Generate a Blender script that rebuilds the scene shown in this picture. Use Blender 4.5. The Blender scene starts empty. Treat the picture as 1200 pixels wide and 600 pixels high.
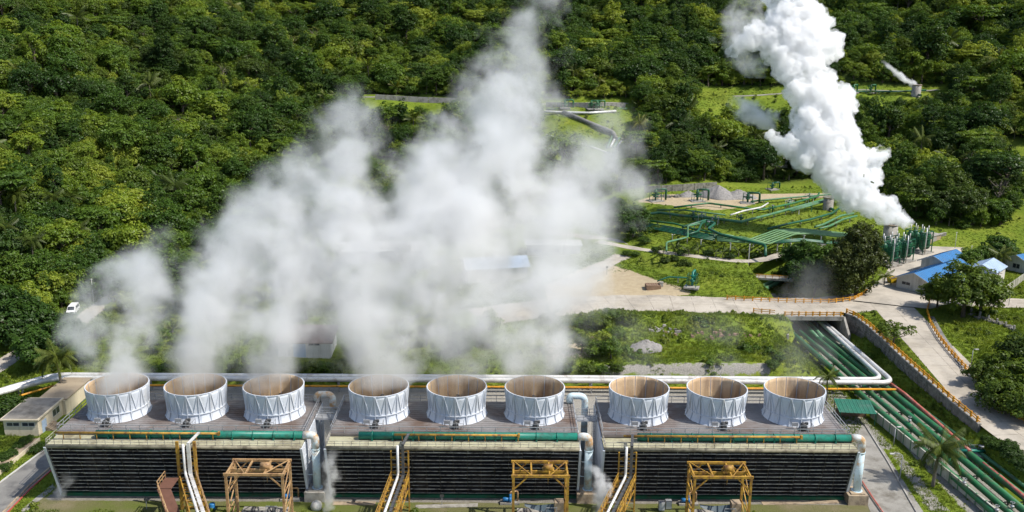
import bpy, bmesh, math, random
import numpy as np
from mathutils import Vector, Matrix
random.seed(7); RNG = np.random.default_rng(7)
SC = bpy.context.scene
COL = SC.collection
R_ = math.radians
# ------------------------------------------------------------------ camera
CAM_H, PITCH, YAW, ROLL, FPX = 70.5, R_(14.2), R_(0.3), R_(0.48), 1100.0
cF = np.array([math.sin(YAW)*math.cos(PITCH), math.cos(YAW)*math.cos(PITCH), -math.sin(PITCH)])
r0 = np.array([math.cos(YAW), -math.sin(YAW), 0.0]); u0 = np.cross(r0, cF)
cR = r0*math.cos(ROLL) + u0*math.sin(ROLL); cU = u0*math.cos(ROLL) - r0*math.sin(ROLL)
cC = np.array([0.0, 0.0, CAM_H])
cam_data = bpy.data.cameras.new('camera'); cam = bpy.data.objects.new('camera', cam_data); COL.objects.link(cam)
cam_data.sensor_width = 36.0; cam_data.lens = 36.0*FPX/1200.0
cam_data.clip_start = 0.5; cam_data.clip_end = 4000
m = Matrix.Identity(4)
for i in range(3):
    m[i][0] = cR[i]; m[i][1] = cU[i]; m[i][2] = -cF[i]; m[i][3] = cC[i]
cam.matrix_world = m
SC.camera = cam
# ------------------------------------------------------------------ world, sun, exposure
SUN_EL, SUN_AZ = R_(52), R_(-18)          # azimuth from +x, counter-clockwise
world = bpy.data.worlds.new('World'); SC.world = world; world.use_nodes = True
nt = world.node_tree; nt.nodes.clear()
wo = nt.nodes.new('ShaderNodeOutputWorld'); bg = nt.nodes.new('ShaderNodeBackground'); sky = nt.nodes.new('ShaderNodeTexSky')
sky.sky_type = 'NISHITA'; sky.sun_disc = False
sky.sun_elevation = SUN_EL; sky.sun_rotation = R_(90) - SUN_AZ
sky.altitude = 300; sky.air_density = 1.0; sky.dust_density = 1.5; sky.ozone_density = 1.0
bg.inputs['Strength'].default_value = 0.13
nt.links.new(sky.outputs[0], bg.inputs['Color']); nt.links.new(bg.outputs[0], wo.inputs['Surface'])
sd = bpy.data.lights.new('sun', 'SUN'); sd.energy = 4.2; sd.angle = R_(0.6); sd.color = (1.0, 0.955, 0.88)
sun = bpy.data.objects.new('sun', sd); COL.objects.link(sun)
sdir = Vector((math.cos(SUN_EL)*math.cos(SUN_AZ), math.cos(SUN_EL)*math.sin(SUN_AZ), math.sin(SUN_EL)))
sun.rotation_euler = sdir.to_track_quat('Z', 'Y').to_euler(); sun.location = (150, 0, 250)
SC.view_settings.view_transform = 'Standard'; SC.view_settings.look = 'None'
SC.view_settings.exposure = 0.5; SC.view_settings.gamma = 1.0; SC.view_settings.use_curve_mapping = False
SC.render.engine = 'CYCLES'
cy = SC.cycles
cy.max_bounces = 10; cy.diffuse_bounces = 3; cy.glossy_bounces = 2; cy.transmission_bounces = 3
cy.transparent_max_bounces = 8; cy.volume_bounces = 9
cy.volume_step_rate = 1.0; cy.volume_max_steps = 256
cy.sample_clamp_indirect = 6.0; cy.caustics_reflective = False; cy.caustics_refractive = False
cy.use_denoising = True
try: cy.denoiser = 'OPENIMAGEDENOISE'
except Exception: pass
cy.use_adaptive_sampling = True; cy.adaptive_threshold = 0.02
# ------------------------------------------------------------------ layout helpers
def ray(px, py): return cF + (px-600)/FPX*cR - (py-300)/FPX*cU
def G(px, py, z=0.0):
    d = ray(px, py); return cC + d*((z-CAM_H)/d[2])
def AT(px, py, Y):
    d = ray(px, py); return cC + d*(Y/d[1])
def proj(P):
    v = np.asarray(P, float) - cC; z = v@cF
    return 600+FPX*(v@cR)/z, 300-FPX*(v@cU)/z, z
def in_poly(px, py, poly):
    px = np.asarray(px); py = np.asarray(py); ins = np.zeros(px.shape, bool); n = len(poly); j = n-1
    for i in range(n):
        xi, yi = poly[i][:2]; xj, yj = poly[j][:2]
        if yi != yj:
            c = ((yi > py) != (yj > py)) & (px < (xj-xi)*(py-yi)/(yj-yi)+xi); ins ^= c
        j = i
    return ins
def sstep(a, b, x):
    t = np.clip((x-a)/(b-a), 0, 1); return t*t*(3-2*t)
def dist_poly(px, py, poly):              # signed distance to polygon, negative inside
    d = np.full(np.shape(px), 1e9); n = len(poly)
    for i in range(n):
        ax, ay = poly[i][:2]; bx, by = poly[(i+1) % n][:2]
        ex, ey = bx-ax, by-ay; L = ex*ex+ey*ey+1e-9
        t = np.clip(((px-ax)*ex+(py-ay)*ey)/L, 0, 1)
        d = np.minimum(d, np.hypot(px-ax-t*ex, py-ay-t*ey))
    return np.where(in_poly(px, py, poly), -d, d)
def dist_line(px, py, pts):               # distance to polyline and interpolated height
    d = np.full(np.shape(px), 1e9); h = np.zeros(np.shape(px))
    for i in range(len(pts)-1):
        ax, ay, az = pts[i]; bx, by, bz = pts[i+1]
        ex, ey = bx-ax, by-ay; L = ex*ex+ey*ey+1e-9
        t = np.clip(((px-ax)*ex+(py-ay)*ey)/L, 0, 1)
        dd = np.hypot(px-ax-t*ex, py-ay-t*ey); k = dd < d
        d = np.where(k, dd, d); h = np.where(k, az+(bz-az)*t, h)
    return d, h
def smooth_line(pts, n=6):
    P = [np.array(p, float) for p in pts]; P = [2*P[0]-P[1]] + P + [2*P[-1]-P[-2]]; out = []
    for i in range(1, len(P)-2):
        for k in range(n):
            t = k/n
            out.append(0.5*((2*P[i]) + (-P[i-1]+P[i+1])*t + (2*P[i-1]-5*P[i]+4*P[i+1]-P[i+2])*t*t + (-P[i-1]+3*P[i]-3*P[i+1]+P[i+2])*t**3))
    out.append(P[-2]); return out
# ------------------------------------------------------------------ objects helpers
def tag(o, label=None, cat=None, group=None, kind=None):
    if label: o['label'] = label
    if cat: o['category'] = cat
    if group: o['group'] = group
    if kind: o['kind'] = kind
    return o
def empty(name, loc=(0, 0, 0), rz=0.0, label=None, cat=None, group=None):
    o = bpy.data.objects.new(name, None); COL.objects.link(o); o.location = [float(c) for c in loc]
    o.rotation_euler = (0, 0, rz); o.empty_display_size = 0.3
    return tag(o, label, cat, group)
def link(name, me, parent=None, loc=(0, 0, 0), rz=0.0, scl=None):
    o = bpy.data.objects.new(name, me); COL.objects.link(o); o.location = [float(c) for c in loc]; o.rotation_euler = (0, 0, rz)
    if scl is not None: o.scale = scl
    if parent is not None: o.parent = parent
    return o
class MB:
    def __init__(s): s.v = []; s.f = []; s.mi = []; s.cur = 0; s.sm = []
    def add(s, vs, fs, smooth=False):
        b = len(s.v); s.v += [tuple(float(c) for c in v) for v in vs]
        for f in fs: s.f.append(tuple(b+i for i in f)); s.mi.append(s.cur); s.sm.append(smooth)
        return s
    def box(s, a, b):
        x0, y0, z0 = a; x1, y1, z1 = b
        return s.add([(x0,y0,z0),(x1,y0,z0),(x1,y1,z0),(x0,y1,z0),(x0,y0,z1),(x1,y0,z1),(x1,y1,z1),(x0,y1,z1)],
              [(0,3,2,1),(4,5,6,7),(0,1,5,4),(1,2,6,5),(2,3,7,6),(3,0,4,7)])
    def bar(s, a, b, w, h=None, up=(0, 0, 1)):
        h = h or w; a = np.array(a, float); b = np.array(b, float); d = b-a; L = np.linalg.norm(d)
        if L < 1e-6: return s
        d /= L; u = np.array(up, float)
        if abs(d@u) > 0.98: u = np.array([0, 1.0, 0]) if abs(d[1]) < 0.9 else np.array([1.0, 0, 0])
        r = np.cross(d, u); r /= np.linalg.norm(r); u = np.cross(r, d)
        vs = []
        for p in (a, b):
            for sx, sy in ((-1,-1),(1,-1),(1,1),(-1,1)): vs.append(p+r*sx*w/2+u*sy*h/2)
        return s.add(vs, [(0,1,2,3),(7,6,5,4),(0,4,5,1),(1,5,6,2),(2,6,7,3),(3,7,4,0)])
    def tube(s, pts, r, n=10, caps=True):
        P = [np.array(p, float) for p in pts]; rs = r if isinstance(r, (list, tuple, np.ndarray)) else [r]*len(P)
        vs = []; prev = None
        for i, p in enumerate(P):
            t = P[min(i+1, len(P)-1)]-P[max(i-1, 0)]; t = t/(np.linalg.norm(t)+1e-9)
            if prev is None:
                a = np.array([0, 0, 1.0]) if abs(t[2]) < 0.9 else np.array([1.0, 0, 0]); u = np.cross(t, a)
            else: u = prev - t*(prev@t)
            u /= np.linalg.norm(u)+1e-9; prev = u; w = np.cross(t, u)
            for k in range(n):
                an = 2*math.pi*k/n; vs.append(p+rs[i]*(math.cos(an)*u+math.sin(an)*w))
        fs = []
        for i in range(len(P)-1):
            for k in range(n): a = i*n+k; b = i*n+(k+1) % n; fs.append((a, b, b+n, a+n))
        s.add(vs, fs, True)
        if caps:
            b = len(s.v)-len(vs)
            s.f.append(tuple(b+k for k in reversed(range(n)))); s.mi.append(s.cur); s.sm.append(False)
            s.f.append(tuple(b+(len(P)-1)*n+k for k in range(n))); s.mi.append(s.cur); s.sm.append(False)
        return s
    def lathe(s, prof, n=24, c=(0, 0, 0)):
        vs = []
        for r, z in prof:
            for k in range(n):
                an = 2*math.pi*k/n; vs.append((c[0]+r*math.cos(an), c[1]+r*math.sin(an), c[2]+z))
        fs = []
        for i in range(len(prof)-1):
            for k in range(n): a = i*n+k; b = i*n+(k+1) % n; fs.append((a, b, b+n, a+n))
        return s.add(vs, fs, True)
    def mesh(s, name, mats):
        me = bpy.data.meshes.new(name); me.from_pydata(s.v, [], s.f)
        for mt in (mats if isinstance(mats, (list, tuple)) else [mats]): me.materials.append(mt)
        me.polygons.foreach_set('material_index', s.mi); me.polygons.foreach_set('use_smooth', s.sm)
        me.update(); return me
    def build(s, name, mats, parent=None, loc=(0, 0, 0), rz=0.0):
        return link(name, s.mesh(name, mats), parent, loc, rz)
def bend(pts, rad, n=6):                   # polyline with rounded corners
    P = [np.array(p, float) for p in pts]; out = [P[0]]
    for i in range(1, len(P)-1):
        a, b, c = P[i-1], P[i], P[i+1]; la = np.linalg.norm(a-b); lc = np.linalg.norm(c-b)
        r = min(rad, la*0.49, lc*0.49); p0 = b+(a-b)/la*r; p1 = b+(c-b)/lc*r
        for k in range(n+1):
            t = k/n; out.append((1-t)**2*p0+2*t*(1-t)*b+t*t*p1)
    out.append(P[-1]); return out
# ------------------------------------------------------------------ materials
def newmat(name):
    mt = bpy.data.materials.new(name); mt.use_nodes = True; n = mt.node_tree; n.nodes.clear()
    return mt, n, n.nodes.new, n.links.new
def noise_node(n, coord, scale, detail=4, rough=0.6, dist=0.0):
    t = n.nodes.new('ShaderNodeTexNoise'); t.inputs['Scale'].default_value = scale; t.inputs['Detail'].default_value = detail
    t.inputs['Roughness'].default_value = rough; t.inputs['Distortion'].default_value = dist
    n.links.new(coord, t.inputs['Vector']); return t.outputs['Fac']
def ramp_node(n, fac, stops):
    r = n.nodes.new('ShaderNodeValToRGB'); e = r.color_ramp.elements
    while len(e) < len(stops): e.new(0.5)
    for k, (p, c) in enumerate(stops): e[k].position = p; e[k].color = (c[0], c[1], c[2], 1) if isinstance(c, (tuple, list)) else (c, c, c, 1)
    n.links.new(fac, r.inputs['Fac']); return r.outputs['Color']
def mix_node(n, fac, a, b, mode='MIX'):
    x = n.nodes.new('ShaderNodeMix'); x.data_type = 'RGBA'; x.blend_type = mode
    for s, v in ((0, fac), (6, a), (7, b)):
        if hasattr(v, 'is_output'): n.links.new(v, x.inputs[s])
        else: x.inputs[s].default_value = v if s == 0 else (v[0], v[1], v[2], 1)
    return x.outputs[2]
def surf(name, c1, c2=None, scale=1.0, rough=0.7, metal=0.0, bump=0.0, bscale=8.0, stain=None, stain_scale=0.4, stain_amt=0.5, streak=False, grime=0.18):
    """two-tone weathered paint/concrete: large patches, fine grain, optional stains and vertical streaks"""
    mt, n, new, lk = newmat(name); c2 = c2 or tuple(c*0.8 for c in c1)
    out = new('ShaderNodeOutputMaterial'); b = new('ShaderNodeBsdfPrincipled'); lk(b.outputs[0], out.inputs[0])
    geo = new('ShaderNodeNewGeometry'); P = geo.outputs['Position']
    col = mix_node(n, ramp_node(n, noise_node(n, P, scale, 5), [(0.35, 0.0), (0.65, 1.0)]), c1, c2)
    if stain:
        src = P
        if streak:
            mp = new('ShaderNodeMapping'); mp.inputs['Scale'].default_value = (1, 1, 0.12); lk(P, mp.inputs['Vector']); src = mp.outputs[0]
        f = ramp_node(n, noise_node(n, src, stain_scale, 6, 0.65), [(0.62-0.3*stain_amt, 0.0), (0.80-0.25*stain_amt, 1.0)])
        col = mix_node(n, f, col, stain)
    g = ramp_node(n, noise_node(n, P, scale*9+3, 3), [(0.3, 1-grime), (0.7, 1.0)])
    col = mix_node(n, 1.0, col, g, 'MULTIPLY')
    lk(col, b.inputs['Base Color']); b.inputs['Roughness'].default_value = rough; b.inputs['Metallic'].default_value = metal
    b.inputs['Specular IOR Level'].default_value = 0.35
    if bump:
        bp = new('ShaderNodeBump'); bp.inputs['Strength'].default_value = bump; bp.inputs['Distance'].default_value = 0.1
        lk(noise_node(n, P, bscale, 4), bp.inputs['Height']); lk(bp.outputs[0], b.inputs['Normal'])
    return mt
def leafmat(name, stops, trans=0.3, tone_attr=True, rand=1.0, reg=0.03):
    mt, n, new, lk = newmat(name)
    out = new('ShaderNodeOutputMaterial'); oi = new('ShaderNodeObjectInfo')
    loc = oi.outputs['Location']
    ma = new('ShaderNodeMath'); ma.operation = 'MULTIPLY_ADD'; lk(oi.outputs['Random'], ma.inputs[0]); ma.inputs[1].default_value = 0.55*rand
    reg_n = ramp_node(n, noise_node(n, loc, reg, 2), [(0.32, 0.02), (0.68, 0.85)]); lk(reg_n, ma.inputs[2])
    at = new('ShaderNodeAttribute'); at.attribute_name = 'tone'
    mb = new('ShaderNodeMath'); mb.operation = 'MULTIPLY_ADD'; lk(at.outputs['Fac'], mb.inputs[0]); mb.inputs[1].default_value = 0.45; lk(ma.outputs[0], mb.inputs[2])
    mc = new('ShaderNodeMath'); mc.operation = 'SUBTRACT'; lk(mb.outputs[0], mc.inputs[0]); mc.inputs[1].default_value = 0.5
    col = ramp_node(n, mc.outputs[0], stops)
    d = new('ShaderNodeBsdfDiffuse'); t = new('ShaderNodeBsdfTranslucent'); g = new('ShaderNodeBsdfGlossy'); g.inputs['Roughness'].default_value = 0.45
    lk(col, d.inputs['Color']); 
    tc = mix_node(n, 1.0, col, (1.25, 1.15, 0.5), 'MULTIPLY'); lk(tc, t.inputs['Color'])
    mx = new('ShaderNodeMixShader'); mx.inputs[0].default_value = trans; lk(d.outputs[0], mx.inputs[1]); lk(t.outputs[0], mx.inputs[2])
    m2 = new('ShaderNodeMixShader'); m2.inputs[0].default_value = 0.018; lk(mx.outputs[0], m2.inputs[1]); lk(g.outputs[0], m2.inputs[2])
    lk(m2.outputs[0], out.inputs[0]); return mt
M = {}
M['white'] = surf('white_frp', (0.58, 0.615, 0.67), (0.54, 0.57, 0.62), 0.35, 0.55, stain=(0.50, 0.50, 0.49), stain_scale=0.9, stain_amt=0.3, streak=True, grime=0.08)
M['tan'] = surf('tan_lining', (0.50, 0.345, 0.20), (0.58, 0.43, 0.27), 0.35, 0.7, stain=(0.34, 0.22, 0.13), stain_scale=0.6, stain_amt=0.45, streak=True)
M['deck'] = surf('deck_boards', (0.24, 0.225, 0.22), (0.18, 0.168, 0.162), 0.25, 0.8, stain=(0.125, 0.085, 0.065), stain_scale=0.12, stain_amt=0.6, bump=0.3)
M['ledge'] = surf('ledge_frp', (0.44, 0.42, 0.28), (0.36, 0.34, 0.23), 0.5, 0.6, stain=(0.22, 0.19, 0.12), stain_scale=0.5, stain_amt=0.45)
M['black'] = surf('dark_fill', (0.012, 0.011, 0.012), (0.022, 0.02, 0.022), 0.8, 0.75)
M['blade'] = surf('louvre_blade', (0.010, 0.009, 0.009), (0.02, 0.017, 0.016), 1.2, 0.7, stain=(0.06, 0.045, 0.035), stain_scale=0.35, stain_amt=0.55, streak=True)
M['slat'] = surf('slat_edge', (0.46, 0.43, 0.37), (0.30, 0.28, 0.24), 0.9, 0.7, stain=(0.06, 0.045, 0.04), stain_scale=1.1, stain_amt=0.5)
M['steel'] = surf('galvanised', (0.38, 0.39, 0.40), (0.30, 0.30, 0.31), 1.0, 0.5, 0.3)
M['teal'] = surf('teal_pipe_paint', (0.012, 0.18, 0.13), (0.01, 0.14, 0.10), 0.6, 0.4, stain=(0.02, 0.07, 0.05), stain_scale=0.9, stain_amt=0.4)
M['green'] = surf('green_pipe_paint', (0.018, 0.135, 0.045), (0.03, 0.17, 0.065), 0.35, 0.42, stain=(0.09, 0.10, 0.05), stain_scale=0.7, stain_amt=0.45)
M['green2'] = surf('faded_green_paint', (0.05, 0.17, 0.075), (0.09, 0.22, 0.11), 0.3, 0.5, stain=(0.12, 0.12, 0.07), stain_scale=0.5, stain_amt=0.4)
M['dgreen'] = surf('dark_green_paint', (0.012, 0.085, 0.04), (0.015, 0.11, 0.055), 0.6, 0.4, stain=(0.05, 0.06, 0.035), stain_scale=1.0, stain_amt=0.4)
M['yellow'] = surf('yellow_paint', (0.46, 0.27, 0.035), (0.36, 0.20, 0.03), 0.8, 0.6, stain=(0.15, 0.07, 0.03), stain_scale=1.2, stain_amt=0.6)
M['oyellow'] = surf('orange_rail_paint', (0.66, 0.31, 0.015), (0.55, 0.24, 0.015), 0.8, 0.5, stain=(0.28, 0.13, 0.03), stain_scale=0.9, stain_amt=0.4)
M['tanpaint'] = surf('tan_steel_paint', (0.46, 0.30, 0.15), (0.36, 0.21, 0.09), 0.8, 0.6, stain=(0.16, 0.08, 0.04), stain_scale=1.3, stain_amt=0.5)
M['blue_pipe'] = surf('pale_blue_paint', (0.55, 0.66, 0.70), (0.48, 0.60, 0.65), 0.6, 0.5, stain=(0.42, 0.27, 0.14), stain_scale=0.7, stain_amt=0.35)
M['rust_blue'] = surf('rusting_pale_blue_paint', (0.55, 0.64, 0.66), (0.50, 0.58, 0.60), 0.6, 0.6, stain=(0.46, 0.28, 0.13), stain_scale=0.9, stain_amt=0.75)
M['silver'] = surf('white_pipe_cladding', (0.70, 0.69, 0.66), (0.60, 0.59, 0.56), 0.5, 0.38, 0.2, stain=(0.40, 0.34, 0.28), stain_scale=0.5, stain_amt=0.35)
M['red'] = surf('faded_red_paint', (0.40, 0.085, 0.06), (0.46, 0.15, 0.11), 0.8, 0.55, stain=(0.5, 0.36, 0.3), stain_scale=0.9, stain_amt=0.35)
M['concrete'] = surf('concrete', (0.36, 0.34, 0.30), (0.29, 0.27, 0.24), 0.4, 0.85, stain=(0.16, 0.145, 0.12), stain_scale=0.6, stain_amt=0.5, bump=0.3)
M['tanblock'] = surf('rusty_concrete', (0.42, 0.32, 0.21), (0.34, 0.27, 0.19), 0.6, 0.85, stain=(0.15, 0.11, 0.08), stain_scale=0.7, stain_amt=0.5, bump=0.3)
M['cwall'] = surf('painted_fence_panel', (0.46, 0.45, 0.39), (0.38, 0.37, 0.31), 0.6, 0.85, stain=(0.2, 0.2, 0.14), stain_scale=0.6, stain_amt=0.5, streak=True)
M['stone'] = surf('rubble_stone', (0.27, 0.25, 0.22), (0.17, 0.16, 0.145), 1.3, 0.9, stain=(0.08, 0.085, 0.06), stain_scale=0.8, stain_amt=0.5, bump=0.8, bscale=3)
M['road'] = surf('road_concrete', (0.47, 0.42, 0.345), (0.40, 0.355, 0.29), 0.07, 0.9, stain=(0.30, 0.27, 0.225), stain_scale=0.16, stain_amt=0.55, bump=0.15, grime=0.1)
def road_mat():
    mt = surf('jointed_road_concrete', (0.47, 0.42, 0.345), (0.395, 0.35, 0.285), 0.07, 0.9, stain=(0.27, 0.24, 0.195), stain_scale=0.16, stain_amt=0.55, bump=0.15, grime=0.12)
    n = mt.node_tree; lk = n.links.new; new = n.nodes.new; b = [x for x in n.nodes if x.type == 'BSDF_PRINCIPLED'][0]; col = b.inputs['Base Color'].links[0].from_socket
    uv = new('ShaderNodeUVMap'); uv.uv_map = 'road'; sx = new('ShaderNodeSeparateXYZ'); lk(uv.outputs[0], sx.inputs[0])
    geo = new('ShaderNodeNewGeometry'); P = geo.outputs['Position']
    def mth(op, *a):
        m_ = new('ShaderNodeMath'); m_.operation = op
        for i, v in enumerate(a):
            if hasattr(v, 'is_output'): lk(v, m_.inputs[i])
            else: m_.inputs[i].default_value = v
        return m_.outputs[0]
    wob = mth('MULTIPLY', mth('SUBTRACT', noise_node(n, P, 1.2, 3), 0.5), 0.25)
    jv = mth('LESS_THAN', mth('ABSOLUTE', mth('SUBTRACT', mth('FRACT', mth('DIVIDE', mth('ADD', sx.outputs[1], wob), 5.0)), 0.5)), 0.014)
    ju = mth('LESS_THAN', mth('ABSOLUTE', mth('ADD', sx.outputs[0], mth('MULTIPLY', wob, 0.6))), 0.07)
    j = mth('MULTIPLY', mth('MAXIMUM', jv, ju), ramp_node(n, noise_node(n, P, 0.5, 3), [(0.35, 0.1), (0.6, 0.75)]))
    tr = mth('ABSOLUTE', mth('SUBTRACT', mth('ABSOLUTE', sx.outputs[0]), 1.9)); trk = mth('MULTIPLY', ramp_node(n, tr, [(0.0, 1.0), (0.9, 0.0)]), ramp_node(n, noise_node(n, P, 0.22, 4), [(0.35, 0.0), (0.7, 0.4)]))
    vo = new('ShaderNodeTexVoronoi'); vo.feature = 'DISTANCE_TO_EDGE'; vo.inputs['Scale'].default_value = 0.22; lk(P, vo.inputs['Vector']); crk = mth('MULTIPLY', mth('LESS_THAN', vo.outputs['Distance'], 0.006), ramp_node(n, noise_node(n, P, 0.1, 2), [(0.5, 0.0), (0.6, 0.6)]))
    ed = mth('MULTIPLY', ramp_node(n, noise_node(n, P, 0.35, 5, 0.7), [(0.5, 0.0), (0.68, 1.0)]), 0.35)
    c = mix_node(n, trk, col, (0.24, 0.215, 0.18)); c = mix_node(n, ed, c, (0.33, 0.285, 0.21)); c = mix_node(n, mth('MAXIMUM', j, crk), c, (0.12, 0.105, 0.085)); lk(c, b.inputs['Base Color']); return mt
M['roadj'] = road_mat()
M['asphalt'] = surf('worn_asphalt', (0.23, 0.22, 0.20), (0.17, 0.163, 0.15), 0.2, 0.9, stain=(0.11, 0.105, 0.10), stain_scale=0.3, stain_amt=0.5, bump=0.2, grime=0.1)
M['yard'] = surf('yard_concrete', (0.30, 0.285, 0.25), (0.24, 0.225, 0.195), 0.15, 0.9, stain=(0.14, 0.125, 0.10), stain_scale=0.25, stain_amt=0.5, bump=0.2)
M['gravel'] = surf('gravel', (0.33, 0.31, 0.29), (0.22, 0.21, 0.20), 1.5, 0.95, bump=1.0, bscale=5, grime=0.35)
M['cream'] = surf('cream_plaster', (0.62, 0.54, 0.40), (0.56, 0.48, 0.35), 0.5, 0.8, stain=(0.40, 0.33, 0.23), stain_scale=0.9, stain_amt=0.35, streak=True)
M['wplaster'] = surf('white_plaster', (0.66, 0.64, 0.59), (0.58, 0.56, 0.51), 0.5, 0.8, stain=(0.38, 0.36, 0.31), stain_scale=0.7, stain_amt=0.35, streak=True)
M['flatroof'] = surf('flat_roof_felt', (0.25, 0.23, 0.20), (0.18, 0.165, 0.14), 0.5, 0.9, stain=(0.10, 0.09, 0.075), stain_scale=0.4, stain_amt=0.5)
M['bluroof'] = surf('blue_metal_roof', (0.045, 0.185, 0.40), (0.04, 0.15, 0.33), 0.4, 0.4, stain=(0.10, 0.18, 0.28), stain_scale=0.4, stain_amt=0.35)
M['lbroof'] = surf('pale_blue_metal_roof', (0.42, 0.52, 0.66), (0.36, 0.46, 0.60), 0.4, 0.4)
M['grnroof'] = surf('green_metal_roof', (0.03, 0.16, 0.10), (0.025, 0.13, 0.08), 0.5, 0.5, stain=(0.08, 0.15, 0.11), stain_scale=0.4, stain_amt=0.35)
M['brnroof'] = surf('brown_roof', (0.20, 0.13, 0.10), (0.15, 0.10, 0.08), 0.5, 0.8)
M['glass'] = surf('dark_window_glass', (0.03, 0.035, 0.045), (0.05, 0.055, 0.07), 0.7, 0.15)
M['frame'] = surf('window_frame', (0.55, 0.54, 0.5), (0.5, 0.49, 0.45), 0.8, 0.6)
M['motor'] = surf('dark_machine_paint', (0.05, 0.055, 0.06), (0.09, 0.085, 0.08), 2.0, 0.5)
M['grate'] = surf('brown_grating', (0.16, 0.075, 0.05), (0.12, 0.055, 0.035), 1.0, 0.85)
M['bluplastic'] = surf('blue_plastic', (0.03, 0.19, 0.42), (0.025, 0.15, 0.35), 1.0, 0.4)
M['carwhite'] = surf('white_car_paint', (0.75, 0.75, 0.74), (0.72, 0.72, 0.71), 0.5, 0.25, grime=0.05)
M['rubber'] = surf('black_rubber', (0.02, 0.02, 0.02), (0.025, 0.025, 0.025), 1.0, 0.8)
M['bark'] = surf('bark', (0.13, 0.10, 0.075), (0.09, 0.07, 0.05), 1.5, 0.9, bump=0.6)
M['palmbark'] = surf('palm_bark', (0.20, 0.17, 0.13), (0.14, 0.115, 0.085), 2.0, 0.9, bump=0.5)
M['wood'] = surf('weathered_wood', (0.26, 0.17, 0.11), (0.19, 0.12, 0.075), 1.0, 0.85)
M['leaf'] = leafmat('forest_leaf', [(0.0, (0.040, 0.080, 0.014)), (0.35, (0.086, 0.152, 0.017)), (0.65, (0.145, 0.215, 0.020)), (1.0, (0.26, 0.31, 0.036))], rand=1.25, trans=0.36)
M['leaf_dark'] = leafmat('dark_leaf', [(0.0, (0.034, 0.068, 0.012)), (0.5, (0.075, 0.132, 0.016)), (1.0, (0.16, 0.22, 0.028))], rand=0.5)
M['leaf_olive'] = leafmat('olive_leaf', [(0.0, (0.040, 0.068, 0.011)), (0.5, (0.090, 0.136, 0.015)), (1.0, (0.185, 0.225, 0.025))], rand=0.5)
M['leaf_fresh'] = leafmat('fresh_leaf', [(0.0, (0.045, 0.085, 0.012)), (0.5, (0.085, 0.150, 0.016)), (1.0, (0.15, 0.225, 0.024))], rand=0.5)
M['palm'] = leafmat('palm_leaf', [(0.0, (0.05, 0.075, 0.012)), (0.5, (0.10, 0.125, 0.02)), (1.0, (0.21, 0.20, 0.045))], trans=0.25, rand=0.4)
M['grass'] = leafmat('grass_blade', [(0.0, (0.088, 0.136, 0.015)), (0.45, (0.142, 0.198, 0.020)), (1.0, (0.245, 0.275, 0.042))], trans=0.45, rand=0.7, reg=0.12)
M['leaf_deep'] = leafmat('deep_green_leaf', [(0.0, (0.026, 0.058, 0.011)), (0.5, (0.058, 0.115, 0.015)), (1.0, (0.13, 0.195, 0.024))], rand=0.5)
M['leaf_feather'] = leafmat('feathery_leaf', [(0.0, (0.030, 0.042, 0.011)), (0.5, (0.066, 0.084, 0.018)), (1.0, (0.125, 0.145, 0.030))], rand=0.4)
M['gutter'] = surf('dirty_gutter', (0.30, 0.27, 0.19), (0.22, 0.20, 0.14), 0.6, 0.7, stain=(0.10, 0.085, 0.06), stain_scale=0.8, stain_amt=0.6)
# ================================================================== TERRAIN
ctrl = []
for x in (-200, -130, -90, -40, 0, 40, 66): 
    for y in (60, 110, 150, 172): ctrl.append((x, y, 0.0))
ctrl += [(120, 60, 1), (120, 110, 2), (200, 60, 2), (-60, 186, 1.5), (-42, 190, 1.5), (-42, 216, 2.5), (0, 190, 2.5), (0, 216, 4), (-80, 200, 2)]
def cpd(px, rows):
    for py, D in rows:
        p = AT(px, py, D); ctrl.append((p[0], p[1], p[2]))
def cpz(px, py, z): p = G(px, py, z); ctrl.append((p[0], p[1], z))
cpz(0, 430, 1.5); cpz(60, 400, 2.2); cpz(110, 365, 3); cpz(30, 450, 0.3); cpz(-60, 410, 3)
cpd(-120, [(340, 215), (270, 240), (190, 270), (100, 325), (0, 410)])
cpd(0, [(335, 222), (280, 245), (200, 278), (100, 340), (0, 430)])
cpd(150, [(330, 236), (280, 265), (200, 310), (100, 390), (0, 490)])
cpd(300, [(330, 240), (250, 312), (200, 342), (115, 420), (50, 500), (0, 560)])
cpd(450, [(300, 265), (250, 312), (200, 360), (118, 415), (60, 490), (0, 570)])
cpd(600, [(260, 290), (200, 365), (125, 410), (60, 490), (0, 580)])
cpd(700, [(300, 255), (250, 312), (215, 345), (180, 370), (130, 405), (110, 425), (50, 510), (0, 590)])
cpd(850, [(215, 348), (150, 395), (112, 435), (50, 520), (0, 600)])
cpd(1000, [(215, 350), (150, 392), (105, 435), (50, 510), (0, 590)])
cpd(1100, [(270, 287), (220, 325), (150, 380), (107, 430), (50, 490), (0, 560)])
cpd(1200, [(280, 280), (250, 300), (220, 318), (150, 365), (80, 430), (0, 510)])
cpd(1320, [(350, 215), (250, 290), (150, 350), (0, 470)])
for x in (-450, -250, 0, 250, 450):
    ctrl.append((x, 780, 128)); ctrl.append((x, 1000, 175))
for q in [(740, 290, 8.5), (760, 225, 10.5), (990, 225, 10.5), (850, 260, 10), (940, 290, 9), (830, 322, 8.2), (730, 320, 5.6), (770, 338, 5.3), (900, 335, 5.5), (760, 300, 7.5), (880, 310, 7.5),
          (700, 352, 5), (800, 356, 5), (640, 365, 4.5), (1040, 345, 5), (1100, 340, 5), (1195, 355, 5), (1055, 300, 6), (1110, 290, 6), (1180, 330, 5.2),
          (1130, 400, 4.2), (1190, 410, 4.0), (1190, 450, 3.6), (700, 425, 4), (900, 420, 4), (800, 400, 4.4), (930, 420, 3)]: cpz(*q)
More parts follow.
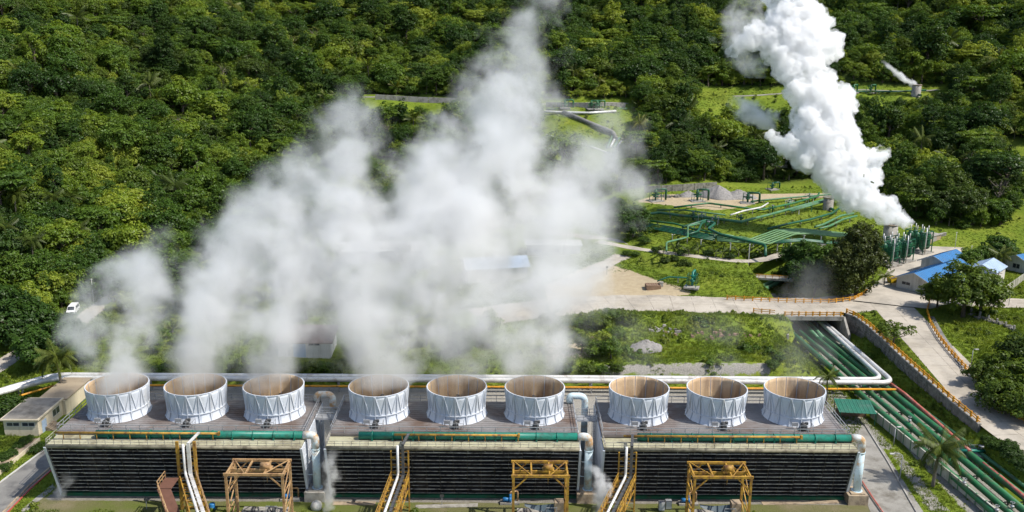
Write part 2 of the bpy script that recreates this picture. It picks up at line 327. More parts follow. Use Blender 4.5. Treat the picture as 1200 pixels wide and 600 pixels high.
ctrl += [(90, 145, 3.6), (96, 120, 3.2), (110, 145, 3.6), (105, 180, 4)]
ctrl = np.array(ctrl)
def tps_fit(c):
    n = len(c); s = 100.0; X = c[:, :2]/s
    r2 = ((X[:, None]-X[None])**2).sum(-1); K = 0.5*r2*np.log(r2+1e-12); K += np.eye(n)*0.002
    P = np.c_[np.ones(n), X]; A = np.zeros((n+3, n+3)); A[:n, :n] = K; A[:n, n:] = P; A[n:, :n] = P.T
    w = np.linalg.solve(A, np.r_[c[:, 2], 0, 0, 0]); return X, w, s
TX, TW, TS = tps_fit(ctrl)
def tps(x, y):
    X = np.stack([x/TS, y/TS], -1); z = TW[-3]+TW[-2]*X[..., 0]+TW[-1]*X[..., 1]
    for i in range(len(TX)):
        r2 = (X[..., 0]-TX[i, 0])**2+(X[..., 1]-TX[i, 1])**2; z = z+TW[i]*0.5*r2*np.log(r2+1e-12)
    return z
def vnoise(x, y, s, seed=0):              # cheap smooth noise for relief
    return (np.sin(x/s+seed)*np.cos(y/s*1.13+seed*2.1)+0.6*np.sin(x/s*1.9+y/s*1.3+seed*0.7)+0.4*np.cos(x/s*3.1-y/s*2.7+seed))/2.0
xyz = lambda p, z: (float(p[0]), float(p[1]), z)
# roads: centre lines (x, y, z) and half widths
main_road = smooth_line([xyz(G(560, 372, 4.4), 4.4), xyz(G(615, 364, 4.6), 4.6), xyz(G(690, 357, 5), 5), xyz(G(760, 355, 5), 5), xyz(G(830, 357, 5), 5), xyz(G(900, 359, 5), 5), xyz(G(970, 358, 5), 5), xyz(G(1030, 352, 5), 5)])
right_road = smooth_line([xyz(G(1035, 346, 5), 5), xyz(G(1058, 372, 5), 5), xyz(G(1090, 405, 4.7), 4.7), xyz(G(1130, 448, 4.2), 4.2), xyz(G(1172, 492, 3.7), 3.7), (88, 130, 3.4), (90, 110, 3.2), (92, 80, 3.0)])
east_road = smooth_line([xyz(G(1040, 345, 5), 5), xyz(G(1110, 352, 5), 5), xyz(G(1160, 355, 5), 5), xyz(G(1215, 356, 5), 5), xyz(G(1300, 362, 5), 5)])
side_road = smooth_line([xyz(G(660, 335, 5), 5), xyz(G(705, 312, 6), 6), xyz(G(732, 297, 7.2), 7.2), xyz(G(722, 284, 8), 8), xyz(G(690, 278, 8), 8), xyz(G(640, 272, 8), 8)], 5)
hill_road = smooth_line([xyz(G(-40, 455, 1.2), 1.2), xyz(G(5, 425, 1.6), 1.6), xyz(G(45, 402, 2.2), 2.2), xyz(G(84, 384, 2.7), 2.7), xyz(G(118, 358, 3.2), 3.2), xyz(G(150, 338, 3.8), 3.8), xyz(G(200, 325, 4), 4)])
pad_road = smooth_line([xyz(G(700, 283, 8.3), 8.3), xyz(G(750, 292, 8.3), 8.3), xyz(G(820, 301, 8), 8), xyz(G(880, 306, 7.8), 7.8), xyz(G(925, 296, 8), 8), xyz(G(985, 283, 8), 8)])
terrace_road = smooth_line([xyz(AT(330, 103, 425), 0), xyz(AT(430, 112, 420), 0), xyz(AT(510, 117, 416), 0), xyz(AT(640, 124, 412), 0), xyz(AT(735, 124, 415), 0)])
upper_road = smooth_line([xyz(AT(860, 112, 434), 0), xyz(AT(960, 109, 436), 0), xyz(AT(1060, 108, 433), 0), xyz(AT(1100, 106, 432), 0)])
for rd in (terrace_road, upper_road):
    for i, p in enumerate(rd): rd[i] = np.array([p[0], p[1], float(tps(np.array(p[0]), np.array(p[1])))])
ROADS = [(main_road, 6.5, 4), (right_road, 5.0, 3), (east_road, 4.0, 3), (side_road, 2.6, 3), (hill_road, 2.5, 3), (pad_road, 2.0, 2), (terrace_road, 4.0, 6), (upper_road, 3.5, 6)]
wp = lambda L, z: [tuple(G(a, b, z)[:2]) for a, b in L]
YARD = wp([(1000, 352), (1035, 325), (1050, 300), (1080, 288), (1130, 290), (1118, 310), (1112, 330), (1125, 352), (1090, 362)], 5.3)
PADDIRT = wp([(745, 236), (770, 228), (905, 227), (1010, 226), (1010, 230), (900, 234), (870, 243), (840, 246), (790, 241)], 10.4)
TERR = [(-8, 392), (45, 392), (60, 410), (45, 420), (-10, 420)]
def slope_foot(y): return 73.5+(204.7-y)*0.084
def height(x, y):
    z = tps(x, y)
    far = sstep(230, 330, y)
    z = z + sstep(360, 420, y)*vnoise(x, y, 48, 2)*9.0*np.where(x < 240, 1, 0.7)*(1-0.75*np.exp(-((y-428)/22)**2)*(x > -40))
    z = z + far*(vnoise(x, y, 22, 1)*2.6+vnoise(x, y, 9, 5)*0.9)*np.where(y > 350, 1, 0.15) + (1-far)*vnoise(x, y, 6, 3)*0.12
    # plant floor
    d = dist_poly(x, y, [(-230, 20), (66, 20), (66, 172), (-70, 171), (-95, 163), (-230, 150)])
    z = z*sstep(0, 5, d) + 0.0*(1-sstep(0, 5, d))
    # bank behind the towers on the right: step at y 174 - 178
    w = sstep(8, 16, x)*(1-sstep(60, 66, x))*sstep(173.2, 176.0, y)*(1-sstep(184, 194, y))
    bump = 4.2+0.9*vnoise(x, y, 7, 2)*sstep(176, 181, y)
    z = z*(1-w)+bump*w
    # low grassy lip in front of that hollow
    z = z + 1.1*sstep(12, 20, x)*(1-sstep(58, 66, x))*np.exp(-((y-201.5)/3.2)**2)
    z = z + 2.0*np.exp(-(((x-22)/5.5)**2+((y-196)/6)**2))
    # yard
    d = dist_poly(x, y, YARD); k = 1-sstep(0, 5, d); z = z*(1-k)+5.25*k
    d = dist_poly(x, y, PADDIRT); k = 1-sstep(0, 6, d); z = z*(1-k)+10.4*k
    for pts, hw, bl in ROADS:
        d, h = dist_line(x, y, pts); k = 1-sstep(hw+0.6, hw+0.6+bl, d); z = z*(1-k)+h*k
    # pipe corridor trench
    xc = 73.2+(y-165)*(-0.02); hw = np.where(y > 218, 6.5, 7.4)
    inside = np.where(y > 198, 1-sstep(hw-0.3, hw+0.6, np.abs(x-xc)), 1-sstep(3.3, 7.6, np.abs(x-xc)))
    leftside = x < xc
    inside = np.where(leftside, np.where(y < 175, 1.0, 1-sstep(hw-0.3, hw+np.where(y > 200, 0.6, 9.0), np.abs(x-xc))), inside)
    inside = np.where(leftside & (y < 175), 1-sstep(hw+2, hw+6, np.abs(x-xc)), inside)
    inside = np.where((x > xc) & (y <= 198), 0.0, inside)
    k = inside*(1-sstep(244, 256, y))
    z = np.where(z > 0, z*(1-k)+0.0*k, z)
    # gentle grass slope between the pipes and the road wall
    s0 = slope_foot(y); zt = 2.4+1.2*(1-sstep(138, 148, y)); xe = np.where(y < 146, 82.6, 81.2)
    zs = zt*np.clip((x-s0)/(xe-0.8-s0), 0, 1)
    z = np.where((y <= 198) & (x > xc) & (x < xe), np.minimum(z, zs), z)
    # drain ditch right of the right road
    return z
xs = np.r_[np.arange(-520, -140, 5.0), np.arange(-140, 150, 1.0), np.arange(150, 525, 5.0)]
ys = np.r_[np.arange(40, 110, 4.0), np.arange(110, 262, 1.0), np.arange(262, 460, 2.0), np.arange(460, 1010, 6.0)]
XX, YY = np.meshgrid(xs, ys); ZZ = height(XX, YY)
def ground(x, y):
    x = np.clip(np.asarray(x, float), xs[0], xs[-1]-1e-3); y = np.clip(np.asarray(y, float), ys[0], ys[-1]-1e-3)
    i = np.searchsorted(xs, x, side='right')-1; j = np.searchsorted(ys, y, side='right')-1
    i = np.clip(i, 0, len(xs)-2); j = np.clip(j, 0, len(ys)-2)
    u = (x-xs[i])/(xs[i+1]-xs[i]); v = (y-ys[j])/(ys[j+1]-ys[j])
    return (ZZ[j, i]*(1-u)+ZZ[j, i+1]*u)*(1-v)+(ZZ[j+1, i]*(1-u)+ZZ[j+1, i+1]*u)*v
def HIT(px, py):                          # where the line of sight meets the terrain
    d = ray(px, py); t = np.arange(90, 900, 0.5); P = cC[None]+d[None]*t[:, None]/np.linalg.norm(d)
    k = np.argmax(P[:, 2] < ground(P[:, 0], P[:, 1])); p = P[k]
    return np.array([p[0], p[1], float(ground(p[0], p[1]))])
def on(x, y): return (float(x), float(y), float(ground(x, y)))
nx, ny = len(xs), len(ys)
me = bpy.data.meshes.new('ground')
me.vertices.add(nx*ny); me.vertices.foreach_set('co', np.stack([XX, YY, ZZ], -1).astype(np.float32).ravel())
ii = (np.arange(ny-1)[:, None]*nx+np.arange(nx-1)[None]).ravel()
q = np.stack([ii, ii+1, ii+1+nx, ii+nx], -1).ravel().astype(np.int32)
me.loops.add(len(q)); me.loops.foreach_set('vertex_index', q)
me.polygons.add(len(ii)); me.polygons.foreach_set('loop_start', np.arange(0, len(q), 4, dtype=np.int32))
me.polygons.foreach_set('use_smooth', np.ones(len(ii), bool)); me.update(calc_edges=True)
# soil zones (kinds of ground cover, not light)
vx, vy = XX.ravel(), YY.ravel()
PX, PY, PZc = proj(np.stack([vx, vy, ZZ.ravel()], -1))
def zone(polys, soft=2.0):
    z = np.zeros(len(vx))
    for poly in polys:
        d = dist_poly(vx, vy, poly); z = np.maximum(z, 1-sstep(-soft, soft, d))
    return z
hp = lambda L: [tuple(HIT(a, b)[:2]) for a, b in L]
z_sand = zone([hp([(640, 335), (690, 312), (712, 310), (735, 316), (775, 330), (800, 340), (812, 345), (760, 350), (700, 350), (640, 352)]), PADDIRT,
               hp([(640, 400), (680, 398), (712, 402), (690, 420), (640, 425)])], 1.5)
z_gravel = zone([hp([(690, 430), (800, 427), (905, 426), (905, 443), (690, 444)]), hp([(1042, 530), (1052, 530), (1112, 600), (1090, 600)]),
                 [(-70, 146.5), (66, 146.5), (66, 172.5), (-70, 172.5)], [(68.5, 80), (77.5, 80), (77, 240), (68, 240)],
                 hp([(740, 402), (758, 398), (772, 411), (752, 412)])], 1.0)
z_dirt = zone([[(-70, 100), (56, 100), (56, 129), (-70, 129)], [(79, 60), (84, 60), (84, 100), (79, 100)]], 1.5)
z_field = np.zeros(len(vx))
for _c in ([(630, 114), (745, 116), (750, 140), (744, 165), (732, 196), (724, 215), (630, 210)], [(815, 102), (1000, 100), (1115, 98), (1118, 120), (1000, 128), (960, 142), (815, 140)], [(420, 110), (545, 114), (545, 140), (420, 134)], [(1165, 160), (1240, 172), (1240, 262), (1186, 262), (1168, 190)], [(1035, 196), (1052, 200), (1060, 216), (1042, 214)]):
    z_field = np.maximum(z_field, in_poly(PX, PY, _c).astype(float))
z_conc = zone([[(-69, 127.5), (56, 127.5), (56, 147), (-69, 147)]], 1.0)
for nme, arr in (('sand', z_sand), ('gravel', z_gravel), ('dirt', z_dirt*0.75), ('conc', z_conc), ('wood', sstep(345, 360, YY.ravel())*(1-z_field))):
    a = me.attributes.new(nme, 'FLOAT', 'POINT'); a.data.foreach_set('value', arr.astype(np.float32))
def ground_mat():
    mt, n, new, lk = newmat('ground_cover'); out = new('ShaderNodeOutputMaterial'); b = new('ShaderNodeBsdfPrincipled'); lk(b.outputs[0], out.inputs[0])
    P = new('ShaderNodeNewGeometry').outputs['Position']
    n1 = noise_node(n, P, 0.09, 5, 0.65); n2 = noise_node(n, P, 0.9, 4, 0.65); n3 = noise_node(n, P, 4.0, 3, 0.7)
    grass = ramp_node(n, n1, [(0.30, (0.090, 0.140, 0.014)), (0.5, (0.140, 0.190, 0.018)), (0.72, (0.205, 0.230, 0.032))])
    grass = mix_node(n, ramp_node(n, n2, [(0.42, 0.0), (0.7, 0.75)]), grass, (0.085, 0.130, 0.015))
    grass = mix_node(n, ramp_node(n, n3, [(0.55, 0.0), (0.75, 0.5)]), grass, (0.17, 0.165, 0.05))
    def at(a):
        x = new('ShaderNodeAttribute'); x.attribute_name = a; return x.outputs['Fac']
    def edge(a, amt=0.7):
        s = new('ShaderNodeMath'); s.operation = 'ADD'; lk(at(a), s.inputs[0])
        q = new('ShaderNodeMath'); q.operation = 'MULTIPLY_ADD'; lk(noise_node(n, P, 0.55, 5, 0.7), q.inputs[0]); q.inputs[1].default_value = amt*1.6; q.inputs[2].default_value = -0.8*amt
        lk(q.outputs[0], s.inputs[1]); return ramp_node(n, s.outputs[0], [(0.42, 0.0), (0.60, 1.0)])
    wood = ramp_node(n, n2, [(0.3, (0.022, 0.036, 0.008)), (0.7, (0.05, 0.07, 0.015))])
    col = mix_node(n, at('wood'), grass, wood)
    sand = ramp_node(n, n2, [(0.3, (0.34, 0.27, 0.17)), (0.7, (0.42, 0.345, 0.225))])
    col = mix_node(n, edge('sand', 0.6), col, sand)
    dirt = ramp_node(n, n1, [(0.3, (0.20, 0.165, 0.105)), (0.45, (0.13, 0.125, 0.055)), (0.65, (0.10, 0.125, 0.025))])
    col = mix_node(n, edge('dirt', 0.5), col, dirt)
    grav = ramp_node(n, n3, [(0.3, (0.17, 0.16, 0.14)), (0.5, (0.26, 0.245, 0.215)), (0.75, (0.36, 0.34, 0.30))])
    col = mix_node(n, edge('gravel', 0.9), col, grav)
    con = ramp_node(n, n2, [(0.3, (0.16, 0.145, 0.12)), (0.7, (0.25, 0.23, 0.20))]); col = mix_node(n, edge('conc', 0.3), col, con)
    lk(col, b.inputs['Base Color']); b.inputs['Roughness'].default_value = 0.95; b.inputs['Specular IOR Level'].default_value = 0.1
    bp = new('ShaderNodeBump'); bp.inputs['Strength'].default_value = 0.6; bp.inputs['Distance'].default_value = 0.25
    lk(n3, bp.inputs['Height']); lk(bp.outputs[0], b.inputs['Normal']); return mt
me.materials.append(ground_mat())
tag(link('ground', me), kind='structure')
# ------------------------------------------------------------------ road sheets
def strip(name, pts, hw, mat, lift=0.05, edge_noise=0.0, seed=0, nacross=6):
    mb = MB(); P = [np.array(p, float) for p in pts]; n = len(P); rows = []
    for i, p in enumerate(P):
        t = P[min(i+1, n-1)]-P[max(i-1, 0)]; t[2] = 0; t /= np.linalg.norm(t); s = np.array([t[1], -t[0], 0])
        for k in range(nacross+1):
            w = (k/nacross*2-1)*(hw+edge_noise*math.sin(i*1.7+seed+k)); q = p+s*w; rows.append((q[0], q[1], p[2]+lift))
    fs = []
    for i in range(n-1):
        for k in range(nacross): a = i*(nacross+1)+k; fs.append((a, a+nacross+1, a+nacross+2, a+1))
    mb.add(rows, fs, True); ob_ = mb.build(name, mat)
    if mat is M['road']:
        ob_.data.materials[0] = M['roadj']
        cum = np.r_[0, np.cumsum([np.linalg.norm(P[i+1]-P[i]) for i in range(n-1)])]; uvl = ob_.data.uv_layers.new(name='road')
        vu = np.array([((k/nacross*2-1)*hw, cum[i]) for i in range(n) for k in range(nacross+1)], np.float32)
        li = np.empty(len(ob_.data.loops), np.int32); ob_.data.loops.foreach_get('vertex_index', li); uvl.data.foreach_set('uv', vu[li].ravel())
    return tag(ob_, kind='structure')
def sheet(name, poly, z, mat, thick=0.0):
    mb = MB(); n = len(poly); vs = [(p[0], p[1], z) for p in poly]
    if thick: vs += [(p[0], p[1], z-thick) for p in poly]
    fs = [tuple(range(n))]
    if thick: fs += [(i+n, (i+1) % n+n, (i+1) % n, i) for i in range(n)]
    mb.add(vs, fs); return tag(mb.build(name, mat), kind='structure')
strip('main_road', main_road, 6.5, M['road'], 0.05, 0.35)
strip('service_road', right_road, 4.7, M['road'], 0.062, 0.0)
strip('east_road', east_road, 3.8, M['road'], 0.058, 0.2)
strip('side_road', side_road, 2.5, M['road'], 0.066, 0.25)
strip('hill_road', hill_road, 2.3, M['road'], 0.05, 0.1)
strip('pad_road', pad_road, 1.7, M['road'], 0.05, 0.2)
strip('terrace_road', terrace_road, 3.2, M['yard'], 0.08, 0.2)
strip('upper_road', upper_road, 2.6, M['yard'], 0.08, 0.2)
sheet('paved_yard', YARD, 5.25+0.055, M['road'])
# ================================================================== COOLING TOWERS
HL, DZ, CY = 18.6, 10.1, 137.35           # half length, deck height, stack row
NP = 16                                   # shell panels per fan stack
def stack_profile(t):                      # radius along height 0..1
    h = 4.6*t
    return (4.30+0.42*math.exp(-h/0.5)+0.34*max(0, h-1.2)/3.4, h)
def panel_mesh():
    mb = MB(); a0, a1 = 0.012, 2*math.pi/NP-0.012; na, nz = 5, 9; th = 0.09
    vo, vi = [], []
    for j in range(nz+1):
        r, h = stack_profile((j/nz)**1.25)
        for i in range(na+1):
            a = a0+(a1-a0)*i/na
            vo.append((r*math.cos(a), r*math.sin(a), h)); vi.append(((r-th)*math.cos(a), (r-th)*math.sin(a), h))
    fo = [(j*(na+1)+i, j*(na+1)+i+1, (j+1)*(na+1)+i+1, (j+1)*(na+1)+i) for j in range(nz) for i in range(na)]
    mb.cur = 0; mb.add(vo, fo, True)
    mb.cur = 1; mb.add(vi, [tuple(reversed(f)) for f in fo], True)
    n0 = (na+1)*(nz+1)
    mb.cur = 0
    b = len(mb.v)-2*n0
    for i in range(na): 
        t = nz*(na+1)+i; mb.f.append((b+t, b+t+1, b+n0+t+1, b+n0+t)); mb.mi.append(0); mb.sm.append(False)
    for j in range(nz):
        for i in (0, na):
            t = j*(na+1)+i; mb.f.append((b+t, b+t+na+1, b+n0+t+na+1, b+n0+t)); mb.mi.append(0); mb.sm.append(False)
    return mb.mesh('panel', [M['white'], M['tan']])
def pol(a, t, off=0.0):
    r, h = stack_profile(t); return ((r+off)*math.cos(a), (r+off)*math.sin(a), h)
PANEL = panel_mesh()
mb = MB(); ts = [0.0, 0.08, 0.18, 0.3, 0.55, 0.8, 0.99]
for k in range(len(ts)-1): mb.bar(pol(0, ts[k], 0.06), pol(0, ts[k+1], 0.06), 0.12, 0.16, (1, 0, 0))
RIB = mb.mesh('rib', M['white'])
mb = MB(); da = 2*math.pi/NP
def diag(mb, aa, ab, t0, t1, n=5):
    for k in range(n):
        u, v = k/n, (k+1)/n; mb.bar(pol(aa+(ab-aa)*u, t0+(t1-t0)*u, 0.07), pol(aa+(ab-aa)*v, t0+(t1-t0)*v, 0.06), 0.11, 0.12, (0, 0, 1))
diag(mb, 0.02, da*0.5, 0.98, 0.30); diag(mb, da-0.02, da*0.5, 0.98, 0.30)
BRACE = mb.mesh('brace', M['white'])
mb = MB()
for k in range(48):
    a, b = 2*math.pi*k/48, 2*math.pi*(k+1)/48; mb.bar(pol(a, 0.29, 0.09), pol(b, 0.29, 0.09), 0.16, 0.14)
RING = mb.mesh('stiffening_ring', M['white'])
mb = MB()
for k in range(48):
    a, b = 2*math.pi*k/48, 2*math.pi*(k+1)/48; mb.bar(pol(a, 0.995, 0.0), pol(b, 0.995, 0.0), 0.13, 0.1)
RIM = mb.mesh('rim', M['white'])
mb = MB(); mb.lathe([(0.0, 1.75), (0.55, 1.7), (0.7, 1.45), (0.7, 1.1), (0, 1.1)], 16)
for k in range(8):
    a = 2*math.pi*k/8; c, s = math.cos(a), math.sin(a)
    mb.add([(0.6*c-0.15*s, 0.6*s+0.15*c, 1.5), (0.6*c+0.25*s, 0.6*s-0.25*c, 1.3), (4.1*c+0.3*s, 4.1*s-0.3*c, 1.38), (4.1*c-0.3*s, 4.1*s+0.3*c, 1.48),
            (0.6*c-0.15*s, 0.6*s+0.15*c, 1.44), (0.6*c+0.25*s, 0.6*s-0.25*c, 1.24), (4.1*c+0.3*s, 4.1*s-0.3*c, 1.33), (4.1*c-0.3*s, 4.1*s+0.3*c, 1.43)],
           [(0,1,2,3),(7,6,5,4),(0,4,5,1),(1,5,6,2),(2,6,7,3),(3,7,4,0)])
FAN = mb.mesh('fan', M['motor'])
mb = MB(); mb.tube([(0.1, -4.95, 0.62), (0.1, -5.95, 0.62)], 0.42, 14); mb.tube([(0.1, -5.95, 0.62), (0.1, -6.1, 0.62)], 0.3, 12); mb.tube([(0.1, -4.2, 0.62), (0.1, -4.95, 0.62)], 0.12, 8)
mb.box((-0.35, -5.95, 0.02), (0.55, -4.85, 0.2)); mb.box((0.3, -5.6, 0.85), (0.7, -5.2, 1.2))
MOTOR = mb.mesh('fan_motor', M['motor'])
mb = MB(); mb.box((-1.7, -5.35, 0.55), (-0.75, -5.1, 1.1)); mb.bar((-1.6, -5.2, 0), (-1.6, -5.2, 0.6), 0.08); mb.bar((-0.85, -5.2, 0), (-0.85, -5.2, 0.6), 0.08)
CABINET = mb.mesh('control_box', M['steel'])
mb = MB()
for z in (0.55, 1.05): mb.bar((-0.7, -6.35, z), (1.3, -6.35, z), 0.06); mb.bar((1.3, -6.35, z), (1.3, -5.0, z), 0.06)
for p in ((-0.7, -6.35), (0.3, -6.35), (1.3, -6.35), (1.3, -5.0)): mb.bar((p[0], p[1], 0), (p[0], p[1], 1.1), 0.06)
MRAIL = mb.mesh('guard_frame', M['steel'])
def rails(mb, pts, h=1.05, step=2.0, w=0.07, mids=(0.55,)):
    for a, b in zip(pts[:-1], pts[1:]):
        a = np.array(a, float); b = np.array(b, float); L = np.linalg.norm(b-a); n = max(1, round(L/step))
        for k in range(n+1):
            p = a+(b-a)*k/n; mb.bar(p, p+np.array([0, 0, h]), w)
        for z in (h,)+tuple(mids): mb.bar(a+np.array([0, 0, z]), b+np.array([0, 0, z]), w)
# local frame: origin on the stack row at ground level; front of the tower towards -y
YF, YB = 129.7-CY, 142.1-CY; LT, LB = 126.1-CY, 129.4-CY; LZ = 9.3
def front(z, out=0.0):                     # y of the leaning louvre face at height z
    return LB+(LT-LB)*z/LZ-out
SHARED = {}
def shared(key, fn):
    if key not in SHARED: SHARED[key] = fn()
    return SHARED[key]
def make_tower(cx, label, k):
    T = empty('cooling_tower', (cx, CY, 0), 0, label, 'cooling tower', 'cooling towers in a row')
    def m_deck():
        b = MB(); b.box((-HL, YF, DZ-0.35), (HL, YB, DZ)); return b.mesh('deck', M['deck'])
    link('deck', shared('deck', m_deck), T)
    def m_fascia():
        b = MB(); b.box((-HL, YF+0.15, DZ-1.0), (HL, YF+0.3, DZ-0.36)); return b.mesh('fascia', M['motor'])
    link('fascia', shared('fascia', m_fascia), T)
    def m_plank():
        b = MB(); b.box((-HL+0.02, 0, 0), (HL-0.02, 0.70, 0.035)); return b.mesh('deck_plank', M['deck'])
    pl = shared('plank', m_plank); n = int((YB-YF)/0.73)
    for i in range(n): link('deck_plank', pl, T, (0, YF+0.03+i*(YB-YF)/n, DZ+random.uniform(0.0, 0.012)))
    def m_ledge():
        b = MB(); b.box((-HL, LT+0.1, LZ+0.02), (HL, YF+0.1, LZ+0.3)); return b.mesh('ledge', M['ledge'])
    link('ledge', shared('ledge', m_ledge), T)
    def m_gut():
        b = MB(); b.tube([(-HL, LT+0.14, LZ+0.12), (HL, LT+0.14, LZ+0.12)], 0.3, 12); return b.mesh('ledge_gutter', M['gutter'])
    link('ledge_gutter', shared('gut', m_gut), T)
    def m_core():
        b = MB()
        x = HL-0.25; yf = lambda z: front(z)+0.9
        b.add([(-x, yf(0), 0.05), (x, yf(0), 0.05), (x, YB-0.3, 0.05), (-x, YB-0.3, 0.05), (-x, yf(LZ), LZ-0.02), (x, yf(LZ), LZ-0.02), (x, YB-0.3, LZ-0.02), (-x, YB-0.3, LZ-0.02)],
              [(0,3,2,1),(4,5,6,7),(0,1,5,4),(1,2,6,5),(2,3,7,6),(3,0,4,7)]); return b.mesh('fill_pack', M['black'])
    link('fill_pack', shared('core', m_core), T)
    # louvre blades and pale rails
    NB = 12
    def m_blade():
        b = MB(); L = HL-0.12
        b.add([(-L, 0, 0), (L, 0, 0), (L, 0.72, 0.42), (-L, 0.72, 0.42), (-L, 0.03, -0.05), (L, 0.03, -0.05), (L, 0.75, 0.37), (-L, 0.75, 0.37)],
              [(0,1,2,3),(7,6,5,4),(0,4,5,1),(1,5,6,2),(2,6,7,3),(3,7,4,0)]); return b.mesh('louvre_blade', M['blade'])
    def m_slat():
        b = MB(); L = (HL-0.1)/9-0.03; b.box((-L, -0.06, -0.05), (L, 0.05, 0.05)); return b.mesh('slat_rail', M['slat'])
    bl, sl = shared('blade', m_blade), shared('slat', m_slat)
    for i in range(NB):
        z = 0.75+i*(LZ-1.3)/(NB-1); y = front(z)
        link('louvre_blade', bl, T, (0, y+0.1, z)); 
        for q_ in range(9):
            o_ = link('slat_rail', sl, T, ((q_-4)*2*(HL-0.1)/9, y+random.uniform(-0.03, 0.02), z+random.uniform(-0.035, 0.03))); o_.scale = (1, 1, 1.25 if i % 2 else 0.6); o_.rotation_euler = (0, random.gauss(0, 0.006), 0)
    def m_mull():
        b = MB(); b.bar((0, front(0.1, -0.14), 0.1), (0, front(LZ-0.05, -0.14), LZ-0.05), 0.12, 0.12); return b.mesh('mullion', M['blade'])
    mu = shared('mull', m_mull)
    for i in range(19): link('mullion', mu, T, (-HL+0.25+i*(2*HL-0.5)/18, 0, 0))
    def m_sill():
        b = MB(); b.box((-HL, LB-0.5, 0), (HL, LB+0.6, 0.45)); return b.mesh('basin_wall', M['dgreen'])
    link('basin_wall', shared('sill', m_sill), T)
    def m_end():
        b = MB(); t = 0.14
        prof = [(LB-0.15, 0.02), (YB+0.1, 0.02), (YB+0.1, DZ-0.4), (YF, DZ-0.4), (YF, LZ+0.0), (LT-0.12, LZ+0.0)]
        vs = [(-t/2, y, z) for y, z in prof]+[(t/2, y, z) for y, z in prof]; n = len(prof)
        fs = [tuple(reversed(range(n))), tuple(range(n, 2*n))]+[(i, (i+1) % n, (i+1) % n+n, i+n) for i in range(n)]
        b.add(vs, fs)
        for z in (2.4, 4.8, 7.2): b.box((-0.12, front(z, -0.3), z-0.05), (0.12, YB, z+0.05))
        for y in np.arange(LB+1.2, YB, 2.4): b.box((-0.115, y, 0.1), (0.115, y+0.1, DZ-0.5))
        return b.mesh('end_wall', M['white'])
    ew = shared('end', m_end)
    for s in (-1, 1): link('end_wall', ew, T, (s*(HL+0.09), 0, 0))
    def m_drail():
        b = MB(); e = 0.12
        rails(b, [(-HL+e, YF+e, DZ), (HL-e, YF+e, DZ)], 1.1, 2.0, 0.075); rails(b, [(HL-e, YF+e, DZ), (HL-e, YB-e, DZ)], 1.1, 2.0, 0.075)
        rails(b, [(HL-e, YB-e, DZ), (-HL+e, YB-e, DZ)], 1.1, 2.0, 0.075); rails(b, [(-HL+e, YB-e, DZ), (-HL+e, YF+e, DZ)], 1.1, 2.0, 0.075); return b.mesh('deck_handrail', M['steel'])
    link('deck_handrail', shared('drail', m_drail), T)
    def m_lrail():
        b = MB(); rails(b, [(-HL+0.1, LT+0.05, LZ+0.3), (HL-0.1, LT+0.05, LZ+0.3)], 0.95, 1.25, 0.06)
        rails(b, [(-HL+0.1, LT+0.05, LZ+0.3), (-HL+0.1, YF, LZ+0.3)], 0.95, 1.25, 0.06)
        for x in np.arange(-HL+0.8, HL, 2.5): b.bar((x, LT+0.12, LZ-0.6), (x, LT+0.12, LZ+0.0), 0.05)
        b.bar((-HL, LT+0.28, LZ-0.6), (HL, LT+0.28, LZ-0.6), 0.06)
        return b.mesh('ledge_handrail', M['slat'])
    link('ledge_handrail', shared('lrail', m_lrail), T)
    # pipes
    x0 = (-12.3, -14.1, -13.4)[k]
    def saddle():
        b = MB(); b.box((-0.12, -0.62, 0), (0.12, 0.62, 0.32)); b.tube([(-0.06, 0, 0.62), (0.06, 0, 0.62)], 0.66, 16); return b.mesh('pipe_saddle', M['teal'])
    hp_ = MB(); hp_.tube([(x0, YF-0.85, LZ+0.93), (HL-0.2, YF-0.85, LZ+0.93)], 0.56, 18)
    H = hp_.build('header_pipe', M['teal'], T)
    sd_ = shared('saddle', saddle)
    for x in np.arange(x0+2, HL-1, 3.05): link('pipe_saddle', sd_, H, (x, YF-0.85, LZ+0.3))
    y0, y1 = ((-18.0, 6.3), (-8.8, 9.8), (-15.6, 10.9))[k]
    yp = MB(); yp.tube([(y0, YF-1.65, LZ+1.45), (y1, YF-1.65, LZ+1.45)], 0.17, 10)
    for x in np.arange(y0+1.2, y1, 2.45): yp.tube([(x, YF-1.65, LZ+1.45), (x, YF-1.65, LZ+0.32)], 0.08, 8)
    yp.box((y1-0.3, YF-1.9, LZ+1.2), (y1, YF-1.4, LZ+1.7))
    yp.build('gas_pipe', M['yellow'], T)
    xr = HL+1.55; yr = YF-0.85; zc = LZ+0.93
    e = MB(); e.tube(bend([(HL-0.2, yr, zc), (xr, yr, zc), (xr, yr, zc-2.2)], 1.3, 8), 0.60, 18)
    RZ = e.build('riser_elbow', M['rust_blue'], T)
    e = MB(); e.tube([(xr, yr, zc-2.15), (xr, yr, 1.7)], 0.60, 18); e.tube([(xr, yr, 1.5), (xr, yr, 1.75)], 0.82, 18); e.tube([(xr, yr, zc-2.1), (xr, yr, zc-2.3)], 0.68, 18)
    for z in (3.6, 6.0): e.bar((xr, yr, z), (HL+0.1, yr+0.5, z), 0.1)
    e.build('riser_pipe', M['blue_pipe'], T)
    e = MB(); e.box((xr-1.7, yr-1.5, 0), (xr+1.3, yr+1.6, 1.55)); e.box((xr-1.2, yr-1.1, 1.56), (xr+0.9, yr+1.1, 1.72))
    e.build('pipe_plinth', M['tanblock'] if k else M['concrete'], T)
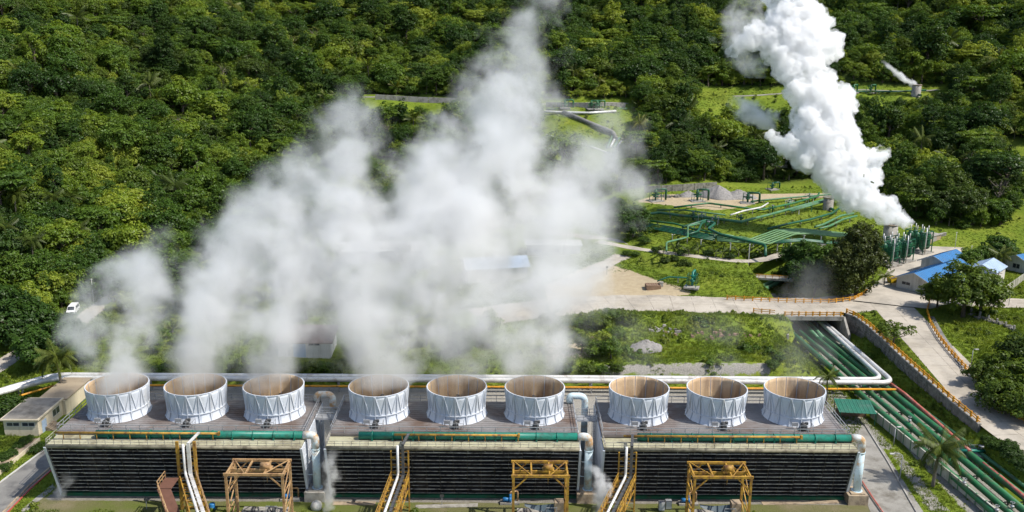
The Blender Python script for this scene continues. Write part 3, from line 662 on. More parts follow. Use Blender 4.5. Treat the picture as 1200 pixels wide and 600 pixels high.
    # rear pipe bend in the gap beside the deck
    if k < 2:
        e = MB(); e.tube(bend([(HL-0.6, YB-0.5, DZ+0.2), (HL-0.6, YB-0.5, DZ+1.3), (HL+1.9, YB-0.5, DZ+1.3), (HL+1.9, YB-0.5, 0.0)], 1.1, 8), 0.55, 14)
        e.build('rear_riser', M['rust_blue'] if k == 0 else M['blue_pipe'], T)
        e = MB(); e.box((HL+0.2, -1.5, DZ-0.6), (HL+3.4, 0.6, DZ-0.45)); rails(e, [(HL+0.2, -1.45, DZ-0.45), (HL+3.4, -1.45, DZ-0.45)], 1.1, 1.1); rails(e, [(HL+0.2, 0.55, DZ-0.45), (HL+3.4, 0.55, DZ-0.45)], 1.1, 1.1)
        for z in np.arange(0.3, DZ, 0.4): e.bar((HL+2.6, -1.6, z), (HL+3.1, -1.6, z), 0.05)
        for x in (HL+2.6, HL+3.1): e.bar((x, -1.6, 0), (x, -1.6, DZ+0.6), 0.07)
        e.build('gap_walkway', M['steel'], T)
    # fan stacks
    for i in range(3):
        S = empty('fan_stack', ((i-1)*12.2, 0, DZ+0.045)); S.parent = T
        for j in range(NP):
            a = 2*math.pi*j/NP
            link('panel', PANEL, S, rz=a); link('rib', RIB, S, rz=a); link('brace', BRACE, S, rz=a)
        link('stiffening_ring', RING, S); link('rim', RIM, S); link('fan', FAN, S); link('fan_motor', MOTOR, S); link('control_box', CABINET, S); link('guard_frame', MRAIL, S)
    # pale tie bars at front corners
    for s in (-1, 1):
        c = MB(); c.bar((s*(HL+0.06), LB-0.22, 0), (s*(HL+0.06), LT-0.18, LZ+0.1), 0.34, 0.12); c.build('corner_board', M['white'], T)
    return T
make_tower(-48.55, 'cooling tower at the left end of the row, beside the small cream building', 0)
make_tower(-7.75, 'middle cooling tower of the row, thickest steam over its three stacks', 1)
make_tower(33.0, 'cooling tower at the right end, nearest the green pipes', 2)
# ------------------------------------------------------------------ hoist frames in front of the louvres
def make_frame(cx, w, mat, label, tarp):
    T = empty('hoist_frame', (cx, 121.7, 0), 0, label, 'steel frame', 'hoist frames in front of the towers')
    h, d = 8.4, 2.2
    for sx in (-1, 1):
        for sy in (-1, 1):
            p = MB(); p.bar((sx*w/2, sy*d, 0), (sx*w/2, sy*d, h), 0.34, 0.3); p.box((sx*w/2-0.4, sy*d-0.4, 0), (sx*w/2+0.4, sy*d+0.4, 0.15)); p.build('post', mat, T)
    for sy in (-1, 1):
        p = MB(); p.bar((-w/2-0.3, sy*d, h+0.17), (w/2+0.3, sy*d, h+0.17), 0.3, 0.36); p.build('beam', mat, T)
    for x in (-w/2, -w/6, w/6, w/2):
        p = MB(); p.bar((x, -d+0.16, h+0.1), (x, d-0.16, h+0.1), 0.22, 0.24); p.build('cross_beam', mat, T)
    p = MB(); p.bar((-w/2-0.2, 0.1, h-0.35), (w/2+0.2, 0.1, h-0.35), 0.22, 0.42); p.build('hoist_rail', mat, T)
    for sx in (-1, 1):
        for sy in (-1, 1):
            p = MB(); p.bar((sx*w/2, sy*d, h-1.9), (sx*(w/2-1.9), sy*d, h-0.02), 0.18); p.build('knee_brace', mat, T)
        p = MB()
        for a, b in ((0.2, 2.8), (2.8, 5.4), (5.4, 8.0)):
            p.bar((sx*w/2, -d, a), (sx*w/2, d, b), 0.14); p.bar((sx*w/2, -d, b), (sx*w/2, d, b), 0.14)
        p.build('side_bracing', mat, T)
    p = MB(); p.bar((-w/6, -d, h+0.28), (-w/2, d, h+0.28), 0.12); p.bar((w/6, -d, h+0.28), (w/2, d, h+0.28), 0.12); p.build('top_bracing', mat, T)
    p = MB(); p.tube([(w*0.06, -0.25, h+0.55), (w*0.23, -0.25, h+0.55)], 0.5, 12); p.box((w*0.04, -0.7, h+0.0), (w*0.26, 0.4, h+0.25)); p.tube([(w*0.15, 0.1, h-0.6), (w*0.15, 0.1, h-2.2)], 0.05, 6); p.build('hoist', mat, T)
    p = MB(); p.box((-w/2+0.6, -d+0.4, 0.02), (w/2-0.6, d+1.2, 0.5)); p.build('plinth', M['concrete'], T)
    if tarp:
        p = MB(); nx_, ny_ = 10, 3
        vs = []
        for j in range(ny_+1):
            for i in range(nx_+1):
                u, v = i/nx_, j/ny_; vs.append((-w*0.28+w*0.56*u, 1.5-v*1.0*(0.4+0.6*u), 2.35-0.25*math.sin(u*3.1)-0.9*v*(0.3+0.7*u)))
        p.add(vs, [(j*(nx_+1)+i, j*(nx_+1)+i+1, (j+1)*(nx_+1)+i+1, (j+1)*(nx_+1)+i) for j in range(ny_) for i in range(nx_)], True)
        p.build('tarpaulin', surf('slate_tarpaulin', (0.07, 0.10, 0.12), (0.05, 0.075, 0.09), 0.8, 0.5), T)
        p = MB(); p.box((w*0.29, 0.6, 0.5), (w*0.46, 2.0, 2.9)); p.build('cabinet', M['tanblock'], T)
    p = MB(); p.tube([(-w*0.35, 1.2, 0.5), (-w*0.35, 1.2, 1.0)], 0.35, 12); p.tube([(-w*0.35, 1.2, 0.9), (w*0.2, 1.2, 0.9)], 0.2, 10); p.tube([(w*0.2, 1.2, 0.5), (w*0.2, 1.2, 1.5)], 0.3, 12); p.build('pump', M['motor'], T)
    p = MB(); rails(p, [(w*0.12, -0.6, 0.5), (w*0.32, -0.6, 0.5)], 2.3, 1.7, 0.09, (1.2,)); p.build('inner_rail', M['steel'], T)
    return T
make_frame(-35.1, 7.9, M['tanpaint'], 'tan painted steel hoist frame in front of the left cooling tower', False)
make_frame(4.9, 7.6, M['yellow'], 'yellow steel hoist frame in front of the middle cooling tower', True)
make_frame(30.4, 7.9, M['yellow'], 'yellow steel hoist frame in front of the right cooling tower', True)
# ------------------------------------------------------------------ yellow pipe trestles that climb the louvre faces
def trestle(ax, bx, label, wide, grate):
    T = empty('pipe_trestle', (ax, 125.0, 0), 0, label, 'pipe rack', 'pipe trestles that climb to the tower decks')
    y1 = -14.0; dx = (bx-ax)*14.0/10.6; zt = 5.4
    w = 1.25
    for sx in (-1, 1):
        p = MB(); p.bar((sx*w, 0, 0), (sx*w, 0, 10.9 if wide else 9.6), 0.42 if wide else 0.2, 0.3); p.build('post', M['yellow'], T)
        for f in (0.5, 0.95):
            p = MB(); p.bar((sx*w+dx*f, y1*f, 0), (sx*w+dx*f, y1*f, zt), 0.25); p.build('post', M['yellow'], T)
        p = MB(); p.bar((sx*w, 0, zt), (sx*w+dx, y1, zt), 0.16, 0.3); p.build('girder', M['yellow'], T)
    p = MB()
    for k in range(8):
        z0, z1 = 0.5+k*1.15, 0.5+(k+1)*1.15; p.bar((-w, 0, z0), (w, 0, z0), 0.12); p.bar((-w if k % 2 else w, 0, z0), (w if k % 2 else -w, 0, z1), 0.09)
    p.build('lattice', M['yellow'], T)
    for f in np.linspace(0.06, 0.98, 9):
        p = MB(); p.bar((-w+dx*f, y1*f, zt-0.02), (w+dx*f, y1*f, zt-0.02), 0.14, 0.2); p.build('sleeper', M['yellow'], T)
    p = MB()
    for s in (-1, 1):
        for k in range(8): 
            f0, f1 = k/8, (k+1)/8; p.bar((s*w+dx*f0, y1*f0, zt if k % 2 else zt-1.6), (s*w+dx*f1, y1*f1, zt-1.6 if k % 2 else zt), 0.1)
        p.bar((s*w, 0, zt-1.6), (s*w+dx, y1, zt-1.6), 0.12)
    p.build('truss', M['yellow'], T)
    p = MB(); p.tube(bend([(-0.25, -0.35, 10.6), (-0.25, -0.35, zt+0.5), (-0.25+dx, y1, zt+0.5)], 0.8), 0.2, 10); p.build('thin_pipe', M['silver'], T)
    p = MB(); tw = 0.5 if wide else 0.4; p.bar((0.5, -0.4, 10.6), (0.5, -0.4, zt+0.4), tw, 0.3); p.bar((0.5, -0.42, zt+0.5), (0.5+dx, y1, zt+0.5), tw, 0.3); p.bar((0.5, -0.45, 10.75), (1.0, 3.0, 10.9), 0.4, 0.2)
    for k in range(12): p.bar((0.15+dx*k/12, y1*k/12-0.5, zt+0.68), (0.85+dx*k/12, y1*k/12-0.5, zt+0.68), 0.06)
    p.build('cable_tray', M['silver'] if wide else M['motor'], T)
    p = MB()
    rails(p, [(w, -0.2, zt), (w+dx, y1, zt)], 1.1, 1.4, 0.08)
    if wide:
        q = MB(); q.box((-w-1.9, -3.8, zt-0.06), (-w+0.1, -0.6, zt+0.06)); q.add([(-w-1.9, -3.9, zt), (-w+0.1, -3.9, zt), (-w+0.4+dx*0.7, y1*0.75, 0.6), (-w-1.7+dx*0.7, y1*0.75, 0.6)], [(0,1,2,3)]); q.build('stair_landing', M['grate'], T)
        rails(p, [(-w-1.85, -0.6, zt), (-w-1.85, -3.8, zt), (-w-1.7+dx*0.7, y1*0.75, 0.8)], 1.1, 1.2, 0.09)
    else: rails(p, [(-w, -0.2, zt), (-w+dx, y1, zt)], 1.1, 1.4, 0.08)
    p.build('handrail', M['yellow'] if not wide else M['tanpaint'], T)
    return T
trestle(-46.3, -41.3, 'yellow trestle with brown stair landing climbing the left tower', True, True)
trestle(-15.4, -16.0, 'yellow pipe trestle climbing the middle tower louvres', False, False)
trestle(17.7, 14.0, 'yellow pipe trestle at the left end of the right tower', False, False)
# ================================================================== PIPE CORRIDOR ON THE RIGHT
def xy(p, z): return (float(p[0]), float(p[1]), float(z))
def pipe_thing(name, pts, r, mat, label, group=None, rad=1.2, n=12, sup=None, supm=None, cat='pipe', flange=0):
    T = empty(name, (pts[0][0], pts[0][1], 0), 0, label, cat, group); o = np.array([pts[0][0], pts[0][1], 0])
    P = [np.array(p, float)-o for p in pts]
    b = MB(); b.tube(bend(P, rad), r, n); b.build('pipe_run', mat, T)
    if sup:
        for a, c in zip(P[:-1], P[1:]):
            L = np.linalg.norm(c-a); m_ = int(L/sup)
            for k in range(m_):
                p = a+(c-a)*(k+0.5)/m_; g = float(ground(p[0]+o[0], p[1]+o[1]))
                if p[2]-r-g < 0.05: continue
                s = MB(); d = (c-a)/L; sd = np.array([d[1], -d[0], 0])
                s.bar(p-sd*(r+0.1)-np.array([0, 0, r+0.08]), p+sd*(r+0.1)-np.array([0, 0, r+0.08]), 0.2, 0.16)
                s.bar((p[0], p[1], g-0.2), (p[0], p[1], p[2]-r-0.1), max(0.22, r*0.5)); s.build('support', supm or M['concrete'], T)
    if flange:
        for a, c in zip(P[:-1], P[1:]):
            L = np.linalg.norm(c-a); m_ = int(L/flange); d = (c-a)/L
            for k in range(1, m_):
                p = a+(c-a)*k/m_; s = MB(); s.tube([p-d*0.09, p+d*0.09], r*1.14, n); s.build('flange', mat, T)
    return T
lanes = [((930, 392), (1164, 600)), ((941, 392), (1182, 600)), ((952, 392), (1202, 600)), ((960, 392), (1222, 600))]
nm = ['nearest the concrete fence', 'second from the concrete fence', 'third from the concrete fence', 'fourth from the concrete fence, below the red pipe']
for k, (a, b) in enumerate(lanes):
    A = G(*a, 1.15); B = G(*b, 1.15); d = (B-A)/np.linalg.norm(B-A); A2 = A-d*20; B2 = B+d*25
    pipe_thing('green_pipe', [xy(A2, 1.15), xy(B2, 1.15)], 0.56 if k != 1 else 0.5, M['green'], 'thick green steam pipe on the right, '+nm[k], 'green pipes running under the bridge', n=16, sup=8, flange=16)
A = G(966, 392, 1.0); B = G(1240, 600, 1.0)
pipe_thing('green_pipe', [xy(A-(B-A)*0.2, 1.0), xy(B+(B-A)*0.2, 1.0)], 0.32, M['green2'], 'thinner pale green pipe beside the thick ones in the pipe corridor', 'green pipes running under the bridge', sup=9)
# white pipes: down from the bridge, bend west, run behind the towers
for k, (o, zz) in enumerate(((0.0, 2.6), (1.35, 2.6))):
    p0 = G(973+k*5, 388, 2.2); p1 = G(1030+k*9, 440-k*0, 2.6)
    yb = 171.9-o*1.0 if k == 0 else 170.3
    pts = [(p0[0]-0.6, p0[1]+16, 2.2), xy(p0, 2.2), (p1[0], yb, zz), (10, yb, zz), (-88+k*1.2, yb-0.3, zz), (-97+k*1.2, 161.5, 2.2), (-112, 139, 1.5), (-130, 118, 1.5)]
    pipe_thing('white_pipe', pts, 0.48, M['silver'], ('white clad pipe behind the towers, the farther one of the pair', 'white clad pipe behind the towers, the nearer one of the pair')[k], 'white pipes behind the towers', rad=3.0, n=14, sup=11, supm=M['steel'], flange=14)
pipe_thing('orange_pipe', [(75, 168.6, 1.9), (20, 168.6, 1.9), (-40, 168.4, 1.9), (-86, 168.2, 1.9), (-100, 152, 1.4)], 0.2, M['oyellow'], 'thin orange pipe running below the white pipes behind the towers', rad=1.5, sup=12, supm=M['steel'])
rp = [G(1038, 446, 1.6), G(1060, 462, 1.5), G(1100, 497, 1.5), G(1137, 530, 1.5)]
pipe_thing('red_pipe', [xy(p, 1.6) for p in rp], 0.33, M['red'], 'faded red pipe along the foot of the grass slope, upper stretch', rad=1.0, sup=6)
rp = [G(1152, 543, 1.4), G(1175, 561, 1.4), G(1200, 582, 1.4), G(1235, 612, 1.4)]
pipe_thing('red_pipe', [xy(p, 1.4) for p in rp], 0.33, M['red'], 'faded red pipe at the right edge beyond the valve station', rad=1.0, sup=6)
# valve station
c = G(1140, 538, 0.0); T = empty('valve_station', on(c[0], c[1]), 0, 'small valve station with teal pipe between the two red pipes', 'valve station')
b = MB(); b.box((-3.2, -0.9, 0), (2.0, 0.9, 0.9)); b.build('plinth', M['concrete'], T)
b = MB(); b.tube([(-3.0, 0, 1.5), (1.8, 0, 1.5)], 0.28, 12); b.tube([(-2, 0, 0.9), (-2, 0, 1.5)], 0.2, 8); b.tube([(1.2, 0, 0.9), (1.2, 0, 1.5)], 0.2, 8); b.build('pipe_run', M['teal'], T)
b = MB(); rails(b, [(-3.2, 1.0, 0.9), (2.0, 1.0, 0.9)], 1.2, 0.7, 0.06); b.build('handrail', M['steel'], T)
b = MB(); b.lathe([(0.0, 2.4), (0.4, 2.4), (0.4, 2.3), (0.0, 2.3)], 12, (1.2, 0, 0)); b.tube([(1.2, 0, 1.6), (1.2, 0, 2.35)], 0.06, 6); b.build('valve_wheel', M['steel'], T)
for i, (px, py) in enumerate([(1168, 598), (1186, 594), (1130, 566), (1066, 493)]):
    p = G(px, py, 1.9); T = empty('pipe_valve', (p[0], p[1], 1.6), 0, 'small grey valve on top of a green pipe, ' + ('near the bottom right corner', 'at the bottom right corner, beside another', 'right of the coconut palm crown', 'above the short grey pole')[i], 'valve', 'valves on the green pipes')
    b = MB(); b.tube([(0, 0, 0), (0, 0, 0.55)], 0.17, 8); b.lathe([(0.0, 0.55), (0.3, 0.5), (0.3, 0.35), (0, 0.3)], 10); b.build('valve_body', M['steel'], T)
    b = MB(); b.tube([(0, 0, 0.5), (0, 0, 1.0)], 0.05, 6); b.lathe([(0.3, 1.0), (0.34, 1.04), (0.3, 1.08), (0.26, 1.04), (0.3, 1.0)], 12); b.build('hand_wheel', M['steel'], T)
# concrete fence of panels
f0 = G(1020, 489, 0); f1 = G(1152, 599, 0); d = (f1-f0)/np.linalg.norm(f1-f0); L = 46.0; rz = math.atan2(d[1], d[0])
T = empty('concrete_fence', (f0[0], f0[1], 0), rz, 'panelled concrete fence with green posts beside the thick green pipes', 'fence')
b = MB(); b.box((0.1, -0.07, 0.1), (2.2, 0.07, 1.75)); pm_ = b.mesh('panel', M['cwall'])
b = MB(); b.box((-0.12, -0.12, 0), (0.1, 0.12, 1.95)); po_ = b.mesh('post', M['green2'])
b = MB(); b.box((0.1, -0.12, 1.76), (2.2, 0.12, 1.88)); ca_ = b.mesh('coping', M['cwall'])
for k in range(20): link('panel', pm_, T, (k*2.3, 0, 0)); link('post', po_, T, (k*2.3, 0, 0)); link('coping', ca_, T, (k*2.3, 0, 0))
# second wall segment by the green shed
# concrete path left of the fence
sheet('paved_path', [G(a, b, 0)[:2] for a, b in [(1006, 503), (1016, 497), (1082, 600), (1100, 640), (1050, 640), (1020, 600), (1003, 560)]], 0.045, M['yard'])
b = MB(); P = [G(a, q, 0.1) for a, q in [(1013, 497), (1040, 540), (1074, 600), (1095, 640)]]
for a, c in zip(P[:-1], P[1:]): b.bar(xy(a, 0.1), xy(c, 0.1), 0.25, 0.25)
tag(b.build('kerb', M['concrete']), kind='structure')
pipe_thing('red_pipe', [xy(G(1000, 548, 0.3), 0.3), xy(G(1022, 582, 0.3), 0.3), xy(G(1045, 615, 0.3), 0.3)], 0.12, M['red'], 'thin red pipe on the ground beside the right tower', rad=0.5)
# lean-to with green roof
p = G(1000, 492, 0); T = empty('green_shed', (p[0], p[1], 0), R_(-7), 'open shed with flat green metal roof beside the right tower', 'shed')
b = MB()
for k in range(9):
    x = -3.2+k*0.72; b.add([(x, -2.6, 2.45), (x+0.70, -2.6, 2.45), (x+0.70, 2.6, 2.95), (x, 2.6, 2.95), (x, -2.6, 2.40), (x+0.70, -2.6, 2.40), (x+0.70, 2.6, 2.90), (x, 2.6, 2.90)], [(0,1,2,3),(7,6,5,4),(0,4,5,1),(1,5,6,2),(2,6,7,3),(3,7,4,0)])
    b.bar((x+0.35, -2.6, 2.48), (x+0.35, 2.6, 2.98), 0.07, 0.05)
b.build('roof', M['grnroof'], T)
for sx in (-3.0, 3.1):
    for sy in (-2.4, 2.4): b = MB(); b.bar((sx, sy, 0), (sx, sy, 2.4+0.5*(sy > 0)), 0.14); b.build('post', M['dgreen'], T)
b = MB(); b.box((-2.8, 1.5, 0), (2.6, 2.2, 1.2)); b.build('bench', M['wood'], T)
# light poles
def lamp_pole(x, y, h, label, arm=1.4, rz=0.0, z=None):
    T = empty('light_pole', (x, y, float(ground(x, y)) if z is None else z), rz, label, 'light pole')
    b = MB(); b.tube([(0, 0, 0), (0, 0, h)], [0.1, 0.06], 8); b.tube([(0, 0, h), (arm*0.4, 0, h+0.35), (arm, 0, h+0.3)], 0.05, 6); b.build('pole', M['steel'], T)
    b = MB(); b.box((arm-0.1, -0.14, h+0.2), (arm+0.6, 0.14, h+0.34)); b.build('lamp_head', M['frame'], T)
p = G(1054, 565, 0); lamp_pole(p[0], p[1], 4.6, 'street light pole in the grass by the paved path, left of the palm', 1.4, math.pi)
p = G(1047, 523, 0); lamp_pole(p[0], p[1], 3.3, 'short grey pole against the concrete fence', 0.4)
p = HIT(1138, 428); lamp_pole(p[0], p[1], 3.0, 'small pole in the grass by the orange-yellow railing of the right road', 0.5)
# ------------------------------------------------------------------ bridge, retaining walls
def wall_run(name, pts, zb, label, th=0.5, mat=None, step=1.0, course=0.55):
    """stone wall made of separate blocks along a line; pts carry the top height"""
    T = empty(name, (pts[0][0], pts[0][1], zb), 0, label, 'retaining wall'); o = np.array([pts[0][0], pts[0][1], zb])
    core = MB(); cap = MB()
    rng = random.Random(5)
    for a, c in zip(pts[:-1], pts[1:]):
        a = np.array(a, float)-o; c = np.array(c, float)-o; L = np.hypot(c[0]-a[0], c[1]-a[1]); d = np.array([c[0]-a[0], c[1]-a[1], 0])/L; s = np.array([-d[1], d[0], 0])
        za, zc = a[2], c[2]
        vs = []
        for q, zt in ((a, za), (c, zc)):
            for w in (-th/2, th/2): vs += [(q[0]+s[0]*w, q[1]+s[1]*w, -0.6), (q[0]+s[0]*w, q[1]+s[1]*w, zt-0.12)]
        core.add(vs, [(0,1,5,4),(2,6,7,3),(1,3,7,5),(0,2,3,1),(4,5,7,6)])
        cap.bar((a[0], a[1], za-0.04), (c[0], c[1], zc-0.04), th+0.22, 0.16)
        n = max(1, int(L/step)); 
        for r in range(int(max(za, zc)/course)+1):
            for k in range(n):
                u = (k+0.5+(0.25 if r % 2 else -0.25))/n; u = min(max(u, 0.03), 0.97); zt = za+(zc-za)*u; z = r*course
                if z+course*0.6 > zt-0.15: continue
                p = a+(c-a)*u; hw = L/n*0.46; 
                for side in (-1, 1):
                    q = np.array([p[0], p[1], z+course/2])+s*side*(th/2)
                    st = MB(); st.bar(q-d*hw*rng.uniform(0.85, 1), q+d*hw*rng.uniform(0.85, 1), rng.uniform(0.08, 0.2), course*rng.uniform(0.78, 0.92))
                    STONES.append((st, T))
    core.build('wall_core', mat or M['stone'], T); cap.build('coping', M['concrete'], T); return T
STONES = []
zr = 5.0
rr = np.array(right_road); nrm = []
def offset(pts, w):
    out = []; P = [np.array(p, float) for p in pts]
    for i, p in enumerate(P):
        t = P[min(i+1, len(P)-1)]-P[max(i-1, 0)]; t[2] = 0; t /= np.linalg.norm(t); s = np.array([t[1], -t[0], 0]); out.append(p+s*w)
    return out
edgeW = [xy(G(a, b, z), z) for a, b, z in [(992, 367, 5.1), (1003, 371, 5.1), (1018, 382, 5.0), (1040, 402, 4.9), (1064, 424, 4.7), (1090, 447, 4.5), (1118, 472, 4.2), (1148, 497, 3.9)]]
wall_run('retaining_wall', edgeW, 1.0, 'rubble stone retaining wall below the railing of the right road', 0.5)
B0 = G(921, 370, 5.1); B1 = G(985, 369, 5.1)
wl = [xy(G(884, 370, 5.1), 5.1), xy(G(908, 372, 5.1), 5.1), xy(B0, 5.1)]
wall_run('retaining_wall', wl, 0.2, 'stone retaining wall left of the pipe bridge', 0.5, M['concrete'])
yb0 = float(B0[1]); xb0, xb1 = float(B0[0]), float(B1[0])
T = empty('pipe_bridge', ((xb0+xb1)/2, yb0+6, 0), 0, 'concrete road bridge over the green pipes', 'bridge'); ox, oy = (xb0+xb1)/2, yb0+6
b = MB(); b.box((xb0-ox-0.5, -6.3, 4.35), (xb1-ox+0.5, 8.6, 4.98)); b.build('bridge_deck', M['concrete'], T)
b = MB(); b.box((xb0-ox-0.3, -6.6, 4.2), (xb1-ox+0.3, -6.3, 5.15)); b.build('edge_beam', M['concrete'], T)
for x in (xb0-ox-0.5, xb1-ox-0.1):
    b = MB(); b.box((x, -6.25, -0.4), (x+0.6, 8.5, 4.36)); b.build('abutment', M['concrete'], T)
for sx, x in ((-1, xb0-ox-0.3), (1, xb1-ox+0.2)):
    b = MB(); b.add([(x, -6.3, -0.3), (x+sx*0.5, -6.3, -0.3), (x+sx*0.5, -6.3, 5.05), (x, -6.3, 5.05), (x-sx*0.0, -10.5, -0.3), (x+sx*0.5, -10.5, -0.3), (x+sx*0.5, -10.5, 2.0), (x, -10.5, 2.0)],
        [(0,1,2,3),(7,6,5,4),(0,4,5,1),(1,5,6,2),(2,6,7,3),(3,7,4,0)]); b.build('wing_wall', M['concrete'], T)
bx0, bx1 = xb0-0.2, xb1+0.2
# stones as parts (largest first kept as single parts)
for i, (st, T) in enumerate(STONES[:520]): st.build('stone', M['stone'], T)
# ------------------------------------------------------------------ orange-yellow road railings
def railing(pts, label, step=2.0, h=0.95, group='orange-yellow railings along the roads'):
    T = empty('road_railing', (pts[0][0], pts[0][1], pts[0][2]), 0, label, 'railing', group); o = np.array(pts[0], float)
    P = [np.array(p, float)-o for p in pts]
    b = MB(); b.box((-0.14, -0.14, 0), (0.14, 0.14, h+0.12)); pm = shared('rpost', lambda: b.mesh('post', M['oyellow']))
    for z in (0.42, h-0.08):
        r = MB()
        for a, c in zip(P[:-1], P[1:]): r.bar(a+np.array([0, 0, z]), c+np.array([0, 0, z]), 0.12, 0.16)
        r.build('rail', M['oyellow'], T)
    acc = 0.0; seg = []
    for a, c in zip(P[:-1], P[1:]):
        L = np.linalg.norm(c-a); s = acc
        while s < L: link('post', pm, T, a+(c-a)*s/L, math.atan2(c[1]-a[1], c[0]-a[0])); s += step
        acc = s-L
    return T
def lifted(L): return [(p[0], p[1], p[2]) for p in L]
railing([(p[0], p[1], p[2]+0.04) for p in edgeW], 'long orange-yellow railing on the retaining wall of the right road')
railing([(xb0-0.3, yb0-0.1, 5.12), (xb1+0.3, yb0-0.1, 5.12)], 'orange-yellow railing on the front edge of the pipe bridge', 1.6)
railing([xy(G(883, 366, 5.1), 5.1), xy(G(908, 368, 5.1), 5.1)], 'short orange-yellow railing left of the pipe bridge', 1.8)
e2 = [xy(G(a, b, z), z+0.02) for a, b, z in [(1089, 356, 5), (1086, 366, 5), (1090, 380, 5), (1100, 396, 4.9), (1112, 412, 4.7), (1130, 432, 4.5), (1150, 451, 4.2), (1175, 474, 3.9), (1200, 496, 3.7), (1225, 518, 3.6)]]
railing(e2, 'long orange-yellow railing on the outer edge of the right road, by the trees')
e3 = [xy(G(a, b, z), z+0.02) for a, b, z in [(852, 351, 5.1), (892, 353, 5.1), (935, 355, 5.1), (975, 355, 5.1), (1000, 352, 5.1), (1012, 346, 5.1), (1016, 341, 5.1)]]
railing(e3, 'orange-yellow railing on the far side of the road by the ravine trees')
# north ravine: bent green pipes
for k in range(2):
    z = 1.6+k*0.3
    pts = [xy(G(920-k*9, 328-k*1, z), z), xy(G(884-k*4, 344-k*2, z), z), (70.2+1.3*k, 217.5, 1.2), (70.0+1.3*k, 200, 1.2)]
    pipe_thing('green_pipe', pts, 0.55, M['green2'], ('bent green pipe dropping into the ravine beyond the road, right one', 'bent green pipe dropping into the ravine beyond the road, left one')[k], 'bent green pipes in the ravine', rad=1.2, n=14)
b = MB(); p0 = G(872, 322, 6); p1 = G(935, 326, 6)
T = empty('pipe_culvert', (p0[0], p0[1], 0), 0, 'small concrete crossing with rail in the ravine beyond the road', 'culvert')
b.bar((0, 0, 5.6), (p1[0]-p0[0], p1[1]-p0[1], 5.6), 3.0, 0.5); b.build('slab', M['concrete'], T)
b = MB(); b.bar((0, 0, -0.5), (0, 0, 5.4), 3.0, 0.8, (1, 0, 0)); b.build('pier', M['stone'], T)
b = MB(); rails(b, [(0, -1.4, 5.85), (p1[0]-p0[0], p1[1]-p0[1]-1.4, 5.85)], 0.9, 1.6, 0.12); b.build('handrail', M['oyellow'], T)
# drain ditch beside the right road
b = MB(); dl = [HIT(*q) for q in [(1092, 372), (1103, 392), (1118, 415), (1128, 432)]]
for a, c in zip(dl[:-1], dl[1:]):
    b.bar((a[0], a[1], a[2]+0.12), (c[0], c[1], c[2]+0.12), 0.9, 0.14)
tag(b.build('drain_channel', M['asphalt']), kind='structure')
# ================================================================== BUILDINGS
def quad_window(T, p, w, h, axis, mat=None):
    """window at local point p (centre of its lower edge); axis 'x' faces -y, 'y' faces +x, '-y' faces -x"""
    f = MB(); g = MB(); x, y, z = p
    if axis == 'x':
        f.box((x-w/2-0.08, y-0.06, z-0.08), (x+w/2+0.08, y+0.02, z)); f.box((x-w/2-0.08, y-0.06, z+h), (x+w/2+0.08, y+0.02, z+h+0.08))
        for q in np.linspace(-w/2, w/2, 3 if w > 1.2 else 2): f.box((x+q-0.05, y-0.055, z), (x+q+0.05, y+0.02, z+h))
        g.box((x-w/2, y-0.025, z+0.001), (x+w/2, y+0.015, z+h-0.001))
    else:
        s = 1 if axis == 'y' else -1
        f.box((x-0.04, y-w/2-0.08, z-0.08), (x+0.04, y+w/2+0.08, z)); f.box((x-0.04, y-w/2-0.08, z+h), (x+0.04, y+w/2+0.08, z+h+0.08))
        for q in np.linspace(-w/2, w/2, 3 if w > 1.2 else 2): f.box((x-0.04, y+q-0.05, z), (x+0.04, y+q+0.05, z+h))
        g.box((x-0.02, y-w/2, z+0.001), (x+0.02, y+w/2, z+h-0.001))
    W = g.build('window', M['glass'], T); f.build('frame', M['frame'], W)
p = G(6, 511, 0); q = G(44, 513, 0)
T = empty('cream_building', ((p[0]+q[0])/2, p[1], 0), 0, 'low cream building with flat grey roof left of the towers', 'building'); w = (q[0]-p[0])/2; h = 3.0
b = MB(); b.box((-w, 0, 0), (w, 9.0, h)); b.build('wall', M['cream'], T)
b = MB(); b.box((w-4.2, 9.01, 0), (w+0.6, 19.5, h-0.2)); b.build('rear_wing', M['cream'], T)
b = MB(); b.box((-w-0.35, -0.45, h), (w+0.35, 9.2, h+0.28)); b.build('roof_slab', M['cream'], T)
b = MB(); b.box((-w-0.1, -0.2, h+0.283), (w+0.1, 9.0, h+0.31)); b.build('roof', M['flatroof'], T)
b = MB(); b.box((w-4.4, 9.25, h-0.19), (w+0.8, 19.7, h+0.02)); b.build('rear_roof', surf('tan_roof', (0.36, 0.29, 0.20), (0.28, 0.22, 0.15), 0.4, 0.9), T)
quad_window(T, (-w*0.45, 0, 1.9), w*0.75, 0.6, 'x'); quad_window(T, (w*0.45, 0, 1.9), w*0.75, 0.6, 'x'); quad_window(T, (w, 6.6, 1.2), 2.6, 1.2, 'y')
b = MB(); b.box((w-0.03, 1.3, 0), (w+0.05, 2.9, 2.2)); D = b.build('door', M['lbroof'], T); 
b = MB(); b.box((w+0.05, 2.6, 1.0), (w+0.12, 2.7, 1.15)); b.build('handle', M['steel'], D)
b = MB()
for k in range(4): b.box((w+0.1+k*0.35, 2.2, 0), (w+0.45+k*0.35, 5.0, 0.7-k*0.17))
b.build('step', M['tanblock'], T)
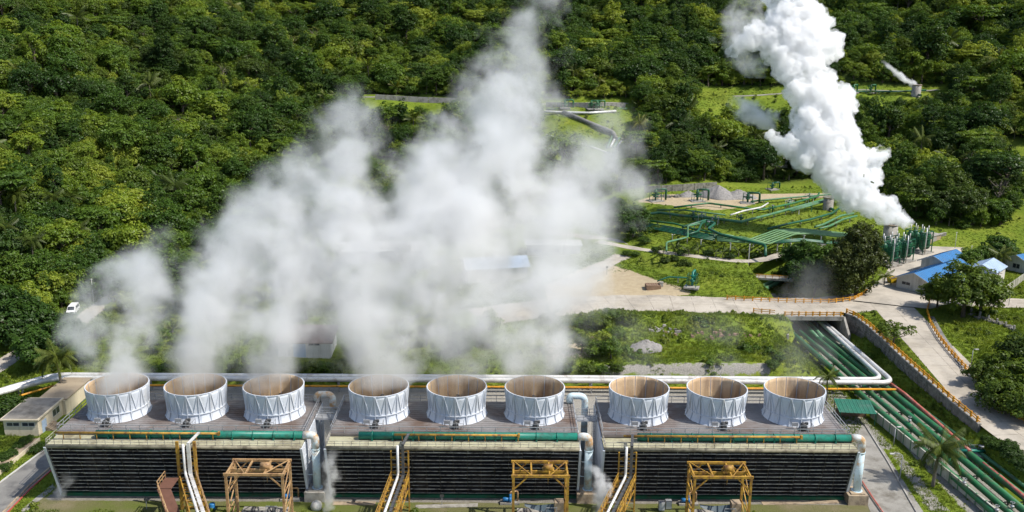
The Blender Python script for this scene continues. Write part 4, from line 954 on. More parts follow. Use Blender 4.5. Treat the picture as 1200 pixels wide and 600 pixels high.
# kerbs and plant road on the left
pr = [G(a, c, 0)[:2] for a, c in [(-60, 600), (0, 566), (54, 526), (71, 509), (86, 505), (72, 540), (60, 551), (10, 600), (-10, 640), (-100, 640)]]
sheet('plant_road', pr, 0.045, M['asphalt'])
def kerb(name, pts, mat, w=0.25, h=0.16):
    b = MB()
    for a, c in zip(pts[:-1], pts[1:]): b.bar(xy(a, h/2+0.02), xy(c, h/2+0.02), w, h)
    return tag(b.build(name, mat), kind='structure')
kerb('white_kerb', [G(a, c, 0) for a, c in [(-60, 607), (0, 566), (54, 526), (71, 509)]], M['frame'])
kerb('red_kerb', [G(a, c, 0) for a, c in [(61, 551), (36, 573), (11, 599), (-10, 620)]], surf('red_kerb_paint', (0.45, 0.07, 0.05), (0.38, 0.09, 0.07), 1.0, 0.7), 0.2)
kerb('tan_kerb', [G(a, c, 0) for a, c in [(58, 549), (33, 571), (7, 598), (-14, 619)]], M['tanblock'], 0.3, 0.2)
sheet('paved_strip', [G(a, c, 0)[:2] for a, c in [(62, 567), (65, 572), (30, 600), (22, 600)]], 0.04, M['concrete'])
p0 = G(0, 551, 0); p1 = G(41, 517, 0); T = empty('planter_wall', xy(p0, 0), math.atan2(p1[1]-p0[1], p1[0]-p0[0]), 'low brownish brick planter strip left of the plant road', 'planter')
b = MB(); L = np.hypot(*(p1-p0)[:2]); b.box((-6, -0.8, 0), (L, 0.8, 0.55)); b.build('planter_bed', M['tanblock'], T)
b = MB(); b.box((-6, -0.95, 0), (L, -0.8, 0.7)); b.box((-6, 0.8, 0), (L, 0.95, 0.7)); b.build('edging', M['cream'], T)
def hedge(px, py, w, d, h, label):
    p = G(px, py, 0); HEDGES.append((p, w, d, h, label))
HEDGES = []
# gabled buildings
def gable_house(p, rz, L, W, h, rise, roof, wall, label, over=0.8, name='gabled_house', ribs=True, win=(), zb=None):
    T = empty(name, (p[0], p[1], float(ground(p[0], p[1])) if zb is None else zb), rz, label, 'building')
    b = MB(); b.add([(0, -W/2, -0.5), (L, -W/2, -0.5), (L, W/2, -0.5), (0, W/2, -0.5), (0, -W/2, h), (L, -W/2, h), (L, W/2, h), (0, W/2, h), (0, 0, h+rise), (L, 0, h+rise)],
        [(0,1,5,4),(2,3,7,6),(0,4,8,7,3),(1,2,6,9,5),(4,5,9,8),(6,7,8,9)]); b.build('wall', wall, T)
    for s in (-1, 1):
        r = MB(); e = W/2+over; sl = rise/(W/2); z0 = h+rise+0.15; z1 = h-sl*over+0.15
        r.add([(-over, 0, z0), (L+over, 0, z0), (L+over, s*e, z1), (-over, s*e, z1), (-over, 0, z0-0.1), (L+over, 0, z0-0.1), (L+over, s*e, z1-0.1), (-over, s*e, z1-0.1)],
              [(0,1,2,3) if s < 0 else (3,2,1,0), (7,6,5,4) if s < 0 else (4,5,6,7), (3,2,6,7), (0,3,7,4), (1,5,6,2)])
        if ribs:
            for x in np.arange(-over+0.3, L+over, 0.9): r.bar((x, 0, z0+0.01), (x, s*e, z1+0.01), 0.06, 0.05)
        r.build('roof', roof, T)
    e = W/2+over; sl = rise/(W/2)
    for x in (-over-0.03, L+over+0.03):
        f = MB()
        for s in (-1, 1): f.bar((x, 0, h+rise+0.06), (x, s*e, h-sl*over+0.06), 0.05, 0.28)
        f.build('barge_board', M['frame'], T)
    for (axis, u, z, w_, h_) in win:
        if axis == 'g': quad_window(T, (0, u, z), w_, h_, '-y')
        elif axis == 'f': quad_window(T, (u, -W/2, z), w_, h_, 'x')
    return T
hc = (G(1050, 337, 5.25)+G(1092, 346, 5.25))/2; rz = math.atan2(248.5-232.6, 123.8-104.3)
gable_house(hc, rz, 22, 9.4, 3.0, 2.0, M['bluroof'], M['wplaster'], 'long white building with blue gabled roof beside the big tree', 1.0, 'blue_roofed_building', win=[('g', -2.2, 1.5, 2.2, 0.7), ('g', 2.2, 1.5, 2.2, 0.7), ('f', 4, 1.3, 2, 1.0), ('f', 8, 1.3, 2, 1.0), ('f', 12, 1.3, 2, 1.0)])
p = hc+np.array([12.0, 16.5, 0]); gable_house(p, rz, 11, 7, 3.4, 1.6, M['bluroof'], M['wplaster'], 'smaller white building with blue roof behind the long blue-roofed one', 0.8, 'blue_roofed_building')
p = G(1148, 336, 5.2); gable_house(p, R_(48), 9, 6.5, 4.4, 1.5, M['lbroof'], M['wplaster'], 'small white hall with pale blue gabled roof by the slatted fence', 0.4, 'white_hall', win=[('g', 0, 1.0, 1.6, 1.8)])
p = G(1122, 341, 5.2); gable_house(p, R_(20), 9, 4.5, 2.6, 0.6, M['lbroof'], M['wplaster'], 'low annex with pale blue roof right of the big tree', 0.4, 'low_annex', ribs=True)
p = G(1190, 318, 5.3); gable_house(p, R_(30), 10, 8, 2.8, 1.8, M['bluroof'], M['wplaster'], 'blue-roofed house at the right edge of the picture', 0.8, 'blue_roofed_building', win=[('g', 0, 1.0, 2.0, 1.2)])
# yellow container/bin by the house
p = G(1046, 331, 5.3); T = empty('yellow_skip', (p[0], p[1], float(ground(p[0], p[1]))), 0.4, 'yellow bin against the white blue-roofed building', 'bin')
b = MB(); b.add([(-1.2, -0.6, 0.15), (1.2, -0.6, 0.15), (1.2, 0.6, 0.15), (-1.2, 0.6, 0.15), (-1.5, -0.75, 1.4), (1.5, -0.75, 1.4), (1.5, 0.75, 1.4), (-1.5, 0.75, 1.4)], [(0,3,2,1),(0,1,5,4),(1,2,6,5),(2,3,7,6),(3,0,4,7),(4,5,6,7)]); b.build('bin_body', surf('bright_yellow_paint', (0.62, 0.42, 0.02), (0.55, 0.36, 0.02), 1, 0.5), T)
b = MB(); b.box((-1.55, -0.8, 1.4), (1.55, -0.7, 1.5)); b.box((-1.55, 0.7, 1.4), (1.55, 0.8, 1.5)); b.build('rim', M['yellow'], T)
# slatted fence on the right
f0 = G(1168, 352, 5.1); f1 = G(1203, 327, 5.1); d = f1-f0; L = np.hypot(d[0], d[1]); T = empty('slatted_fence', on(f0[0], f0[1]), math.atan2(d[1], d[0]), 'tall grey slatted fence in front of the white hall', 'fence')
b = MB(); b.box((0, -0.05, 0), (0.85, 0.05, 2.3)); sm_ = b.mesh('slat', M['cwall'])
for k in range(int(L/0.95)): link('slat', sm_, T, (k*0.95, random.uniform(-0.03, 0.03), 0))
p = G(1166, 352, 5.1); T = empty('utility_pole', on(p[0], p[1]), 0, 'dark utility pole at the end of the slatted fence', 'pole')
b = MB(); b.tube([(0, 0, 0), (0, 0, 7.5)], [0.16, 0.1], 8); b.build('pole_shaft', M['bark'], T); b = MB(); b.bar((-0.8, 0, 6.9), (0.8, 0, 6.9), 0.1); b.build('cross_arm', M['bark'], T)
for i, (px, py, h) in enumerate([(1119, 291, 5), (1036, 302, 5), (1182, 358, 4), (48, 267, 7), (110, 355, 6), (1137, 304, 4)]):
    p = HIT(px, py); T = empty('utility_pole', p, 0, ('thin pale pole at the edge of the lawn by the yard', 'thin pole beside the green scrubber towers', 'thin pole on the verge near the east road', 'thin pole among the trees above the left hill road', 'pale pole beside the hill road near the steam', 'short pole between the lawn and the garden trees')[i], 'pole')
    b = MB(); b.tube([(0, 0, -0.3), (0, 0, h)], [0.09, 0.06], 8); b.build('pole_shaft', M['frame'], T); b = MB(); b.bar((-0.3, 0, h-0.2), (0.3, 0, h-0.2), 0.07); b.build('cross_arm', M['frame'], T)
# low stone wall and posts on the far right verge
e = [HIT(*q) for q in [(1138, 369), (1150, 374), (1166, 378), (1180, 383), (1192, 388)]]
T = empty('rubble_row', e[0], 0, 'broken row of pale rubble and posts on the grass near the big tree', 'rubble'); o = e[0]
for k in range(46):
    u = random.random()*3.99; a, c = e[int(u)], e[int(u)+1]; p = a+(c-a)*(u % 1)-o+np.array([random.uniform(-0.7, 0.7), random.uniform(-0.7, 0.7), 0]); s = random.uniform(0.25, 0.6)
    b = MB(); b.add([tuple(np.array(v)*s*np.array([random.uniform(.7, 1.2) for _ in range(3)])) for v in [(-1,-1,-.3),(1,-1,-.3),(1,1,-.3),(-1,1,-.3),(-.8,-.7,.7),(.7,-.8,.8),(.8,.7,.6),(-.7,.8,.8)]], [(0,3,2,1),(4,5,6,7),(0,1,5,4),(1,2,6,5),(2,3,7,6),(3,0,4,7)])
    b.build('stone', M['stone'], T, (p[0], p[1], float(ground(p[0]+o[0], p[1]+o[1]))-o[2]+0.1))
for k in range(7):
    p = HIT(1128+k*10, 364+k*4); b = MB(); b.box((-0.18, -0.18, -0.3), (0.18, 0.18, 1.3)); b.build('post', M['concrete'], T, p-o)
# buildings half hidden in the steam
p = G(326, 416, 1.7); T = empty('white_workshop', on(p[0], p[1]), 0, 'white workshop with brown roof half hidden in steam behind the left tower', 'building')
b = MB(); b.box((0, 0, -0.3), (11, 7, 3.4)); b.build('wall', M['wplaster'], T)
b = MB(); b.add([(-0.6, -0.7, 3.4), (11.6, -0.7, 3.4), (11.6, 7.7, 4.6), (-0.6, 7.7, 4.6), (-0.6, -0.7, 3.2), (11.6, -0.7, 3.2), (11.6, 7.7, 4.4), (-0.6, 7.7, 4.4)], [(0,1,2,3),(7,6,5,4),(0,4,5,1),(1,5,6,2),(2,6,7,3),(3,7,4,0)]); b.build('roof', M['brnroof'], T)
b = MB(); b.box((3.2, -0.05, 0), (5.8, 0.03, 3.0)); b.build('door', M['lbroof'], T)
quad_window(T, (1.4, 0, 2.6), 2.0, 0.5, 'x'); quad_window(T, (7.6, 0, 2.6), 2.4, 0.5, 'x')
p = G(618, 291, 7.5); T = empty('white_roofed_shed', on(p[0], p[1]), 0, 'long shed with white flat roof showing through the steam', 'building')
b = MB(); b.box((0, 0, -1), (15, 6, 3.0)); b.build('wall', M['wplaster'], T); b = MB(); b.box((-0.6, -0.6, 3.0), (15.6, 6.6, 3.3)); b.build('roof', M['frame'], T)
quad_window(T, (3, 0, 1.1), 2, 1.1, 'x'); quad_window(T, (8, 0, 1.1), 2, 1.1, 'x')
p = G(545, 318, 6); gable_house(p, R_(12), 16, 8, 4, 1.8, M['lbroof'], M['wplaster'], 'hall with pale blue roof deep inside the steam', 0.6, 'steam_hidden_hall')
p = G(400, 298, 4.5); gable_house(p, R_(5), 24, 9, 4, 1.5, M['wplaster'], M['wplaster'], 'long pale hall behind the steam on the left', 0.6, 'pale_hall')
# terrace buildings
p = HIT(662, 176); T = empty('terrace_hut', p, 0, 'small flat-roofed hut on the upper terrace field', 'building')
b = MB(); b.box((-2.8, 0, -0.5), (2.8, 3.5, 2.6)); b.build('wall', M['wplaster'], T); b = MB(); b.box((-3.3, -0.5, 2.6), (3.3, 4, 2.9)); b.build('roof', M['flatroof'], T); quad_window(T, (0, 0, 1.0), 2.2, 1.0, 'x')
p = HIT(915, 196); T = empty('pale_hut', p, 0, 'pale building peeking out left of the dense white plume', 'building')
b = MB(); b.box((-4, 0, -1.5), (6, 5, 3.0)); b.build('wall', M['wplaster'], T); b = MB(); b.box((-4.4, -0.4, 3.0), (6.4, 5.4, 3.3)); b.build('roof', M['frame'], T)
for k in range(3): quad_window(T, (-2+k*2.6, 0, 1.0), 1.4, 1.0, 'x')
for i, (px, py) in enumerate([(86, 196), (15, 322), (112, 262)]):
    p = HIT(px, py); T = empty('tin_hut', p, 0.3*i, ('tiny tin-roofed hut among the trees of the left hillside', 'grey hut roof at the left edge by the hill road', 'tiny pale hut in the scrub of the left slope')[i], 'hut')
    b = MB(); b.box((-1.6, -1.2, -0.5), (1.6, 1.2, 2.4)); b.build('wall', M['wood'], T); b = MB(); b.add([(-2, -1.7, 2.4), (2, -1.7, 2.4), (2, 1.7, 3.1), (-2, 1.7, 3.1), (-2, -1.7, 2.3), (2, -1.7, 2.3), (2, 1.7, 3.0), (-2, 1.7, 3.0)], [(0,1,2,3),(7,6,5,4),(0,4,5,1),(1,5,6,2),(2,6,7,3),(3,7,4,0)]); b.build('roof', M['steel'], T)
# ================================================================== WELL PAD, SCRUBBERS, FAR INSTALLATIONS
def padz(px, py): return HIT(px, py)
def pad_pipe(pix, h, r, mat, label, sup=6.0, group='green pipes of the well pad', rad=1.0, supm=None, n=10):
    pts = []
    for (a, c) in pix:
        p = HIT(a, c); q = G(a, c, p[2]+h); pts.append((q[0], q[1], p[2]+h))
    return pipe_thing('green_pipe', pts, r, mat, label, group, rad, n, sup, supm)
pad_pipe([(748, 253), (772, 249), (800, 253), (830, 255), (868, 260), (900, 252), (940, 241), (985, 229)], 1.6, 0.42, M['green2'], 'long raised green pipe that kinks across the middle of the well pad', 7)
pad_pipe([(800, 266), (828, 258), (838, 262), (830, 268), (845, 275), (870, 281), (897, 287), (897, 300)], 2.6, 0.4, M['dgreen'], 'green pipe on tall posts along the front of the well pad', 7)
pad_pipe([(790, 243), (830, 238), (860, 242), (892, 246), (930, 238), (958, 230), (960, 226)], 1.0, 0.32, M['green'], 'green pipe along the dirt strip of the well pad', 8)
pad_pipe([(781, 294), (781, 284), (806, 278), (806, 265), (820, 262)], 3.0, 0.25, M['green2'], 'thin green pipe on a tall goalpost at the left of the well pad', 9)
pad_pipe([(955, 266), (965, 263), (985, 253), (1000, 250)], 1.4, 0.35, M['green2'], 'bent pair pipe by the dark feathery tree, front one', 7, 'bent pipes beside the feathery tree')
pad_pipe([(960, 268), (972, 265), (988, 257), (1004, 253)], 1.4, 0.35, M['green2'], 'bent pair pipe by the dark feathery tree, rear one', 7, 'bent pipes beside the feathery tree')
# multi-pipe racks (rows of parallel pale green pipes)
def rack(pix, n, gap, h, r, mat, label):
    P = []
    for a, c in pix:
        g = HIT(a, c); q = G(a, c, g[2]+h); P.append(np.array([q[0], q[1], g[2]+h]))
    o = P[0].copy(); o[2] = float(ground(o[0], o[1])); T = empty('pipe_rack', o, 0, label, 'pipe rack', 'pipe racks on the well pad')
    for k in range(n):
        Q = []
        for i, p in enumerate(P):
            t = P[min(i+1, len(P)-1)]-P[max(i-1, 0)]; t[2] = 0; t /= np.linalg.norm(t); s = np.array([-t[1], t[0], 0]); Q.append(p+s*gap*(k-(n-1)/2)-o)
        b = MB(); b.tube(bend(Q, 0.8), r, 8); b.build('pipe_run', mat, T)
    for a, c in zip(P[:-1], P[1:]):
        L = np.linalg.norm(c-a); d = (c-a)/L; s = np.array([-d[1], d[0], 0]); m_ = max(1, int(L/6.5)); w = gap*n/2
        for k in range(m_):
            p = a+(c-a)*(k+0.5)/m_; b = MB(); b.bar(p-s*w-o-np.array([0, 0, r+0.12]), p+s*w-o-np.array([0, 0, r+0.12]), 0.2, 0.2)
            for e in (-1, 1):
                q = p+s*w*e*0.9; b.bar((q[0]-o[0], q[1]-o[1], float(ground(q[0], q[1]))-o[2]-0.2), (q[0]-o[0], q[1]-o[1], p[2]-o[2]-r-0.12), 0.24)
            b.build('trestle', M['green2'] if k % 2 else M['frame'], T)
rack([(840, 279), (872, 281), (890, 283), (920, 272), (945, 271), (1000, 277)], 6, 1.3, 1.9, 0.24, surf('dusty_green_paint', (0.10, 0.21, 0.09), (0.14, 0.25, 0.11), 0.3, 0.5), 'wide rack of pale green pipes bending along the pad front')
rack([(745, 262), (780, 268), (815, 275), (840, 279)], 5, 1.5, 1.5, 0.24, M['dgreen'], 'wide rack of dark green pipes at the left of the pad')
rack([(925, 247), (955, 238), (985, 231), (1015, 228)], 3, 0.9, 1.5, 0.26, M['green2'], 'narrow rack of green pipes at the back right of the pad')
rack([(905, 284), (940, 281), (1005, 288)], 4, 0.8, 1.7, 0.24, M['dgreen'], 'rack of dark green pipes in front of the feathery tree')
pad_pipe([(752, 258), (790, 262), (812, 268), (826, 271), (860, 277)], 1.2, 0.3, M['green'], 'green pipe in front of the long kinked pipe at the pad centre', 8)
pad_pipe([(770, 246), (800, 246), (826, 249), (850, 252)], 1.1, 0.26, M['green2'], 'thin pale green pipe between the dirt strip and the kinked pipe', 8)
pad_pipe([(900, 268), (925, 262), (950, 257), (975, 250), (985, 243)], 1.3, 0.34, M['dgreen'], 'dark green pipe crossing the right lawn of the pad', 8)
pad_pipe([(880, 236), (910, 233), (945, 230), (1000, 226)], 0.9, 0.3, M['green2'], 'green pipe along the back edge of the pad', 9)
pad_pipe([(856, 252), (872, 247), (892, 243), (900, 238)], 1.2, 0.28, M['silver'], 'white pipe crossing the kinked green pipe on the pad', 7)
pad_pipe([(806, 275), (818, 271), (822, 262), (832, 258)], 2.2, 0.3, M['dgreen'], 'short dark green loop at the junction of the pad pipes', 6)
# wellheads
def wellhead(p, h, label, rz=0.0, mat=None, s=1.0):
    mat = mat or M['dgreen']; T = empty('wellhead', p, rz, label, 'wellhead', 'wellheads')
    b = MB(); b.tube([(0, 0, 0), (0, 0, h)], 0.3*s, 10); b.tube([(0, 0, h*0.35), (0, 0, h*0.45)], 0.6*s, 10); b.tube([(0, 0, h*0.7), (0, 0, h*0.78)], 0.55*s, 10); b.build('well_stem', mat, T)
    b = MB(); b.tube(bend([(0, 0, h*0.95), (3.2*s, 0, h*0.95), (3.2*s, 0, 0.3)], 0.7), 0.3*s, 10); b.build('flow_loop', mat, T)
    b = MB(); b.tube([(-1.2*s, 0, h*0.55), (1.2*s, 0, h*0.55)], 0.22*s, 8); b.lathe([(0.5*s, 0), (0.55*s, 0.06), (0.5*s, 0.12), (0.45*s, 0.06), (0.5*s, 0)], 12, (0, -0.4, h*0.62)); b.build('valve', mat, T)
    for x, y in ((-1.3*s, -1.1*s), (1.3*s, -1.1*s), (-1.3*s, 1.1*s), (1.3*s, 1.1*s)):
        b = MB(); b.bar((x, y, 0), (x, y, h*0.6), 0.14*s); b.build('frame_post', mat, T)
    b = MB(); rails(b, [(-1.3*s, -1.1*s, h*0.6), (1.3*s, -1.1*s, h*0.6), (1.3*s, 1.1*s, h*0.6), (-1.3*s, 1.1*s, h*0.6), (-1.3*s, -1.1*s, h*0.6)], 0.9*s, 1.3, 0.07*s, ()); b.build('platform_rail', mat, T)
    b = MB(); b.box((-2*s, -1.8*s, -0.2), (2*s, 1.8*s, 0.25)); b.build('cellar_slab', M['concrete'], T)
wellhead(HIT(768, 236), 4.2, 'green wellhead at the left of the dirt strip on the pad', 0.3, s=1.2)
wellhead(HIT(817, 236), 4.2, 'green wellhead in front of the gravel heap on the pad', 0.1, s=1.2)
wellhead(HIT(876, 238), 3.8, 'green wellhead right of the gravel heap on the pad', -0.2, s=1.2)
wellhead(HIT(905, 222), 2.6, 'small green wellhead at the back right of the pad', 0.4)
wellhead(HIT(811, 337), 3.8, 'green wellhead on the grassy mound beside the main road', 1.2, M['teal'], 1.0)
pipe_thing('green_pipe', [xy(HIT(770, 333), HIT(770, 333)[2]+0.6), xy(HIT(783, 330), HIT(783, 330)[2]+1.2), xy(HIT(806, 334), HIT(806, 334)[2]+1.6)], 0.16, M['teal'], 'thin teal pipe from the brown pit to the wellhead by the road', rad=0.8, sup=4)
p = HIT(765, 338); T = empty('brown_pit', p, 0.05, 'square brown walled pit on the sandy patch by the road', 'pit')
for a, c in (((-1.8, -1.3, -0.2), (1.8, -1.1, 1.0)), ((-1.8, 1.1, -0.2), (1.8, 1.3, 1.0)), ((-1.8, -1.1, -0.2), (-1.6, 1.1, 1.0)), ((1.6, -1.1, -0.2), (1.8, 1.1, 1.0))):
    b = MB(); b.box(a, c); b.build('wall', M['wood'], T)
for k in range(5): b = MB(); b.box((-1.5+k*0.6, -1.1, 0.85), (-1.0+k*0.6, 1.1, 0.92)); b.build('plank', M['wood'], T)
for i, (px, py) in enumerate([(711, 322), (775, 336)]):
    p = HIT(px, py); T = empty('sign_post' if i == 0 else 'concrete_marker', p, 0, ('brown signpost on the sandy patch', 'pale concrete block beside the brown pit')[i], ('sign', 'block')[i])
    if i == 0:
        b = MB(); b.bar((0, 0, -0.2), (0, 0, 2.2), 0.12); b.build('post', M['bark'], T); b = MB(); b.box((-0.3, -0.06, 1.7), (0.3, 0.0, 2.2)); b.build('board', M['wood'], T)
    else:
        b = MB(); b.box((-0.4, -0.4, -0.2), (0.4, 0.4, 1.1)); b.box((-0.45, -0.45, 1.1), (0.45, 0.45, 1.2)); b.build('block', M['concrete'], T)
for i, (a, c) in enumerate([(822, 259), (830, 270), (925, 243), (812, 258), (838, 263), (905, 250), (948, 236), (868, 262)]):
    p = HIT(a, c); T = empty('pipe_valve', p, 0.3*i, 'small valve frame on the pad pipes, '+('at the junction top', 'at the junction foot', 'on the right crossing', 'left of the junction', 'right of the junction', 'halfway along the kinked pipe', 'near the back right', 'at the kink')[i], 'valve', 'valve frames on the well pad')
    b = MB(); b.tube([(0, 0, 0), (0, 0, 2.6)], 0.22, 8); b.tube([(-0.8, 0, 1.7), (0.8, 0, 1.7)], 0.3, 8); b.build('valve_body', M['dgreen'] if i % 2 else M['green2'], T)
    b = MB(); rails(b, [(-1.2, -0.9, 1.2), (1.2, -0.9, 1.2), (1.2, 0.9, 1.2), (-1.2, 0.9, 1.2)], 1.1, 1.2, 0.08)
    for x in (-1.2, 1.2):
        for y in (-0.9, 0.9): b.bar((x, y, -0.3), (x, y, 1.2), 0.12)
    b.build('platform', M['green'] if i % 2 else M['frame'], T)
    b = MB(); b.lathe([(0.42, 2.6), (0.48, 2.66), (0.42, 2.72), (0.36, 2.66), (0.42, 2.6)], 12); b.build('hand_wheel', M['steel'], T)
# gravel heaps
def heap(p, r, h, label, seed):
    rng = np.random.default_rng(seed); n, mrings = 36, 14; vs = [(0, 0, h)]; fs = []
    ph = rng.uniform(0, 6.28, 6)
    for j in range(1, mrings+1):
        for k in range(n):
            a = 2*math.pi*k/n; q = j/mrings; lob = 1+0.13*math.sin(2*a+ph[0])+0.08*math.sin(3*a+ph[1])+0.05*math.sin(7*a+ph[2])
            z = h*(1-q**1.15)+0.12*rng.standard_normal()*(q < 1); vs.append((r*q*lob*math.cos(a), r*q*lob*math.sin(a)*0.8, z if j < mrings else -0.5))
    for k in range(n): fs.append((0, 1+k, 1+(k+1) % n))
    for j in range(mrings-1):
        for k in range(n): a = 1+j*n+k; c = 1+j*n+(k+1) % n; fs.append((a, a+n, c+n, c))
    b = MB(); b.add(vs, fs, True); o = b.build('gravel_heap', M['gravel'], None, p); tag(o, label, 'gravel heap', 'gravel heaps on the well pad')
heap(HIT(841, 231), 7.2, 4.3, 'tallest grey gravel heap at the back of the well pad', 1)
heap(HIT(865, 232), 6.0, 2.9, 'lower grey gravel heap right of the tallest one', 2)
heap(HIT(806, 230), 3.6, 1.9, 'small grey gravel heap left of the tallest one', 3)
heap(HIT(757, 408)+np.array([0, 0, 0.35]), 3.6, 1.3, 'low pale gravel spill on the grass bank behind the right tower', 4)
# pale rock pile
T0 = HIT(790, 231); T = empty('rubble_pile', T0, 0, 'row of pale rocks at the left end of the dirt strip', 'rocks')
def rock(T, p, s, mat):
    b = MB(); b.add([tuple(np.array(v)*s*np.array([random.uniform(.7, 1.2) for _ in range(3)])) for v in [(-1,-1,-.4),(1,-1,-.4),(1,1,-.4),(-1,1,-.4),(-.7,-.6,.7),(.6,-.7,.8),(.7,.6,.6),(-.6,.7,.8)]], [(0,3,2,1),(4,5,6,7),(0,1,5,4),(1,2,6,5),(2,3,7,6),(3,0,4,7)])
    b.build('rock', mat, T, p)
for k in range(30): rock(T, (random.uniform(-6, 5), random.uniform(-1.3, 1.3), 0.2), random.uniform(0.4, 0.9), M['stone'])
for j, (px, py, n, w, lab, mt) in enumerate([(845, 393, 34, 9, 'scattered brown debris and rocks in the hollow behind the right tower', 'wood'), (793, 390, 12, 2.5, 'small pile of pale stones in the hollow', 'stone'), (770, 388, 14, 2.5, 'few white stones on the grass of the hollow', 'concrete'), (703, 403, 26, 3.5, 'brown earth and rock face at the left of the hollow', 'tanblock')]):
    p = HIT(px, py); T = empty('debris_pile', p, 0, lab, 'debris')
    for k in range(n):
        x, y = random.gauss(0, w/2), random.gauss(0, 1.2); rock(T, (x, y, float(ground(p[0]+x, p[1]+y))-p[2]+0.1), random.uniform(0.15, 0.5 if j < 3 else 0.8), M[mt])
# ---- scrubber / muffler towers
def scrubber(p, rz, label):
    T = empty('scrubber_tower', p, rz, label, 'scrubber', 'green scrubber towers by the yard')
    for i in range(2):
        for j in range(3):
            x, y = (i-0.5)*2.4, (j-1)*2.0
            b = MB(); b.lathe([(0.0, 1.0), (0.55, 1.2), (0.85, 1.7), (0.85, 5.4), (0.55, 6.0), (0.0, 6.2)], 12, (x, y, 0)); b.build('vessel', M['dgreen'], T)
            b = MB(); b.tube([(x, y, 6.0), (x, y, 8.0)], 0.13, 8); b.build('vent_pipe', M['silver'], T)
    for x in (-2.2, 2.2):
        for y in (-3.0, 0, 3.0):
            b = MB(); b.bar((x, y, -0.5), (x, y, 6.4), 0.22); b.build('frame_post', M['dgreen'], T)
    for z in (2.2, 4.3, 6.4):
        b = MB()
        for y in (-3.0, 0, 3.0): b.bar((-2.2, y, z), (2.2, y, z), 0.2)
        for x in (-2.2, 2.2): b.bar((x, -3, z), (x, 3, z), 0.2)
        b.build('frame_ring', M['dgreen'], T)
    b = MB(); rails(b, [(-2.3, -3.1, 4.4), (2.3, -3.1, 4.4), (2.3, 3.1, 4.4), (-2.3, 3.1, 4.4), (-2.3, -3.1, 4.4)], 1.0, 1.2, 0.08); b.build('platform_rail', M['green'], T)
    b = MB(); b.box((-2.8, -3.6, -0.5), (2.8, 3.6, 0.35)); b.build('plinth', M['concrete'], T)
    b = MB(); b.tube(bend([(-2.0, -3.5, 0.3), (-2.0, -3.5, 7.0), (-0.5, -2.5, 7.6)], 0.5), 0.16, 8); b.build('downcomer', M['silver'], T)
sv = [(1037, 309), (1053, 304), (1075, 294)]
for i, (px, py) in enumerate(sv):
    p = G(px, py, 5.5); scrubber((p[0], p[1], float(ground(p[0], p[1]))), R_(35), ('green scrubber tower block nearest the feathery tree', 'middle one of the three green scrubber tower blocks', 'green scrubber tower block nearest the lawn')[i])
def silo(p, r, h, label):
    T = empty('concrete_silencer', p, 0, label, 'silencer', 'concrete steam silencers')
    b = MB(); b.lathe([(r, -1.0), (r, h), (r-0.25, h), (r-0.25, 0.5)], 28); b.build('shell', M['concrete'], T)
    b = MB(); b.lathe([(r+0.02, h-0.4), (r+0.14, h-0.38), (r+0.14, h-0.02), (r+0.02, h)], 28); b.build('rim_band', M['tanblock'], T)
    b = MB(); b.tube([(r*0.2, -r-2.5, 0.8), (r*0.2, -r+0.3, 0.8)], 0.45, 10); b.build('inlet_pipe', M['dgreen'], T)
def base_at(px, py_base): p = HIT(px, py_base); return p
silo(base_at(970, 246), 1.7, 4.4, 'round concrete silencer left of the plume, behind the feathery tree')
silo(base_at(1042, 284), 2.0, 5.6, 'round concrete silencer at the foot of the dense white plume')
p = HIT(1073, 113); silo(p, 2.0, 5.2, 'pale concrete silencer on the upper terrace with a small wisp of steam')
# low concrete basin wall right of the plume
p = HIT(1082, 284); T = empty('basin_block', p, R_(35), 'low brown concrete block at the right of the scrubber towers', 'basin'); b = MB(); b.box((-6, -2, -0.5), (6, 2, 1.8)); b.build('basin_wall', M['tanblock'], T); b = MB(); b.box((-6.2, -2.2, 1.8), (6.2, 2.2, 2.0)); b.build('coping', M['concrete'], T)
for k in range(3): b = MB(); b.box((-4.5+k*3, -2.08, 0.2), (-2.5+k*3, -2.0, 1.5)); b.build('panel', M['concrete'], T)
# lawn wall
e0 = HIT(1085, 283); e1 = HIT(1108, 276); T = empty('low_wall', e0, 0, 'low stone wall at the edge of the lawn', 'wall'); d = e1-e0
for k in range(10):
    p = d*k/10; q = d*(k+0.92)/10; b = MB(); b.bar((p[0], p[1], 0.5), (q[0], q[1], 0.5), 0.6, 1.6); b.build('stone', M['stone'], T)
b = MB(); b.bar((0, 0, 1.34), (d[0], d[1], 1.34), 0.8, 0.12); b.build('coping', M['concrete'], T)
# terrace wall behind the terrace road and pipes there
def terrace_wall(pix, h, label, mat):
    P = [HIT(*q) for q in pix]; o = P[0]; T = empty('terrace_wall', o, 0, label, 'wall')
    for i, (a, c) in enumerate(zip(P[:-1], P[1:])):
        n = max(1, int(np.linalg.norm(c-a)/4))
        for k in range(n):
            p = a+(c-a)*k/n-o; q = a+(c-a)*(k+0.96)/n-o; b = MB(); b.bar((p[0], p[1], p[2]+h/2-0.3), (q[0], q[1], q[2]+h/2-0.3), 0.4, h+0.6); b.build('panel', mat, T)
terrace_wall([(440, 117), (490, 120), (540, 122)], 2.2, 'grey wall along the terrace road, left stretch above the steam', M['concrete'])
terrace_wall([(640, 126), (690, 127), (733, 127)], 2.2, 'grey wall along the terrace road, right of the tall steam plume', M['concrete'])
terrace_wall([(755, 226), (775, 225), (800, 224), (840, 221)], 2.4, 'old stone wall at the back of the well pad', M['stone'])
def far_pipe(pix, h, r, mat, label, sup=10): 
    pts = [(lambda p: (p[0], p[1], p[2]+h))(HIT(*q)) for q in pix]
    pipe_thing('terrace_pipe', pts, r, mat, label, 'pipes on the upper terraces', 1.0, 8, sup)
